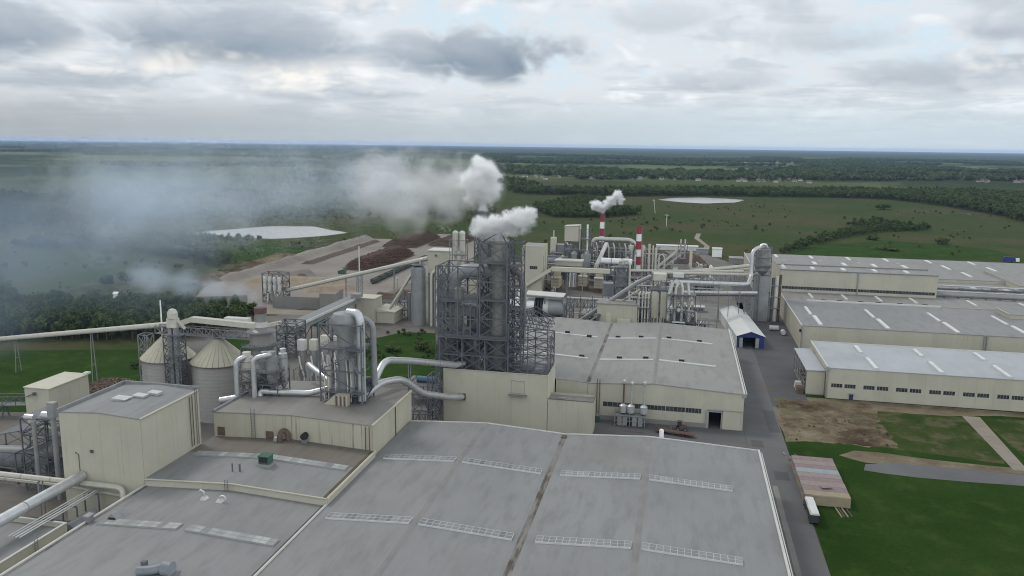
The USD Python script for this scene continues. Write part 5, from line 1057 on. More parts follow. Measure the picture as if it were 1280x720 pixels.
# --- scrubber tower
t = thing('scrubber_tower', 'round grey scrubber in a dark platform frame with a tall bent silver duct', 'scrubber', (-102.4, 232, 23))
lattice(t, -109.4, -95.4, 227.2, 237, [23.3, 27, 34, 41, 49], .42, brace='z', floors=(27, 41), rails=True, sides='fblr')
tank(t, -102.6, 232, [(2.0, 23.3), (2.7, 25), (2.7, 45.5), (4.4, 47.6), (4.5, 50.2), (3.6, 51.8), (.5, 52.6)], 'dull_steel', 'shell', 28, bands=[(30, 2.7), (35.5, 2.7), (41.5, 2.7)])
put(t, 'down_duct', MB().tube([(-101.4, 231.6, 52.2), (-97.6, 230.4, 52.4), (-96.4, 229.6, 50), (-96.4, 229.6, 24.2)], 1.35, 16, bend=3), 'galvanised', smooth=50)
put(t, 'rear_duct', MB().tube([(-100, 234, 50.4), (-94.4, 234.6, 49), (-94.2, 235, 28)], 1.0, 14, bend=3), 'dull_steel', smooth=50)
for k, (x, y) in enumerate(((-107.4, 229.6), (-106, 234.8), (-99, 228.4), (-98.4, 235.4), (-100.4, 236.2))): tank(t, x, y, [(.3, 26), (.75, 28), (.75, 38.4), (.2, 39)], ('white_trim', 'galvanised', 'dull_steel', 'white_trim', 'galvanised')[k], 'pipe', 12)
for x in (-108.4, -107, -104.6, -100.6, -99.4): put(t, 'hose', MB().tube([(x, 227.8, 24), (x+.3, 227.6, 31), (x-.5, 228.4, 38)], .22, 6, bend=2), 'cream_pipe')
for x, y, s, z in ((-106.4, 230, 1.6, 26.4), (-99.4, 230.4, 1.3, 25.6), (-103, 236, 1.9, 26), (-97.4, 236.4, 1.1, 30)): put(t, 'machine_box', MB().box(x-s, x+s, y-s*.8, y+s*.8, 23.3, z), 'steel_dark')
ladder(t, -95.2, 229, 23.3, 50, face='x'); stairs(t, -108.8, -103.4, 226.8, 23.4, 27); stairs(t, -96, -101, 226.6, 34, 41)
def duct(name, label, pts, r, mat='galvanised', bend=4, step=5.5, saddle=()):
    t = thing(name, label, 'duct', pts[0]); c = put(t, 'pipe', MB().tube(pts, r, 18, bend=bend), mat, smooth=50)
    for a, b in zip(pts[:-1], pts[1:]):
        if math.dist(a, b) > step*2:
            d = (np.array(b)-np.array(a))/math.dist(a, b); flanges(c, (np.array(a)+d*bend, np.array(b)-d*bend), r, step)
    for x, y, z0, z1 in saddle: put(t, 'support', MB().bar((x, y-r, z0), (x, y-r, z1), .28).bar((x, y+r, z0), (x, y+r, z1), .28).bar((x, y-r, z1), (x, y+r, z1), .28), 'steel_grey')
    return t
duct('silver_duct', 'upper silver duct from the scrubber over the lawn to the tower', [(-95, 236.4, 28.5), (-94.6, 245, 33.6), (-91, 257, 30.4), (-79.6, 280.5, 23.3), (-77.6, 283.4, 23.4)], 1.15, saddle=[(-90.6, 258.6, 0, 28.6)])
duct('silver_duct', 'lower bent silver duct entering the wall of the beige tower base', [(-97, 233, 24.6), (-94.9, 242, 26.6), (-91, 252, 25.3), (-87, 262, 17.2), (-80.4, 276, 11.9), (-77.6, 281, 10.9)], 1.2)
duct('silver_duct', 'bent silver duct lying along the roof before the scrubber', [(-131.4, 228.6, 23.2), (-131.4, 229, 24.8), (-124, 229.6, 24.8), (-115, 230.6, 24.9), (-107.6, 232, 27)], .95, bend=1.6)
duct('silver_duct', 'short silver duct elbow behind the scrubber on the roof', [(-122.2, 246, 26), (-122.2, 244.4, 30.6), (-117.6, 241, 29.4), (-109.4, 235.6, 27.4)], 1.0, bend=1.6)
duct('silver_duct', 'silver duct bending round the corner below the right silo', [(-152, 238, 17), (-143.5, 240, 18.6), (-137, 243, 18)], 1.25, bend=3)
t = thing('rusty_hood', 'wedge shaped rusty yellow hood on the roof edge', 'hood', (-102.4, 226, 23))
m = MB().hexa([(-107.6, 224.6, 23.5), (-99.4, 224.6, 23.5), (-99.4, 227.0, 23.5), (-107.6, 227.0, 23.5)], [(-103.4, 224.6, 27), (-99.4, 224.6, 27), (-99.4, 227.0, 27), (-103.4, 227.0, 27)]); b = put(t, 'casing', m, 'beige_stained')
for x in (-102.9, -101.5, -100.2): put(b, 'rust_slat', MB().box(x-.28, x+.28, 224.45, 224.6, 23.6, 26.8), 'rust')
# filters behind the scrubber
t = thing('bag_filter_row', 'row of cream topped filters with curling white hoses behind the scrubber', 'filters', (-129, 268, 0))
for k, (x, y, zt) in enumerate(((-137, 270, 32), (-132.4, 270.6, 32.2), (-127.6, 270, 34.2), (-123.2, 271, 34.0))):
    tank(t, x, y, [(.5, 14), (1.4, 18), (1.4, zt-4)], 'dull_steel' if k % 2 else 'stack_steel', 'filter_body', 14); put(t, 'cream_head', MB().box(x-1.35, x+1.35, y-1.3, y+1.3, zt-4, zt), 'cream_pipe' if k != 0 else 'white_trim'); put(t, 'hose', MB().tube([(x-.6, y-1.6, zt-6), (x+.3, y-2.2, zt-10), (x+1.6, y-2.2, zt-13), (x+1.6, y-2.2, 15)], .38, 8, bend=2), 'white_trim', smooth=50)
lattice(t, -139.4, -120.6, 267.4, 273.6, [0, 7, 14, 21], .32, mat='stack_steel', brace='z', nx=3, floors=(14,))
t = thing('pipe_bridge', 'dark lattice bridge between the process building and the tower base', 'bridge', (-90, 265, 0))
truss(t, (-97, 277, 6.4), (-86, 277, 6.4), 5, 4.6, 4); truss(t, (-95, 268, 3.2), (-86.4, 270, 3.2), 3, 4.2, 4); lattice(t, -89, -86, 274, 280, [0, 5, 10, 15, 20], .4, brace='x')
t = thing('tank_shed', 'small dark shed roof with a blue tank before the lawn', 'shed', (-99, 306, 0))
lattice(t, -106, -93, 301, 312, [0, 3.6, 7.2], .3, brace=None, nx=2); put(t, 'tank', MB().tube([(-104, 306.5, 8.6), (-95.4, 306.5, 8.6)], 1.3, 14), 'tank_blue', smooth=50); put(t, 'deck', MB().box(-106.4, -92.6, 300.6, 312.4, 7.2, 7.4), 'grating'); put(t, 'edge', MB().box(-108, -106.6, 300, 313, 7.1, 7.9), 'concrete')
# ---------------------------------------------------------------- left edge clutter
t = thing('left_hut', 'small beige tower hut left of the log stack', 'building', (-229, 248, 0))
wall(t, (-233, 240), (-222.6, 240), 15.0, 0, 5.2); wall(t, (-222.6, 240), (-222.6, 260), 15.0, 0, 5); wall(t, (-233, 260), (-233, 240), 15, 0, 5); put(t, 'roof', MB().box(-233.3, -222.3, 239.7, 260.3, 15, 15.3), 'beige_trim'); put(t, 'lamp_arm', MB().bar((-232.4, 239.6, 11.6), (-228.6, 239.2, 13), .3).cyl(-228.4, 239.2, 12.6, 13.6, .6, 10), 'steel_dark'); put(t, 'roof_ledge', MB().box(-224, -222, 259, 261, 15.3, 16), 'white_trim')
def log_stack(name, label, x0, x1, y0, y1, h, n, r, L, seed, end=True, slope=1.0, mats=('bark', 'wood_end')):
    q = np.random.default_rng(seed); t = thing(name, label, 'logs', ((x0+x1)/2, (y0+y1)/2, 0)); W = x1-x0
    put(t, 'pile_core', ridge_mesh((x0+x1)/2, y0+1, (x0+x1)/2, y1-1, W*.46, h*.9, seed, 1.2, .2, .1), mats[0], smooth=True)
    m, e = MB(), MB(); f = ridge((x0+x1)/2, y0+1, (x0+x1)/2, y1-1, W*.46, h*.9, seed, .2, .1)
    for _ in range(n):
        x, y = q.uniform(x0+W*.1, x1-W*.1), q.uniform(y0, y1); z = float(f(np.array([[x]]), np.array([[y]]))[0, 0])
        if z < .3: continue
        a = q.normal(0, .35); d = np.array([math.cos(a), math.sin(a), q.normal(0, .14)])*L/2; rr = r*q.uniform(.6, 1.2); c = np.array([x, y, z+q.uniform(-.1, .35)])
        m.tube([c-d, c+d], rr, 6)
        for s in (-1, 1): u = d/np.linalg.norm(d); e.tube([c+d*s, c+d*s+u*s*.03], rr*.95, 6)
    put(t, 'logs', m, mats[0], kind='stuff'); put(t, 'sawn_ends', e, mats[1], kind='stuff'); return t
log_stack('log_stack', 'heap of logs with pale sawn ends beside the left beige hut', -243, -214, 256, 292, 6.4, 900, .32, 4.5, 3)
log_stack('log_pile', 'big dark pile of logs in the timber yard, nearest one', -276, -246, 618, 726, 9.5, 2600, .3, 6, 4, mats=('logs_brown', 'logs_brown'))
log_stack('log_pile', 'farther grey brown pile of logs by the yard edge', -300, -262, 770, 868, 9, 1600, .35, 6, 5, mats=('bark', 'logs_brown'))
log_stack('log_pile', 'low grey pile of logs at the far right of the timber yard', -258, -222, 790, 880, 6.5, 1000, .35, 6, 6, mats=('bark', 'logs_brown'))
t = thing('trestle_bridge', 'dark trestle conveyor at the left picture edge', 'conveyor', (-262, 245, 0)); truss(t, (-300, 232, 4.8), (-236, 252, 4.8), 4.4, 3.4, 14, cover=None); legs(t, [(-290, 235, 4.6), (-270, 241.4, 4.6), (-250, 247.6, 4.6)], .4, 'steel_dark')
t = thing('kiln', 'dark grey horizontal drum lying at the left picture edge', 'drum', (-205, 205, 0)); k = put(t, 'drum', MB().tube([(-232, 199, 5), (-189, 207, 5)], 3.6, 24), 'steel_grey', smooth=50); flanges(k, [(-232, 199, 5), (-189, 207, 5)], 3.6, 9, 'steel_dark', .5)
for u in (.2, .5, .8): put(t, 'saddle', MB().box(-232+43*u-1, -232+43*u+1, 199+8*u-3, 199+8*u+3, 0, 2.2), 'concrete')
lattice(t, -215, -196, 196, 212, [0, 5, 10], .35, brace='x', nx=2)
t = thing('pipe_columns', 'two tall grey pipe columns in dark steelwork left of the plain block', 'pipework', (-179, 191, 0))
for x, zt, r in ((-182.4, 23.8, .65), (-175.6, 27.2, .75)):
    c = put(t, 'pipe', MB().tube([(x, 190, 0), (x, 190, zt)], r, 14), 'dull_steel', smooth=50); flanges(c, [(x, 190, 0), (x, 190, zt)], r, 3.6)
put(t, 'head_box', MB().box(-176.6, -174.4, 189, 191, 25.4, 30), 'dull_steel'); lattice(t, -190, -173, 193, 203, [0, 6, 12, 18, 23], .36, brace='x', nx=2, floors=(12, 23)); put(t, 'fan', MB().tube([(-186, 191, 24.4), (-183, 191, 24.4)], .9, 14).tube([(-181, 192, 25), (-178.4, 192, 25)], 1.1, 12), 'galvanised'); put(t, 'awning', MB().hexa([(-203, 196, 15), (-190.4, 196, 18), (-190.4, 206, 18), (-203, 206, 15)], [(-203, 196, 15.3), (-190.4, 196, 18.3), (-190.4, 206, 18.3), (-203, 206, 15.3)]), 'steel_dark')
for k, (x, y, z) in enumerate(((-186, 196, 8), (-178, 197, 10), (-183, 200, 16), (-177, 199, 18))): put(t, 'machine_box', MB().box(x-2, x+2, y-1.6, y+1.6, z-3.4, z), ('steel_grey', 'steel_dark')[k % 2])
duct('cream_pipe', 'upper cream pipe running along the foot of the plain block', [(-215, 177.4, 12.5), (-146.2, 177.4, 12.5), (-144.0, 177.2, 12.2), (-143.4, 176.6, 9)], .72, 'cream_pipe', 1.2, 9, [(-190, 177.4, 0, 11.7), (-170, 177.4, 0, 11.7)])
duct('cream_pipe', 'lower thin cream pipe below the upper one by the plain block', [(-215, 178.4, 10.6), (-160, 178.4, 10.6), (-144, 178.3, 9.6)], .42, 'cream_pipe', 1.2, 9)
duct('big_duct', 'thick silver duct slanting in from the lower left corner', [(-157.2, 178.2, 14.2), (-157.2, 175.2, 14.2), (-156.6, 110, 14.2)], 1.45, 'galvanised', 1.5, 14)
t = thing('pipe_rack', 'thin parallel pipes beside the thick silver duct', 'pipework', (-153, 168, 0))
for k, x in enumerate((-154.4, -153.3, -152.2, -151.2)): put(t, 'pipe', MB().tube([(x, 150, 10.9), (x, 178, 10.9)], .2, 8), ('white_trim', 'galvanised')[k % 2])
for y in (160, 168, 176): put(t, 'support', MB().bar((-155, y, 10.5), (-150.6, y, 10.5), .3).bar((-155, y, 0), (-155, y, 10.5), .3).bar((-150.6, y, 0), (-150.6, y, 10.5), .3), 'steel_dark')
t = thing('lean_annex', 'low flat roof with beige parapet in the lower left corner', 'building', (-165, 135, 0)); wall(t, (-176, 160), (-147, 160), 10.2, 0, 6); wall(t, (-147, 90), (-147, 160), 10.2, 0, 7); wall(t, (-147, 160), (-176, 160), 10.2, 0, 6)
put(t, 'roof', MB().box(-176, -147.3, 90, 159.8, 8.6, 9.0), 'membrane'); put(t, 'edge_coping', MB().box(-147.4, -146.8, 90, 160.2, 10.2, 10.45).box(-176, -147.4, 159.7, 160.2, 10.2, 10.45), 'white_trim'); ladder(t, -146.6, 150, 0, 12.6, face='x', mat='steel_grey')
t = thing('small_filter', 'dark gabled machine housing in the gap beside the front roof', 'machine', (-150, 166, 0)); put(t, 'casing', MB().box(-151.6, -146.6, 163, 172, 0, 6.6), 'steel_dark'); put(t, 'gable_roof', MB().hexa([(-151.9, 162.8, 6.6), (-146.3, 162.8, 6.6), (-146.3, 172.2, 6.6), (-151.9, 172.2, 6.6)], [(-149.6, 162.8, 8.4), (-148.6, 162.8, 8.4), (-148.6, 172.2, 8.4), (-149.6, 172.2, 8.4)]), 'steel_grey')
for x in (-151.2, -149.6, -148): put(t, 'rib', MB().box(x-.12, x+.12, 162.8, 163, .2, 6.4), 'steel_grey')
t = thing('vent_pair', 'small grey vent box on the left roof gutter', 'vent', (-137.6, 161, 13)); put(t, 'casing', MB().box(-138.4, -137.2, 156.4, 158.2, 12.9, 14.6), 'steel_grey'); put(t, 'cap', MB().box(-138.6, -137, 156.2, 158.4, 14.6, 14.9), 'dull_steel')
# things on the roofs
t = thing('ridge_cowl', 'small gabled grey cowl at the end of the left skylight', 'vent', (-132.4, 160, 13.2)); z = 13.3; put(t, 'hood', MB().hexa([(-134.2, 158.4, z), (-130.4, 158.4, z), (-130.4, 162.2, z), (-134.2, 162.2, z)], [(-132.4, 158.4, z+1.9), (-132.2, 158.4, z+1.9), (-132.2, 162.2, z+1.9), (-132.4, 162.2, z+1.9)]), 'dull_steel'); put(t, 'louvre', MB().box(-133.2, -131.4, 158.3, 158.38, z+.1, z+.9), 'dark_opening')
def gooseneck(x, y, z, label, h, d):
    t = thing('gooseneck_vent', label, 'vent', (x, y, z), 'bent roof vents'); put(t, 'curb', MB().hexa([(x-.9, y-.9, z-.1), (x+.9, y-.9, z-.1), (x+.9, y+.9, z-.1), (x-.9, y+.9, z-.1)], [(x-.5, y-.5, z+.7), (x+.5, y-.5, z+.7), (x+.5, y+.5, z+.7), (x-.5, y+.5, z+.7)]), 'white_trim'); put(t, 'pipe', MB().tube([(x, y, z+.5), (x, y, z+h), (x+d, y, z+h+.3), (x+d*1.25, y, z+h-.7)], .27, 12, bend=.8), 'galvanised', smooth=50)
gooseneck(-116.5, 173, 14.2, 'left one of two bent vents on the left hall roof', 2.0, -1.2); gooseneck(-111.6, 172.2, 14.35, 'right one of two bent vents on the left hall roof', 1.4, 1.3)
t = thing('roof_fan', 'small green boxed fan on the raised worn roof', 'roof fan', (-109.9, 192.6, 16)); put(t, 'curb', MB().box(-111.9, -107.9, 190.9, 194.3, 15.9, 16.9), 'membrane_light'); b = put(t, 'casing', MB().box(-111.4, -108.4, 191.2, 194, 16.9, 19), 'green_paint'); put(b, 'louvre', MB().box(-111.1, -108.7, 191.08, 191.2, 17.4, 18.8), 'dark_opening'); put(b, 'lid', MB().box(-111.6, -108.2, 191, 194.2, 19, 19.2), 'green_paint')
t = thing('vent_stubs', 'two thin dark vent stubs on the raised worn roof', 'vent', (-115.5, 187, 15.9)); put(t, 'pipe', MB().cyl(-116.6, 186.6, 15.8, 18.4, .2, 8), 'steel_dark'); put(t, 'pipe', MB().cyl(-114.6, 187.0, 15.8, 18.2, .28, 8), 'steel_dark')
t = thing('extract_fan', 'large blue grey curved extract fan at the bottom left of the roof', 'roof fan', (-107, 138.6, 13.9))
zr = 13.9; put(t, 'scroll', MB().tube([(-104.2, 138.8, zr+1.4), (-102.2, 138.8, zr+1.4)], 1.6, 20), 'fan_grey', smooth=50); put(t, 'outlet', MB().tube([(-109.4, 137.4, zr+.8), (-105.8, 137.8, zr+1.3), (-104.0, 138.8, zr+1.6)], 1.0, 14, bend=1), 'fan_grey', smooth=50); put(t, 'motor', MB().box(-109.6, -108.5, 138.6, 139.6, zr+.2, zr+2.2), 'steel_dark'); put(t, 'base', MB().box(-110, -101.4, 136.6, 140.6, zr-.2, zr+.25), 'steel_grey')
# ---------------------------------------------------------------- middle process area behind the second hall
def striped_chimney(x, y, r0, r1, h, bands, label):
    t = thing('striped_chimney', label, 'chimney', (x, y, 0), 'red and white chimneys'); zs = np.linspace(0, h, bands+1)
    for i in range(bands):
        a, b = zs[i], zs[i+1]; ra, rb = (r0+(r1-r0)*v/h for v in (a, b))
        put(t, 'shaft_band', MB().lathe(x, y, [(ra, a), (rb, b)], 20), 'red_paint' if (bands-1-i) % 2 == 0 else 'white_paint', smooth=40)
        put(t, 'flange', MB().lathe(x, y, [(rb, b-.2), (rb+.25, b-.2), (rb+.25, b+.1), (rb, b+.1)], 20), 'red_brown')
    ladder(t, x+r0+.15, y-r0*.7, 2, h, 'y', 'steel_grey', .8); put(t, 'inner', MB().lathe(x, y, [(r1*.8, h), (r1*.8, h+.15)], 16), 'dark_opening')
    return t
striped_chimney(-68.6, 720, 2.3, 2.0, 44.6, 7, 'left red and white banded chimney with a white puff of steam')
striped_chimney(-31.5, 640, 2.4, 2.0, 43.2, 7, 'right and nearer red and white banded chimney without steam')
# rotary dryer behind the hall roof
t = thing('rotary_dryer', 'thick horizontal white and dark dryer drum behind the second hall', 'dryer', (-72, 425, 0))
d = put(t, 'drum', MB().tube([(-92, 425, 17.8), (-75.6, 425, 17.8)], 4.5, 28), 'aluminium', smooth=50); put(t, 'drum_end', MB().tube([(-68, 425, 17.6), (-60, 425, 17.6)], 4.5, 28), 'dull_steel', smooth=50); put(t, 'drum_neck', MB().tube([(-71, 425, 17.7), (-68.1, 425, 17.7)], 4.3, 28), 'white_trim', smooth=50)
for x in (-75.2, -73.6, -72.0): put(t, 'tyre', MB().tube([(x-.5, 425, 17.7), (x+.5, 425, 17.7)], 4.9, 28), 'rubber', smooth=50)
put(t, 'canopy', MB().hexa([(-81, 422, 24.4), (-60, 422, 23.8), (-60, 432, 24.2), (-81, 432, 24.8)], [(-81, 422, 24.8), (-60, 422, 24.2), (-60, 432, 24.6), (-81, 432, 25.2)]), 'white_trim'); put(t, 'base', MB().box(-78, -59, 419, 431, 0, 12.8), 'steel_dark')
for x in (-80.4, -70, -60.4): put(t, 'post', MB().bar((x, 421.6, 0), (x, 421.6, 24.2), .5), 'steel_dark')
put(t, 'white_fitting', MB().tube([(-90, 424, 27), (-86, 424, 27.6), (-82, 424, 26)], .9, 10, bend=2).box(-85, -82.5, 423, 425, 22, 25.5), 'white_paint'); lattice(t, -59, -55, 421, 429, [0, 5, 10, 15, 20], .4, brace='x')
t = thing('pipe_gallery', 'dark trussed pipe gallery running behind the second hall roof', 'pipe gallery', (-40, 452, 0))
truss(t, (-62, 452, 13.2), (-34, 452, 13.2), 4, 4.6, 14); truss(t, (-33.6, 446, 13.2), (-14, 446, 13.2), 4, 4.4, 10)
put(t, 'top_pipe', MB().tube([(-62, 452, 18.4), (-14, 452, 18.2)], .5, 8), 'white_trim'); put(t, 'top_pipe', MB().tube([(-62, 453.2, 18.3), (-14, 453.2, 18.1)], .35, 8), 'steel_grey')
for x in (-60, -54, -47, -38, -30, -20): put(t, 'post', MB().bar((x, 450, 0), (x, 450, 20.4 if x < -34 else 17.6), .36), 'steel_dark')
t = thing('pump_house', 'beige pump house half hidden behind the second hall roof', 'building', (-31, 438, 0))
wall(t, (-42.5, 432), (-20.6, 432), 19.6, 0, 5.5); wall(t, (-20.6, 432), (-20.6, 444), 19.6, 0, 4); wall(t, (-42.5, 444), (-42.5, 432), 19.6, 0, 4); put(t, 'roof', MB().box(-42.8, -20.3, 431.7, 444.2, 19.6, 20), 'membrane_worn'); put(t, 'door', MB().box(-37.4, -34.6, 431.8, 432, 8, 15), 'beige_trim'); put(t, 'porch', MB().box(-31, -24, 428, 431.9, 0, 12.4), 'beige_trim'); put(t, 'duct', MB().bar((-44.4, 431, 3), (-41, 431, 14), 1.6), 'steel_dark')
tube = lambda *a, **k: MB().tube(*a, **k)
t = thing('slanted_conveyor', 'dark slanted conveyor tube rising to the pipe stacks', 'conveyor', (-36, 440, 0))
put(t, 'casing', tube([(-52.5, 441, 7.6), (-21.5, 441, 31.0), (-14, 441, 34.8)], 1.15, 12, bend=3), 'dull_steel', smooth=50); put(t, 'lower_pipe', tube([(-48, 442, 7), (-20, 442, 27)], .45, 8), 'cream_pipe'); legs(t, [(-40, 441, 15), (-28, 441, 24.4)], .35, 'steel_dark')
# pipe stacks beside it
t = thing('pipe_stack', 'upright cream pipes in steelwork between pump house and columns', 'pipes', (-18, 435, 0))
for x in (-20, -18.1, -16.6, -14.9): put(t, 'riser', tube([(x, 434, 0), (x, 434, 26.2), (x+.8, 435, 27)], .42, 10, bend=1), 'cream_pipe', smooth=50)
lattice(t, -21.4, -13.8, 433, 438, [0, 6, 12, 18, 23], .28, brace=None, floors=(18,))
t = thing('press_columns', 'cluster of cream columns and tanks behind the second hall', 'process columns', (-10, 442, 0))
lattice(t, -13.8, -4.6, 438, 448, [0, 7, 14, 20.5, 27.6], .4, brace='z', nx=2, floors=(14, 27.6))
for x, y, r, z1, mt in ((-12.6, 439.5, 1.1, 28, 'cream_pipe'), (-9.9, 439, 1.2, 26.6, 'cream_pipe'), (-7.0, 439.6, 1.1, 27.4, 'cream_pipe'), (-5.4, 443, 1.3, 24, 'dull_steel'), (-11, 445, 1.8, 30, 'stack_steel')): tank(t, x, y, [(r, 0), (r, z1-1), (r*.4, z1)], mt, 'column_tank', 14)
for x in (-13.2, -8.4): put(t, 'panel_tank', MB().box(x, x+3.0, 437.4, 438.6, 12, 27), 'beige_trim')
put(t, 'head_frame', MB().box(-13, -6, 439, 446, 33, 36.4), 'cream_pipe')
for x, y in ((-13, 439), (-6, 439), (-13, 446), (-6, 446)): put(t, 'column', MB().bar((x, y, 27.6), (x, y, 33), .4), 'steel_dark')
for x in (-12, -10, -8, -6.6): put(t, 'small_pipe', tube([(x, 437, 4), (x+.4, 437, 13)], .4, 8), ('white_trim', 'steel_dark')[int(x) % 2])
t = thing('steam_manifold', 'white branching pipe manifold over dark machinery behind the hall roof', 'manifold', (2, 432, 0))
for x, zt in ((-4.0, 30), (-0.6, 33.6), (3.0, 33.8), (6.6, 29.4)):
    put(t, 'branch', tube([(x+(1.6 if x < 2 else -1.0), 432, 33.4), (x, 431.4, zt-3), (x, 431, 26), (x, 431, 12.6)], .7 if x > -3 else .9, 12, bend=2), 'white_trim', smooth=50)
put(t, 'header', tube([(-5.2, 430.4, 19.6), (10.6, 430.4, 18.4), (10.8, 430.4, 13)], .4, 10, bend=1.5), 'white_trim', smooth=50)
lattice(t, -5, 10, 429, 436, [0, 6, 12, 18, 27], .36, brace='x', nx=3, floors=(12, 27))
for k in range(5): put(t, 'slat', MB().box(-1.6, 5.0, 428.6, 428.9, 4.4+k*1.9, 5.2+k*1.9), 'white_trim')
for x, y, s, z in ((-3.4, 432, 1.7, 11), (7.6, 431.4, 1.5, 10), (2, 434, 2, 17), (9.6, 434, 1.4, 14.6)): put(t, 'machine_box', MB().box(x-s, x+s, y-1.5, y+1.5, 0, z), 'steel_dark')
for k, (x, z) in enumerate(((-2.4, 20), (1.4, 19), (4.6, 22.4), (8, 23))): put(t, 'valve', MB().lathe(x, 429, [(.3, z-1.2), (.9, z-.5), (.9, z+.5), (.3, z+1.2)], 10), ('galvanised', 'cream_pipe')[k % 2])
put(t, 'roof_box', MB().box(-2.4, 3.4, 433, 436, 36, 38.2), 'white_trim')
duct('main_steam_pipe', 'long bright silver pipe crossing the apron and rising up the stack house', [(-0.6, 433, 33.8), (0.6, 470, 27.4), (40.4, 480, 26.2), (43.4, 497, 28), (43.4, 499, 43.6), (47.6, 503, 45.6)], 1.15, 'galvanised', 3.6, 7, [(10, 472, 0, 25.6), (24, 475.6, 0, 25.4), (36, 478.8, 0, 25)])
duct('lower_steam_pipe', 'second silver pipe below the long bright one over the apron', [(3.6, 470, 21.6), (46, 482, 21.2)], .95, 'galvanised', 2, 7, [(14, 473, 0, 20.4), (30, 477.5, 0, 20.2)])
duct('lower_steam_pipe', 'dark flat pipe tray directly under the two silver pipes', [(4, 471.5, 19.6), (46, 483.5, 19.2)], .5, 'steel_dark', 2, 20)
t = thing('rear_pipe_rack', 'long grey pipe rack across the far side of the apron', 'pipe rack', (15, 515, 0)); truss(t, (-16, 506, 22.6), (46, 506, 24.4), 3.6, 3.4, 22, 'steel_grey'); put(t, 'pipe', tube([(-16, 504.4, 27.2), (46, 504.4, 28.4)], .8, 10), 'cream_pipe'); put(t, 'pipe', tube([(-16, 507, 27.4), (46, 507, 28.6)], .55, 10), 'dull_steel'); legs(t, [(-10, 506, 22.6), (8, 506, 23.2), (26, 506, 23.8), (42, 506, 24.2)], .4)
for k, (p, q, l) in enumerate((((4, 560, 19.6), (50, 572, 24.6), 'far cream conveyor rising to the right above the apron'), ((6, 548, 19), (52, 585, 21), 'farther cream conveyor crossing behind the first one'))): tube_conveyor('tube_conveyor', l, p, q, 1.3, 'cream_pipe', (.25, .75))
# stack house on the right
t = thing('stack_house', 'grey panelled shaft topped by a dark vessel with a silver pipe over it', 'tower', (50, 508, 0))
wall(t, (46, 503), (55, 503), 28, 0, 3, 'dull_steel', back='stack_steel'); wall(t, (55, 503), (55, 513), 28, 0, 3.3, 'dull_steel', back='stack_steel'); wall(t, (46, 513), (46, 503), 28, 0, 3.3, 'dull_steel', back='stack_steel'); put(t, 'roof', MB().box(46, 55, 503, 513, 27.6, 28), 'grating')
tank(t, 50.8, 508, [(1, 28), (4.4, 31), (4.4, 44), (3, 45.4), (.5, 46)], 'stack_steel', 'vessel', 24, bands=[(34, 4.4), (39, 4.4), (43, 4.4)]); put(t, 'bend', tube([(47.6, 503.4, 44), (49, 504, 47.4), (52, 506, 47), (52.4, 507, 44)], .8, 12, bend=3), 'aluminium', smooth=50)
lattice(t, 46, 55.4, 503, 513, [28, 33.4, 39, 45], .34, brace='z', floors=(33.4,), rails=True)
for x in (47.6, 49.2): put(t, 'riser', tube([(x, 502.4, 0), (x, 502.4, 29)], .4, 8), 'steel_grey')
t = thing('stack_house_pipes', 'upright dark pipes and small drum beside the grey stack shaft', 'pipes', (59, 506, 0))
for x, zt, r, mt in ((57.4, 27, .9, 'steel_dark'), (59.4, 28, 1.3, 'cream_pipe'), (61.6, 29, .8, 'rust')): put(t, 'pipe', tube([(x, 505, 0), (x, 505, zt)], r, 12), mt, smooth=50)
for z in (8, 15, 22): put(t, 'clamp', MB().box(56.4, 62.4, 503.6, 504.2, z, z+.5), 'steel_grey')
put(t, 'drum', tube([(54, 478, 1.6), (59, 478, 1.6)], 1.4, 14), 'white_trim', smooth=50); put(t, 'drum', tube([(60.5, 466, 1.6), (60.5, 470, 1.6)], 1.3, 14), 'white_trim', smooth=50)
lattice(t, 40, 44.8, 486, 494, [0, 6, 12, 18], .36, mat='steel_grey', brace='x')
# three tan machines under the cream gallery
def tan_machine(x, y, label):
    t = thing('tan_machine', label, 'machine', (x, y, 0), 'tan machines under the gallery'); b = put(t, 'body', MB().box(x-3, x+3, y, y+12, 3.4, 10.5), 'tan_machine'); put(t, 'upper_box', MB().box(x-2.4, x+2.2, y+5, y+13, 10.5, 15), 'tan_machine'); put(t, 'base', MB().box(x-3.2, x+3.2, y+.2, y+12, 0, 3.3), 'dirt_brown'); put(t, 'top_plate', MB().box(x-3.3, x+3.3, y-.3, y+5, 10.5, 10.9), 'white_trim')
    for z in (5, 7.2, 9.2): put(b, 'louvre', MB().box(x-2.4, x+2.4, y-.1, y, z, z+.7), 'stack_steel')
    return t
for x, y, l in ((-86.5, 565, 'left of three tan box machines under the cream gallery'), (-68, 577, 'middle of three tan box machines under the cream gallery'), (-56, 571, 'right of three tan box machines under the cream gallery')): tan_machine(x, y, l)
t = thing('cream_gallery', 'cream covered gallery with a sloping left end over the tan machines', 'conveyor gallery', (-75, 562, 0))
put(t, 'slope', MB().bar((-109, 560, 4.2), (-88.5, 560, 17.8), 3.6, 2.4), 'beige_trim'); put(t, 'casing', MB().box(-88.5, -47, 558.2, 561.8, 16.6, 19.4), 'beige_trim'); put(t, 'side_strip', MB().box(-88.5, -47, 558, 558.2, 16.2, 16.6), 'stack_steel')
for x in (-87, -77, -66, -50): put(t, 'support', MB().bar((x, 559, 0), (x, 559, 16.4), .5).bar((x, 561, 0), (x, 561, 16.4), .5), 'steel_grey')
for k in range(4): put(t, 'down_pipe', tube([(-75+k*1.3, 557.4, 6), (-74.6+k*1.3, 557.4, 16)], .5, 8), ('white_trim', 'dull_steel')[k % 2])
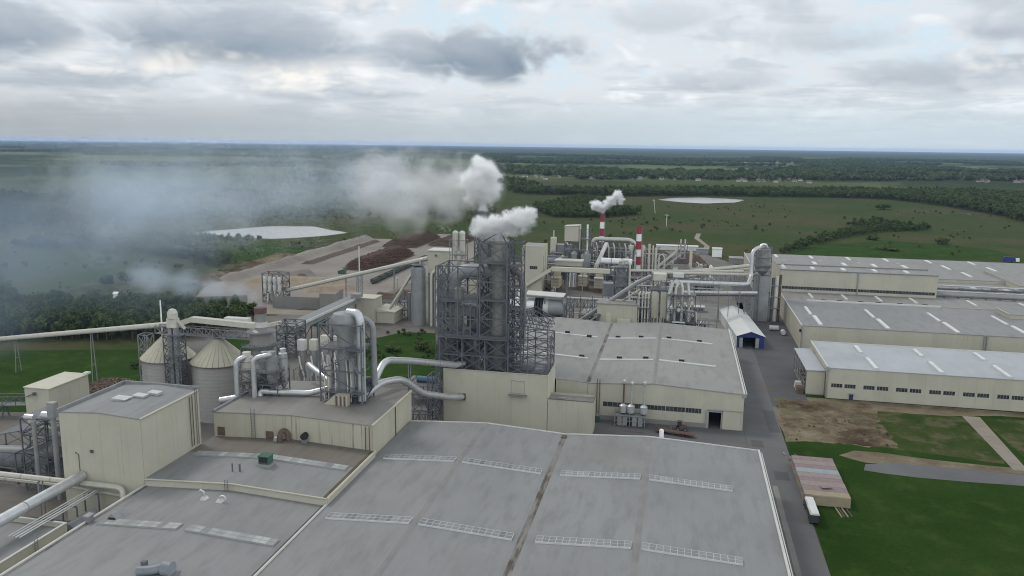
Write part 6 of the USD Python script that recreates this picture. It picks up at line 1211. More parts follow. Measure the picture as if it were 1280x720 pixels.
t = thing('switch_house', 'long low white roofed house on stilts behind the cream gallery', 'building', (-80, 592, 0)); wall(t, (-90.5, 588), (-70, 588), 19.6, 13, 5, 'beige_far'); put(t, 'roof', MB().box(-90.8, -69.7, 587.6, 597, 19.6, 20.6), 'white_trim'); truss(t, (-100, 586, 12), (-42, 586, 12), 4, 4.2, 18, 'steel_dark'); legs(t, [(-88, 590, 13), (-72, 590, 13)], .5)
t = thing('tall_block', 'tall plain beige block right behind the main stack tower', 'building', (-101, 570, 0))
wall(t, (-110, 560), (-95.6, 560), 33.6, 0, 7.2, holes=[(5.6, 11.2, 17.0, 19.4)]); frame_window(t, (-110, 560), (-95.6, 560), 5.6, 11.2, 17.0, 19.4, 4); wall(t, (-95.6, 560), (-95.6, 584), 33.6, 0, 6, holes=[(5, 6.6, 12, 26), (13, 14.6, 14, 28)]); wall(t, (-110, 584), (-110, 560), 33.6, 0, 6)
for a_, z_ in ((5, 12), (13, 14)): put(t, 'tall_window', MB().box(-95.9, -95.75, 560+a_, 561.6+a_, z_, z_+14), 'window_glass')
put(t, 'roof', MB().box(-110, -95.6, 560, 584, 33, 33.3), 'membrane_light'); put(t, 'edge_coping', MB().box(-110.2, -95.4, 559.8, 560.2, 33.6, 34), 'white_trim')
t = thing('energy_block', 'beige block on dark stilts behind the three tan machines', 'building', (-83, 620, 0))
m = MB().hexa([(-88.3, 620, 31), (-77.2, 620, 31), (-77.2, 630, 31), (-88.3, 630, 31)], [(-88.3, 620, 42.4), (-77.2, 620, 43.2), (-77.2, 630, 43.2), (-88.3, 630, 42.4)]); put(t, 'body', m, 'beige_cladding'); put(t, 'roof', MB().bar((-88.6, 625, 42.7), (-76.9, 625, 43.6), 10.6, .4), 'beige_trim'); lattice(t, -88.2, -77.4, 620, 630, [0, 8, 16, 24, 31], .5, brace='x', nx=2, floors=(16, 24))
tank(t, -80, 617.5, [(2.6, 6), (2.6, 22), (.6, 24)], 'dull_steel', 'tank', 16); put(t, 'panel_tank', MB().box(-74, -67, 612, 619, 10, 22), 'dull_steel'); tank(t, -71, 622, [(2.4, 0), (2.4, 24)], 'aluminium', 'tank', 16)
for x, zt in ((-76.2, 44.4), (-70.4, 44.6)): put(t, 'exhaust_pipe', tube([(x, 621, 24), (x, 621, zt)], .75, 10), 'cream_pipe' if x < -73 else 'white_paint', smooth=50)
lattice(t, -75.4, -68, 619, 627, [0, 8, 16, 24, 33, 41], .36, brace='x', floors=(24, 33))
t = thing('small_stub_tower', 'small cream tower with a thin spike left of the energy block', 'tower', (-100, 642, 0)); put(t, 'body', MB().box(-102.6, -98.2, 640, 645, 0, 31.2), 'cream_pipe'); put(t, 'spike', tube([(-100.3, 642, 31.2), (-100.3, 642, 37)], .5, 8), 'cream_pipe'); put(t, 'low_box', MB().box(-98, -86, 642, 650, 18, 25.4), 'dull_steel'); put(t, 'ball', MB().tm(trimesh.Trimesh(*(lambda s: (s.vertices*1.6+[-90, 641, 26.6], s.faces))(trimesh.creation.icosphere(2)), process=False)), 'white_trim'); lattice(t, -103, -86, 640, 650, [0, 6, 12, 18], .4, brace='x', nx=3)
t = thing('grey_pipe_field', 'low bundles of grey pipes between the beige block and the energy block', 'pipework', (-92, 605, 0))
for k in range(6): put(t, 'pipe', tube([(-104, 596+k*3, 16+k*.8), (-84, 596+k*3, 16+k*.8)], .55, 8), ('galvanised', 'steel_grey', 'dull_steel')[k % 3])
put(t, 'slanted_pipe', tube([(-93, 600, 16), (-86, 600, 22.4)], .8, 10), 'white_trim'); lattice(t, -104, -84, 596, 612, [0, 8, 15.4, 22], .4, brace='z', nx=3, ny=2)
t = thing('boiler_rack', 'dark boiler rack under one big arched white duct', 'boiler plant', (-52, 650, 0))
put(t, 'arch_duct', tube([(-70, 650, 24), (-68.4, 650, 30.4), (-37.5, 650, 30.6), (-31.4, 648, 24)], 1.5, 14, bend=5), 'white_trim', smooth=50)
lattice(t, -69, -36, 646, 656, [0, 8, 16, 23, 28], .45, brace='x', nx=5, floors=(16, 23))
for i in range(7): put(t, 'branch_pipe', tube([(-66+i*4.6, 645, 28), (-64.6+i*4.6, 644, 24), (-64.4+i*4.6, 644, 8)], .6, 10, bend=2), ('galvanised', 'steel_grey', 'white_trim')[i % 3], smooth=50)
for i in range(5): tank(t, -64+i*6, 652, [(2, 2), (2, 18), (.6, 20)], ('stack_steel', 'dull_steel')[i % 2], 'boiler', 16)
put(t, 'white_chute', MB().bar((-62, 600, 12), (-57, 640, 28), 2.6, 2.0), 'white_trim')
t = thing('white_drum', 'horizontal white drum between boiler rack and lattice filter tower', 'drum', (-48, 600, 0)); k = put(t, 'drum', tube([(-57, 600, 19.6), (-34, 600, 19.6)], 2.3, 18), 'white_paint', smooth=50); flanges(k, [(-57, 600, 19.6), (-34, 600, 19.6)], 2.3, 7, 'steel_grey', .5); legs(t, [(-52, 600, 17.4), (-38, 600, 17.4)], .6, 'steel_dark')
t = thing('lattice_filter', 'upright dark lattice with a grey vessel and a cream down pipe', 'filter tower', (-35, 502, 0))
lattice(t, -39, -31, 498, 506, [0, 6, 12, 18, 24, 30], .5, brace='x', floors=(18, 30)); tank(t, -35, 502, [(1.2, 4), (3, 10), (3, 29), (1.2, 32.4)], 'dull_steel', 'vessel', 18); put(t, 'down_pipe', tube([(-36.4, 500, 33.6), (-31, 500, 34.6), (-29.6, 500, 32.4), (-29.6, 500, 4)], .8, 12, bend=2), 'cream_pipe', smooth=50); put(t, 'cap', MB().lathe(-34, 501, [(1.6, 32), (1.6, 34.6), (.4, 35.4)], 12), 'cream_pipe')
put(t, 'side_box', MB().box(-46, -40, 500, 507, 0, 10), 'dull_steel'); put(t, 'side_box', MB().box(-47, -40.4, 508, 516, 0, 18), 'steel_grey')
t = thing('middle_pipe_rack', 'long cream topped pipe rack in front of the chimneys', 'pipe rack', (-10, 562, 0)); truss(t, (-46, 566, 14.2), (-14, 566, 14.2), 4, 3.4, 12, 'steel_grey'); put(t, 'pipe', tube([(-46, 564, 18), (44, 560, 22)], .8, 10), 'cream_pipe', smooth=50); put(t, 'pipe', tube([(-46, 566.4, 18.2), (44, 562.4, 22)], .5, 10), 'dull_steel'); legs(t, [(-40, 566, 14), (-26, 566, 14), (0, 562, 19), (20, 561, 20)], .45)
t = thing('riser_pipes', 'row of tall cream riser pipes to the right of the nearer chimney', 'pipes', (-21, 620, 0))
for x, zt, r in ((-27, 30.4, .6), (-25, 28.6, .5), (-22.3, 31.2, .9), (-19.4, 30.2, .6), (-17.2, 28.4, 1.0), (-14.6, 23, .6)): put(t, 'riser', tube([(x, 620, 0), (x, 620, zt)], r, 10), 'cream_pipe' if r > .55 else 'dull_steel', smooth=50)
put(t, 'loop', tube([(-14.8, 619, 8), (-14.8, 619, 22.6), (-12.4, 619, 24), (-10.6, 619, 22), (-10.6, 619, 8)], .5, 10, bend=3), 'cream_pipe', smooth=50)
for x, zt in ((-37.4, 27), (-28.6, 27)): put(t, 'white_hopper', MB().lathe(x, 642, [(.8, 14), (.9, 20), (2.2, 25), (2.2, zt)], 14), 'white_trim'); 
t = thing('bark_conveyors', 'pair of pale slanting conveyors meeting at a dark tower before the bark piles', 'conveyor', (0, 640, 0))
put(t, 'casing', MB().bar((-16.5, 640, 10.4), (0, 640, 25.6), 2, 1.6), 'cream_pipe'); put(t, 'casing', MB().bar((-14.6, 644, 7), (1.4, 640, 21.2), 1.8, 1.5), 'white_trim')
lattice(t, -.6, 6.4, 638, 645, [0, 6, 12, 18, 24, 30.6], .4, mat='steel_dark', brace='x', floors=(12, 18)); 
for x in (1.2, 4.6): put(t, 'post', tube([(x, 640, 18), (x, 640, 33.5)], .6, 8), 'cream_pipe')
put(t, 'drive_house', MB().box(-6, 8, 634, 638, 4, 14), 'stack_steel'); put(t, 'drive_house', MB().box(8.4, 10.6, 638, 642, 8, 24), 'beige_trim'); put(t, 'chute', MB().bar((7, 634, 14), (14, 632, 2), 2.4), 'stack_steel'); put(t, 'motor', MB().box(-4, 0, 633, 634, 8, 12), 'white_trim')
t = thing('white_valve', 'small white upright fitting before the bark conveyors', 'fitting', (24, 612, 0)); put(t, 'pipe', tube([(24, 612, 0), (24, 612, 18)], .9, 10), 'white_paint'); put(t, 'head', MB().box(22.8, 25.4, 611, 613, 14, 17), 'white_paint')
for k, (x, y, w, d, h, mt, l) in enumerate(((-23, 835, 42, 10, 4.4, 'white_trim', 'long low white shed behind the bark piles'), (32, 795, 9, 9, 8, 'white_paint', 'small cube shaped white shed by the meadow track'), (17, 812, 12, 9, 5, 'dull_steel', 'low grey shed between the two white sheds'), (46, 752, 12, 14, 5, 'concrete', 'small grey walled enclosure right of the cube shed'))):
    t = thing('yard_shed', l, 'shed', (x, y, 0)); wall(t, (x, y), (x+w, y), h, 0, 4, mt, back=mt); wall(t, (x+w, y), (x+w, y+d), h, 0, 4, mt, back=mt); wall(t, (x, y+d), (x, y), h, 0, 4, mt, back=mt); put(t, 'roof', MB().box(x-.4, x+w+.4, y-.4, y+d+.4, h, h+.4), 'tarpaulin' if k < 2 else 'membrane_light')
for k, (x, y, w, d, h, mt, l) in enumerate(((2, 520, 16, 6, 3.2, 'dull_steel', 'low grey plant box on the pale apron'), (-52, 486, 10, 6, 5, 'dull_steel', 'grey plant box by the lattice filter tower'), (-54, 500, 9, 4, 3, 'steel_grey', 'dark plant box on the apron behind the dryer'))):
    t = thing('plant_box', l, 'plant box', (x, y, 0)); b = put(t, 'casing', MB().box(x, x+w, y, y+d, 0, h), mt); put(t, 'lid', MB().box(x-.2, x+w+.2, y-.2, y+d+.2, h, h+.25), 'white_trim')
    for i in range(4): put(b, 'louvre', MB().box(x+w*(.08+.23*i), x+w*(.24+.23*i), y-.08, y, h*.3, h*.8), 'steel_dark')
for k in range(26):        # small plant clutter, each a thing
    q = np.random.default_rng(100+k); x, y = [(-50, 425), (-46, 470), (-88, 540), (-70, 605), (-20, 600), (10, 600), (-5, 470), (-100, 620), (-30, 680), (20, 640), (-60, 480), (-14, 410.5), (5, 425)][k % 13]; x += q.uniform(-9, 9); y += q.uniform(-5, 12); s = q.uniform(1.2, 2.6); h = q.uniform(2, 6)
    t = thing('skid_unit', 'small grey pump skid in the crowded process area', 'pump skid', (x, y, 0), 'pump skids between the pipe racks'); put(t, 'base', MB().box(x-s, x+s, y-s*.6, y+s*.6, 0, .5), 'concrete'); put(t, 'casing', MB().box(x-s*.8, x+s*.3, y-s*.5, y+s*.5, .5, h), ('dull_steel', 'stack_steel', 'tan_machine')[k % 3]); put(t, 'pipe', tube([(x+s*.6, y, .5), (x+s*.6, y, h+1.4), (x, y, h+1.6)], .3, 8, bend=.8), 'galvanised')
def module(x, y, w, d, h, seed, label):
    """crowded steel module: frame, decks, vessels, pipes"""
    q = np.random.default_rng(seed); t = thing('process_module', label, 'process plant', (x, y, 0)); n = max(1, round(w/7))
    lattice(t, x, x+w, y, y+d, list(np.linspace(0, h, max(2, round(h/6))+1)), .34, mat=('steel_dark', 'steel_grey', 'stack_steel')[seed % 3], brace='z' if seed % 2 else None, nx=n, floors=(h*.5,) if seed % 3 else (h,), rails=True)
    for i in range(int(w/3)+2):
        r = q.uniform(.5, 1.7); u, v = q.uniform(x+r, x+w-r), q.uniform(y+r*.4, y+d-r); z1 = q.uniform(h*.45, h*1.08)
        tank(t, u, v, [(r*.6, 0), (r, 1.5), (r, z1-.8), (r*.3, z1)], ('dull_steel', 'stack_steel', 'galvanised', 'cream_pipe', 'steel_dark')[q.integers(5)], 'vessel', 12)
    for i in range(int(w/2.5)+3):
        u, z0, z1 = q.uniform(x, x+w), q.uniform(0, h*.4), q.uniform(h*.5, h*1.15); put(t, 'pipe', tube([(u, y-.6, z0), (u, y-.6, z1), (u+q.uniform(-4, 4), y+d*.5, z1+.3)], q.uniform(.18, .45), 7, bend=1), ('galvanised', 'steel_grey', 'cream_pipe', 'steel_dark', 'white_trim')[q.integers(5)])
    for i in range(3): z = q.uniform(h*.2, h); put(t, 'long_pipe', tube([(x-q.uniform(0, 4), y-.9-i*.5, z), (x+w+q.uniform(0, 4), y-.9-i*.5, z)], q.uniform(.25, .5), 8), ('cream_pipe', 'dull_steel', 'white_trim')[i])
    for i in range(int(w/5)+2): u, s_ = q.uniform(x+1, x+w-1), q.uniform(.8, 1.8); put(t, 'machine_box', MB().box(u-s_, u+s_, y+.3, y+.3+s_*1.6, 0, q.uniform(2, h*.45)), ('steel_dark', 'stack_steel', 'dull_steel', 'rust')[q.integers(4)])
for i, (x, y, w, d, h, l) in enumerate(((-68, 604, 26, 9, 16, 'dark steel module in front of the boiler rack'), (-100, 628, 12, 8, 20, 'dark steel module left of the energy block'), (-74, 632, 14, 8, 26, 'tall steel module between energy block and boiler rack'), (-40, 612, 8, 7, 24, 'narrow steel module left of the nearer striped chimney'), (-30, 655, 14, 9, 22, 'steel module behind the nearer striped chimney'), (-14, 655, 12, 8, 18, 'steel module behind the riser pipes'), (8, 650, 14, 9, 12, 'low steel module right of the bark conveyors'), (-46, 575, 20, 7, 11, 'low steel module under the middle pipe rack'), (-20, 572, 20, 7, 12, 'low steel module left of the white fitting'), (-56, 462, 16, 6, 9, 'low module behind the trussed pipe gallery'), (-24, 450, 9, 6, 22, 'module between pump house and press columns'), (-3, 441, 12, 8, 20, 'module right behind the white manifold'), (12, 438, 6, 6, 12, 'small module at the right end of the white manifold'), (-96, 576, 8, 8, 12, 'module between tall beige block and tan machines'), (-30, 540, 12, 6, 14, 'module behind the lattice filter tower'), (12, 600, 18, 7, 9, 'long low module by the white fitting'), (-56, 690, 22, 9, 15, 'steel module at the foot of the farther striped chimney'))): module(x, y, w, d, h, 200+i, l)
# ---------------------------------------------------------------- yard vehicles and stacks
def wheels(t, xs, y, r, w, axis='x'):
    for a in xs:
        for s in (-1, 1):
            p = (a, y+s*w, r) if axis == 'x' else (y+s*w, a, r); d = np.array([0, .28, 0]) if axis == 'x' else np.array([.28, 0, 0])
            k = put(t, 'wheel', MB().tube([np.array(p)-d/2, np.array(p)+d/2], r, 14), 'rubber'); put(k, 'hub', MB().tube([np.array(p)-d*.6, np.array(p)+d*.6], r*.4, 10), 'dull_steel')
t = thing('lorry', 'parked lorry with white tarpaulin top and dark sides on the road edge', 'lorry', (41.2, 231, 0))
put(t, 'chassis', MB().box(40.2, 42.2, 224.4, 238, .9, 1.25), 'steel_dark'); b = put(t, 'body', MB().box(39.95, 42.45, 224.2, 235.6, 1.3, 3.2), 'lorry_dark'); put(b, 'rear_door', MB().box(40.1, 42.3, 224.1, 224.2, 1.4, 3.15), 'lorry_dark')
q_ = np.linspace(224.1, 235.7, 8); m = MB()
for i in range(7): h0 = 3.75+.18*math.sin(i*1.7); h1 = 3.75+.18*math.sin((i+1)*1.7); m.hexa([(39.9, q_[i], 3.2), (42.5, q_[i], 3.2), (42.5, q_[i+1], 3.2), (39.9, q_[i+1], 3.2)], [(40.15, q_[i], h0), (42.25, q_[i], h0), (42.25, q_[i+1], h1), (40.15, q_[i+1], h1)])
put(t, 'tarpaulin', m, 'tarpaulin')
for i in range(8): put(b, 'side_post', MB().box(42.45, 42.52, q_[i]-.08, q_[i]+.08, 1.3, 3.2), 'lorry_dark')
c = put(t, 'cab', MB().hexa([(40.05, 236.1, .8), (42.35, 236.1, .8), (42.35, 238.4, .8), (40.05, 238.4, .8)], [(40.1, 236.1, 3.5), (42.3, 236.1, 3.5), (42.3, 238.1, 3.4), (40.1, 238.1, 3.4)]), 'red_brown'); put(c, 'windscreen', MB().box(40.2, 42.2, 238.25, 238.36, 2.1, 3.1), 'window_glass')
wheels(t, (225.6, 226.9, 228.2, 235, 237.4), 41.2, .5, 1.02, 'y')
t = thing('flatbed_trailer', 'long dark red flatbed trailer parked in the forecourt', 'trailer', (2, 289, 0)); m = MB().bar((-5.4, 290.4, 1.2), (8.8, 287.2, 1.2), 2.6, .3); put(t, 'bed', m, 'red_brown'); d = np.array([14.2, -3.2, 0])/14.56; n_ = np.array([.22, .975, 0])
for i in range(12): c = np.array([-5.4, 290.4, 1.37])+d*14.56*(i+.5)/12; put(t, 'cross_board', MB().bar(c-n_*1.3, c+n_*1.3, .9, .08), 'red_brown' if i % 2 else 'rust')
put(t, 'headboard', MB().bar((-5.4, 290.4, 1.3), (-5.2, 290.36, 2.6), 2.4, .2), 'red_brown')
for i in (2, 3.2, 9.6, 10.8, 12): c = np.array([-5.4, 290.4, .48])+d*i; put(t, 'wheel', MB().tube([c-n_*1.25, c+n_*1.25], .48, 12), 'rubber')
t = thing('loader', 'small red and black wheel loader before the sliding gate', 'loader', (4, 294, 0)); put(t, 'body', MB().box(3.4, 6.2, 293, 294.8, .8, 2.1), 'red_brown'); c = put(t, 'cab', MB().box(2.6, 4.2, 293.2, 294.6, 2.1, 3.6), 'rubber'); put(c, 'roof', MB().box(2.5, 4.3, 293.1, 294.7, 3.6, 3.75), 'red_brown'); put(t, 'boom', MB().bar((2.6, 293.9, 2), (0.8, 293.9, .8), .5).box(-.2, .8, 292.8, 295, .2, 1.4), 'steel_dark'); wheels(t, (2.9, 5.6), 293.9, .75, 1.05)
t = thing('drain_grate', 'dark puddle stain by the dust filter', 'drain', (-13, 288, 0)); put(t, 'grate', MB().box(-17, -10, 287.4, 288.4, .05, .1), 'rust')
t = thing('green_bin', 'green bin at the foot of the brown downpipes', 'bin', (-28.4, 296.6, 0)); put(t, 'box', MB().box(-30.4, -26.8, 295.6, 297.4, .1, 2.4), 'green_paint'); put(t, 'lid', MB().box(-30.5, -26.7, 295.5, 297.5, 2.4, 2.55), 'steel_grey')
# stack of coloured sheets on the lawn edge
t = thing('panel_stack', 'long low stack of pink, mauve and blue sheets beside the road', 'sheet stack', (47, 255, 0)); n = 9; ys = np.linspace(238.4, 269.6, n+1); mats = ['plank_tan', 'plank_mauve', 'plank_pink', 'plank_mauve', 'plank_pink', 'plank_blue', 'plank_mauve', 'plank_pink', 'plank_mauve']
for i in range(n):
    zt = 3.2+.05*((i*7) % 3); y0, y1 = ys[i]+.02, ys[i+1]-.02
    for j in range(3): z0 = .2+(zt-.2)*j/3; put(t, 'sheet_bundle', MB().box(40.3+.04*((i+j) % 3), 53.4-.05*((i*3+j) % 2), y0, y1, z0+.05, .2+(zt-.2)*(j+1)/3), mats[i] if j == 2 else ('plank_tan', 'plank_pink')[(i+j) % 2])
put(t, 'front_board', MB().box(40.3, 53.4, 238.1, 238.36, .1, 3.1), 'plank_tan')
for x in (41, 44.5, 48, 51.5): put(t, 'bearer', MB().box(x, x+.3, 238.6, 269.4, .02, .2), 'dirt_brown')
put(t, 'loose_sheet', MB().hexa([(46, 243, 3.6), (49, 243.6, 3.6), (48.6, 245.4, 3.6), (45.6, 245, 3.6)], [(46, 243, 3.66), (49, 243.6, 3.9), (48.6, 245.4, 3.7), (45.6, 245, 3.66)]), 'plank_mauve')
t = thing('beam_pile', 'few loose timber beams lying before the coloured sheet stack', 'beams', (51.5, 234, 0))
for i, x in enumerate((49.8, 50.6, 51.6, 52.8)): put(t, 'beam', MB().bar((x, 231.4+.3*i, .2), (x-.8, 237.8, .25), .35), ('plank_tan', 'rust')[i % 2])
t = thing('scrap_heap', 'small dark heap of scrap at the corner of the sheet stack', 'scrap', (41, 274, 0)); q_ = np.random.default_rng(3)
for i in range(12): x, y = q_.uniform(39.6, 45), q_.uniform(271.5, 278); put(t, 'board', MB().bar((x, y, .2), (x+q_.uniform(-1.6, 1.6), y+q_.uniform(-1, 1), q_.uniform(.3, 1.1)), .5, .2), ('steel_dark', 'white_trim', 'plank_mauve')[i % 3])
# goods wagons in the timber yard
put_r = thing('rail_track', 'rusty siding under the green goods wagons', 'railway', (-227, 640, 0))
for s in (-.76, .76): put(put_r, 'rail', MB().bar((-225.4+s, 562, .22), (-228.6+s, 712, .22), .12, .16), 'rail_rust')
m = MB()
for i in range(180): y = 563+i*.83; m.box(-226.8-(y-562)*.0213+.1, -224.1-(y-562)*.0213+.1, y-.13, y+.13, .05, .16)
put(put_r, 'sleepers', m, 'dirt_brown', kind='stuff')
w0 = None
words = ['nearest', 'second', 'third', 'fourth', 'fifth', 'sixth', 'seventh', 'eighth', 'farthest']
for i in range(9):
    y = 568+i*15.6; x = -225.5-(y-562)*.0213; lab = words[i]+' dark green open goods wagon on the siding'
    if w0 is None:
        w0 = thing('goods_wagon', lab, 'goods wagon', (x, y, 0), 'goods wagons on the siding'); b = put(w0, 'body', MB().box(x-1.5, x+1.5, y-6.6, y-6.45, 1.3, 3.7).box(x-1.5, x+1.5, y+6.45, y+6.6, 1.3, 3.7).box(x-1.5, x-1.38, y-6.45, y+6.45, 1.3, 3.7).box(x+1.38, x+1.5, y-6.45, y+6.45, 1.3, 3.7).box(x-1.38, x+1.38, y-6.45, y+6.45, 1.3, 1.5), 'green_wagon')
        for k in range(8): put(b, 'rib', MB().box(x+1.5, x+1.6, y-6.4+k*1.8, y-6.2+k*1.8, 1.3, 3.7).box(x-1.6, x-1.5, y-6.4+k*1.8, y-6.2+k*1.8, 1.3, 3.7), 'green_wagon')
        put(w0, 'load', MB().box(x-1.36, x+1.36, y-6.4, y+6.4, 1.6, 3.2), 'logs_brown'); put(w0, 'underframe', MB().box(x-1.2, x+1.2, y-7, y+7, .95, 1.28), 'steel_dark')
        for k in (-5, -3.4, 3.4, 5): put(w0, 'wheelset', MB().tube([(x-.8, y+k, .74), (x+.8, y+k, .74)], .46, 12), 'rubber')
    else: copy_of(w0, (x, y, 0), lab)
t = thing('green_heap_cover', 'small green container alone in the timber yard', 'container', (-267, 601, 0)); put(t, 'body', MB().hexa([(-270, 599, 0), (-264.4, 599, 0), (-264.4, 602.4, 0), (-270, 602.4, 0)], [(-270.3, 598.8, 2.4), (-264.1, 598.8, 4.2), (-264.1, 602.6, 4.2), (-270.3, 602.6, 2.4)]), 'green_paint'); put(t, 'rim', MB().bar((-270.4, 598.7, 2.4), (-264, 598.7, 4.2), .3), 'steel_grey')
t = thing('yard_loader', 'pale log loader by the goods wagons before the beige shaft', 'loader', (-190, 560, 0)); put(t, 'body', MB().box(-193, -188, 558, 561, 1, 3.4), 'white_trim'); put(t, 'boom', MB().bar((-190, 559.5, 3.4), (-194, 559.5, 9), .5).bar((-194, 559.5, 9), (-198, 559.5, 6.4), .4), 'white_trim'); wheels(t, (-192, -189), 559.5, .9, 1.6)
for k, (x, y, l) in enumerate(((-190, 512, 'dark sawdust shed with low roof behind the beige huts'), (-200, 498, 'low brown heap shed next to the sawdust shed'))): t = thing('sawdust_shed', l, 'shed', (x, y, 0)); wall(t, (x, y), (x+18, y), 2.6, 0, 4.5, 'stack_steel', back='stack_steel'); put(t, 'roof', MB().hexa([(x-.5, y-.5, 2.6), (x+18.5, y-.5, 2.6), (x+18.5, y+9, 2.6), (x-.5, y+9, 2.6)], [(x+3, y+3, 6), (x+16, y+3, 5), (x+16, y+5, 5), (x+3, y+5, 6)]), 'logs_brown')
t = thing('blue_lorry', 'blue covered lorry with white cab beyond the far hall roof', 'lorry', (312, 842, 0)); put(t, 'tarpaulin', MB().hexa([(304, 840, 1.2), (315, 840, 1.2), (315, 843, 1.2), (304, 843, 1.2)], [(304.6, 840.2, 5.2), (314.4, 840.2, 5.2), (314.4, 842.8, 5.2), (304.6, 842.8, 5.2)]), 'blue_paint'); put(t, 'cab', MB().box(315.4, 318.4, 840.2, 842.8, .8, 4.2), 'white_paint'); wheels(t, (306, 307.6, 313, 317), 841.5, .6, 1.2)
# houses far out
def house_proto(x, y, label):
    t = thing('country_house', label, 'house', (x, y, 0), 'houses of the village behind the pond'); put(t, 'wall', MB().box(x-5, x+5, y-4, y+4, 0, 4.2), 'house_wall'); m = MB(); m.hexa([(x-5.6, y-4.6, 4.2), (x+5.6, y-4.6, 4.2), (x+5.6, y+4.6, 4.2), (x-5.6, y+4.6, 4.2)], [(x-5.6, y-.1, 7.8), (x+5.6, y-.1, 7.8), (x+5.6, y+.1, 7.8), (x-5.6, y+.1, 7.8)]); put(t, 'roof', m, 'house_roof')
    for i in (-3, 0, 3): put(t, 'window', MB().box(x+i-.6, x+i+.6, y-4.06, y-4, 1.4, 2.8), 'window_glass')
    return t
q_ = np.random.default_rng(12); h0 = None
spots = [(q_.uniform(-330, 420), q_.uniform(2580, 2990)) for _ in range(70)] + [(q_.uniform(980, 1350), q_.uniform(2850, 3600)) for _ in range(40)] + [(q_.uniform(-560, -380), q_.uniform(2300, 2700)) for _ in range(8)] + [(q_.uniform(300, 800), q_.uniform(6000, 8000)) for _ in range(14)]
for i, (x, y) in enumerate(spots):
    lab = ('small pale house among trees in the village behind the right pond' if i < 70 else 'small pale house in the village near the right edge of the plain' if i < 110 else 'small pale house by the woods right of the main plume' if i < 118 else 'tiny pale building far out near the horizon')
    gr = 'houses of the village behind the pond' if i < 70 else 'houses of the village on the right' if i < 110 else 'houses by the woods' if i < 118 else 'far buildings'
    h = house_proto(x, y, lab) if h0 is None else copy_of(h0, (x, y, 0), lab, group=gr, rz=q_.uniform(-40, 40), scale=(q_.uniform(.8, 1.5), 1, q_.uniform(.9, 1.3)))
    h0 = h0 or h
t = thing('country_house', 'small white cabin alone in the left field by two round trees', 'cabin', (-369, 465, 0)); put(t, 'wall', MB().box(-372, -366.4, 463, 467, 0, 2.8), 'white_paint'); put(t, 'roof', MB().hexa([(-372.3, 462.7, 2.8), (-366.1, 462.7, 2.8), (-366.1, 467.3, 2.8), (-372.3, 467.3, 2.8)], [(-372.3, 464.9, 4), (-366.1, 464.9, 4), (-366.1, 465.1, 4), (-372.3, 465.1, 4)]), 'tarpaulin')
for k, (x, y, h, l) in enumerate(((-18, 1090, 16, 'thin white pole with a cross arm in the meadow above the chimneys'), (-40, 1300, 22, 'slanting white mast in the meadow right of the small plume'))): t = thing('meadow_pole', l, 'pole', (x, y, 0)); put(t, 'pole', tube([(x, y, 0), (x-(3 if k else 0), y, h)], .5, 6), 'white_trim'); put(t, 'cross_arm', MB().bar((x-3, y, h-1) if not k else (x-5, y, h-2), (x+3, y, h-1) if not k else (x-1, y, h-2), .5), 'white_trim')
# ---------------------------------------------------------------- smoke and air
def puff_mesh(balls, noise=0.22, ns=0.35, seed=0, cell=1.2):
    """union of billows whose surface is broken up into smaller billows"""
    parts = [manifold3d.Manifold.sphere(r, 32).scale((1, 1, k)).translate((x, y, z)) for x, y, z, r, k in balls]
    m = manifold3d.Manifold.batch_boolean(parts, manifold3d.OpType.Add).refine_to_length(cell)
    me = m.to_mesh(); v = np.array(me.vert_properties[:, :3], float); f = np.array(me.tri_verts)
    t = trimesh.Trimesh(v, f, process=False); n = t.vertex_normals
    d = np.abs(meshkit.fbm(v*ns, 4, seed)-0.5)*2
    return v + n*((0.35-d)*noise)[:, None], f
def meta_smoke(name, balls, density, color, ns, amp, lo, hi, inner=0.25, detail=4.0, stretch=(1, 1, 1), anis=0.0):
    """smoke whose density is a union of soft balls (x, y, z, r, flatness), torn by noise"""
    g = G(); p = g.pos(); field = None
    for x, y, z, r, k in balls:
        q = g.n('vector_math', 'vector', math_type='subtract', vector1=p, vector2=(x, y, z))
        l = g.n('vector_math', 'value', math_type='length', vector1=g.n('vector_math', 'vector', math_type='multiply', vector1=q, vector2=(1/r, 1/r, 1/(r*k))))
        f = g.fit(l, 1.0, inner, 0, 1, 'smoothstep'); field = f if field is None else g.math('maximum', field, f)
    n = g.noise(g.mapping(p, stretch), ns, detail, 0.6, 0.4)
    d = g.fit(g.add(field, g.mul(g.add(n, -0.5), amp)), lo, hi, 0, 1, 'smoothstep')
    d = g.mul(d, g.fit(field, 0.0, 0.15))
    MAT[name] = g.done(name, volume=g.n('principled_volume', 'volume', color=color, density=g.mul(d, density), anisotropy=anis))
def hull_mesh(balls, grow=1.0):
    parts = [manifold3d.Manifold.sphere(r*grow, 20).scale((1, 1, k)).translate((x, y, z)) for x, y, z, r, k in balls]
    me = manifold3d.Manifold.batch_hull(parts).to_mesh(); return np.array(me.vert_properties[:, :3], float), np.array(me.tri_verts)
def core_look():
    g = G(); d = g.n('diffuse_bsdf', 'BSDF', color=(0.96, 0.96, 0.96)); t = g.n('translucent_bsdf', 'BSDF', color=(0.96, 0.96, 0.96))
    MAT['steam_flecks'] = g.done('steam_flecks', surface=g.n('mix_closure', 'closure', fac=0.5, closure1=d, closure2=t))
core_look()
def drift_look():
    g = G(); d = g.n('diffuse_bsdf', 'BSDF', color=(0.80, 0.89, 0.97)); t = g.n('translucent_bsdf', 'BSDF', color=(0.80, 0.89, 0.97))
    MAT['drift_flecks'] = g.done('drift_flecks', surface=g.n('mix_closure', 'closure', fac=0.5, closure1=d, closure2=t))
drift_look()
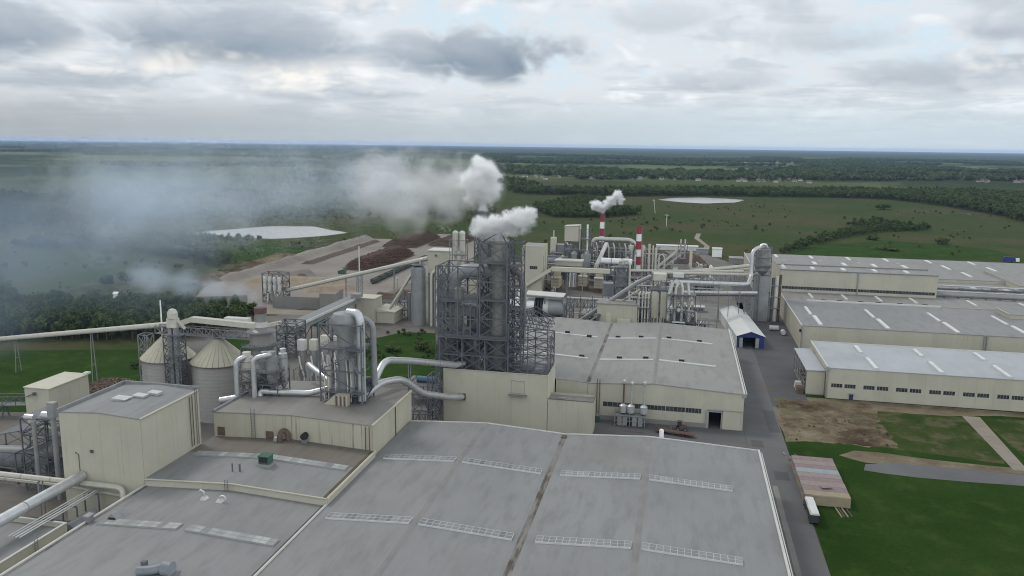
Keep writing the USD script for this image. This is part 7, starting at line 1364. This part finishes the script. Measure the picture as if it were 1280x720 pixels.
def flecks(balls, n, size, seed, ns=0.25, tear=0.9, edge=0.35, power=1.5):
    """steam as a cloud of countless tiny white flecks, dense at heart, torn and thinning at the rim"""
    q = np.random.default_rng(seed); B = np.array(balls); lo, hi = (B[:, :3]-B[:, 3:4]*1.1).min(0), (B[:, :3]+B[:, 3:4]*1.1).max(0); P = np.zeros((0, 3))
    P = [P]; got = 0
    while got < n:
        c = q.uniform(lo, hi, (120000, 3)); f = np.full(len(c), -9.0)
        for x, y, z, r, k in balls: f = np.maximum(f, 1-np.sqrt(((c-[x, y, z])**2/np.array([r, r, r*k])**2).sum(1)))
        ok = f > -0.25*tear; c, f = c[ok], f[ok]
        d = f + tear*(0.5-2*np.abs(meshkit.fbm(c*ns, 3, seed)-0.5)*1.9+meshkit.noise(c*ns*2.7, seed+1)*.5-.35)*0.55
        c = c[q.random(len(c)) < np.clip(d/edge, 0, 1)**power]; got += len(c); P.append(c)
    P = np.vstack(P)
    P = P[:n]; nr = q.normal(size=(n, 3)); nr /= np.linalg.norm(nr, axis=1, keepdims=True); a = np.cross(nr, q.normal(size=(n, 3))); a /= np.linalg.norm(a, axis=1, keepdims=True); b = np.cross(nr, a); s = (size*q.uniform(.5, 1.2, n))[:, None]
    V = np.stack([P+a*s, P-a*s*.5+b*s*.87, P-a*s*.5-b*s*.87], 1).reshape(-1, 3)
    return V, np.arange(3*n).reshape(-1, 3)
def chain(pts, seed, k=1.0, jit=0.5, per=3):
    """billows along pts (x, y, z, r)"""
    q = np.random.default_rng(seed); out = []
    for x, y, z, r in pts:
        out.append((x, y, z, r*0.8, k))
        for _ in range(per):
            d = q.normal(size=3); d /= np.linalg.norm(d); out.append((x+d[0]*r*jit, y+d[1]*r*jit, z+d[2]*r*jit, r*q.uniform(0.45, 0.7), k))
    return out
# ---------------------------------------------------------------- smoke plumes
def plume(name, label, seed, core, shells, cat='smoke plume'):
    """white heart of countless flecks inside thinning clouds"""
    b0 = core[0][0] if core else shells[0][0][0]; t = thing(name, label, cat, b0[:3])
    if core: put(t, 'billows', flecks(*core), 'steam_flecks', kind='stuff')
    for i, (balls, kw) in enumerate(shells):
        mt = 'smoke_%d_%d' % (seed, i); meta_smoke(mt, balls, **kw); put(t, 'drift', hull_mesh(balls), mt)
    return t
dense = [(-82.2, 330, 78.6, 2.6, 1), (-82.0, 330, 82, 4.8, 1), (-81.0, 330, 87, 7.2, 1), (-82.0, 330, 93, 6.8, 1), (-78.8, 330, 91.6, 5.0, 1), (-86.4, 330, 89, 6.4, 1), (-86.6, 330, 83.6, 4.6, 1), (-84, 330, 97, 4, 1)]
trail = [(-83, 331, 88, 11.5, 1), (-87, 331, 88, 13, .95), (-93, 332, 89, 14, .9), (-104, 333, 89, 15, .9), (-99, 333, 82, 12, 1.1), (-117, 334, 88, 17, .95), (-131, 336, 87, 19, .95), (-118, 335, 78, 14, 1)]
trail2 = [(-126, 335, 87, 21, .95), (-146, 337, 86, 25, .95), (-170, 339, 84, 30, .95), (-200, 343, 81, 35, .9), (-235, 350, 78, 40, .85), (-275, 356, 75, 44, .8)]
p_ = plume('steam_plume', 'biggest white plume rising from the narrow lattice stack and drifting left', 3, (dense, 95000, .15, 3, .20, 1.0, .55),
      [(trail2, dict(density=0.012, color=(.70, .84, 1.0), ns=0.03, amp=1.1, lo=.15, hi=1.0, inner=0.0))])
put(p_, 'trail', flecks(trail, 165000, .12, 31, .085, .8, .8, 1.2), 'steam_flecks', kind='stuff'); put(p_, 'trail', flecks(trail2, 400000, .105, 32, .045, .9, 1.0, 1.1), 'drift_flecks', kind='stuff')
mid = [(-65.2, 290, 70.6, 3.2, 1), (-67.2, 290, 75.2, 6.0, .8), (-71.6, 290, 74.6, 5.6, .85), (-62.0, 290, 76, 6.2, .8), (-57.6, 290, 77.6, 5.6, .9), (-74.6, 290, 73, 3.4, .9), (-54.6, 290.4, 80, 3.2, 1), (-70, 290, 71.4, 3.4, .8)]
plume('steam_plume', 'flat white steam cloud lying on top of the main stack tower', 9, (mid, 70000, .14, 9, .24, 1.1, .6), [([(x, y, z, r*1.5, k) for x, y, z, r, k in mid], dict(density=0.06, color=(.95, .965, .98), ns=0.22, amp=1.3, lo=.25, hi=.9))])
small = [(-68.6, 720, 46.4, 2.2, 1), (-70, 720, 51, 5.8, .85), (-75.2, 720, 52.6, 5.6, .85), (-65, 720.5, 53, 5.6, .9), (-60.6, 721, 57, 5.4, 1), (-56, 721, 62, 5, 1), (-53, 722, 57, 4, 1)]
plume('steam_plume', 'small white puff above the left red and white chimney', 11, (small, 34000, .25, 11, .16, 1.2, .6), [([(x, y, z, r*1.5, k) for x, y, z, r, k in small], dict(density=0.04, color=(.95, .965, .98), ns=0.15, amp=1.4, lo=.3, hi=.9))])
thin = [(-149, 262, 46.5, 2.9, 1), (-151.5, 262, 49, 4.8, .9), (-158, 262, 50.6, 7.4, .8), (-168, 263, 51.4, 10, .75), (-181, 265, 52, 12, .75), (-198, 268, 53, 14, .75)]
plume('smoke_plume', 'thin bluish smoke drifting left from the stack with the red brown rim', 15, None, [(thin, dict(density=0.042, color=(.72, .84, .98), ns=0.12, amp=1.1, lo=.15, hi=1.0, inner=0.0))])
veil = [(-270, 365, 52, 72, .95), (-350, 385, 46, 92, .85), (-440, 420, 44, 105, .8), (-540, 450, 44, 110, .8), (-330, 310, 22, 60, .8), (-300, 420, 74, 66, .7)]
plume('smoke_veil', 'wide bluish veil of smoke spread over the woods on the left', 19, None, [(veil, dict(density=0.0028, color=(.60, .75, .97), ns=0.014, amp=1.0, lo=.1, hi=1.05, inner=0.0))])
# ---------------------------------------------------------------- air
g = G(); MAT['air'] = g.done('air', volume=g.n('principled_volume', 'volume', color=(0.44, 0.60, 0.86), density=0.000022, anisotropy=0.0))
top('haze', MB().box(-46000, 46000, -46000, 46000, -2.0, 135.0), 'air', 'faint bluish air between the camera and the far woods', kind='stuff')
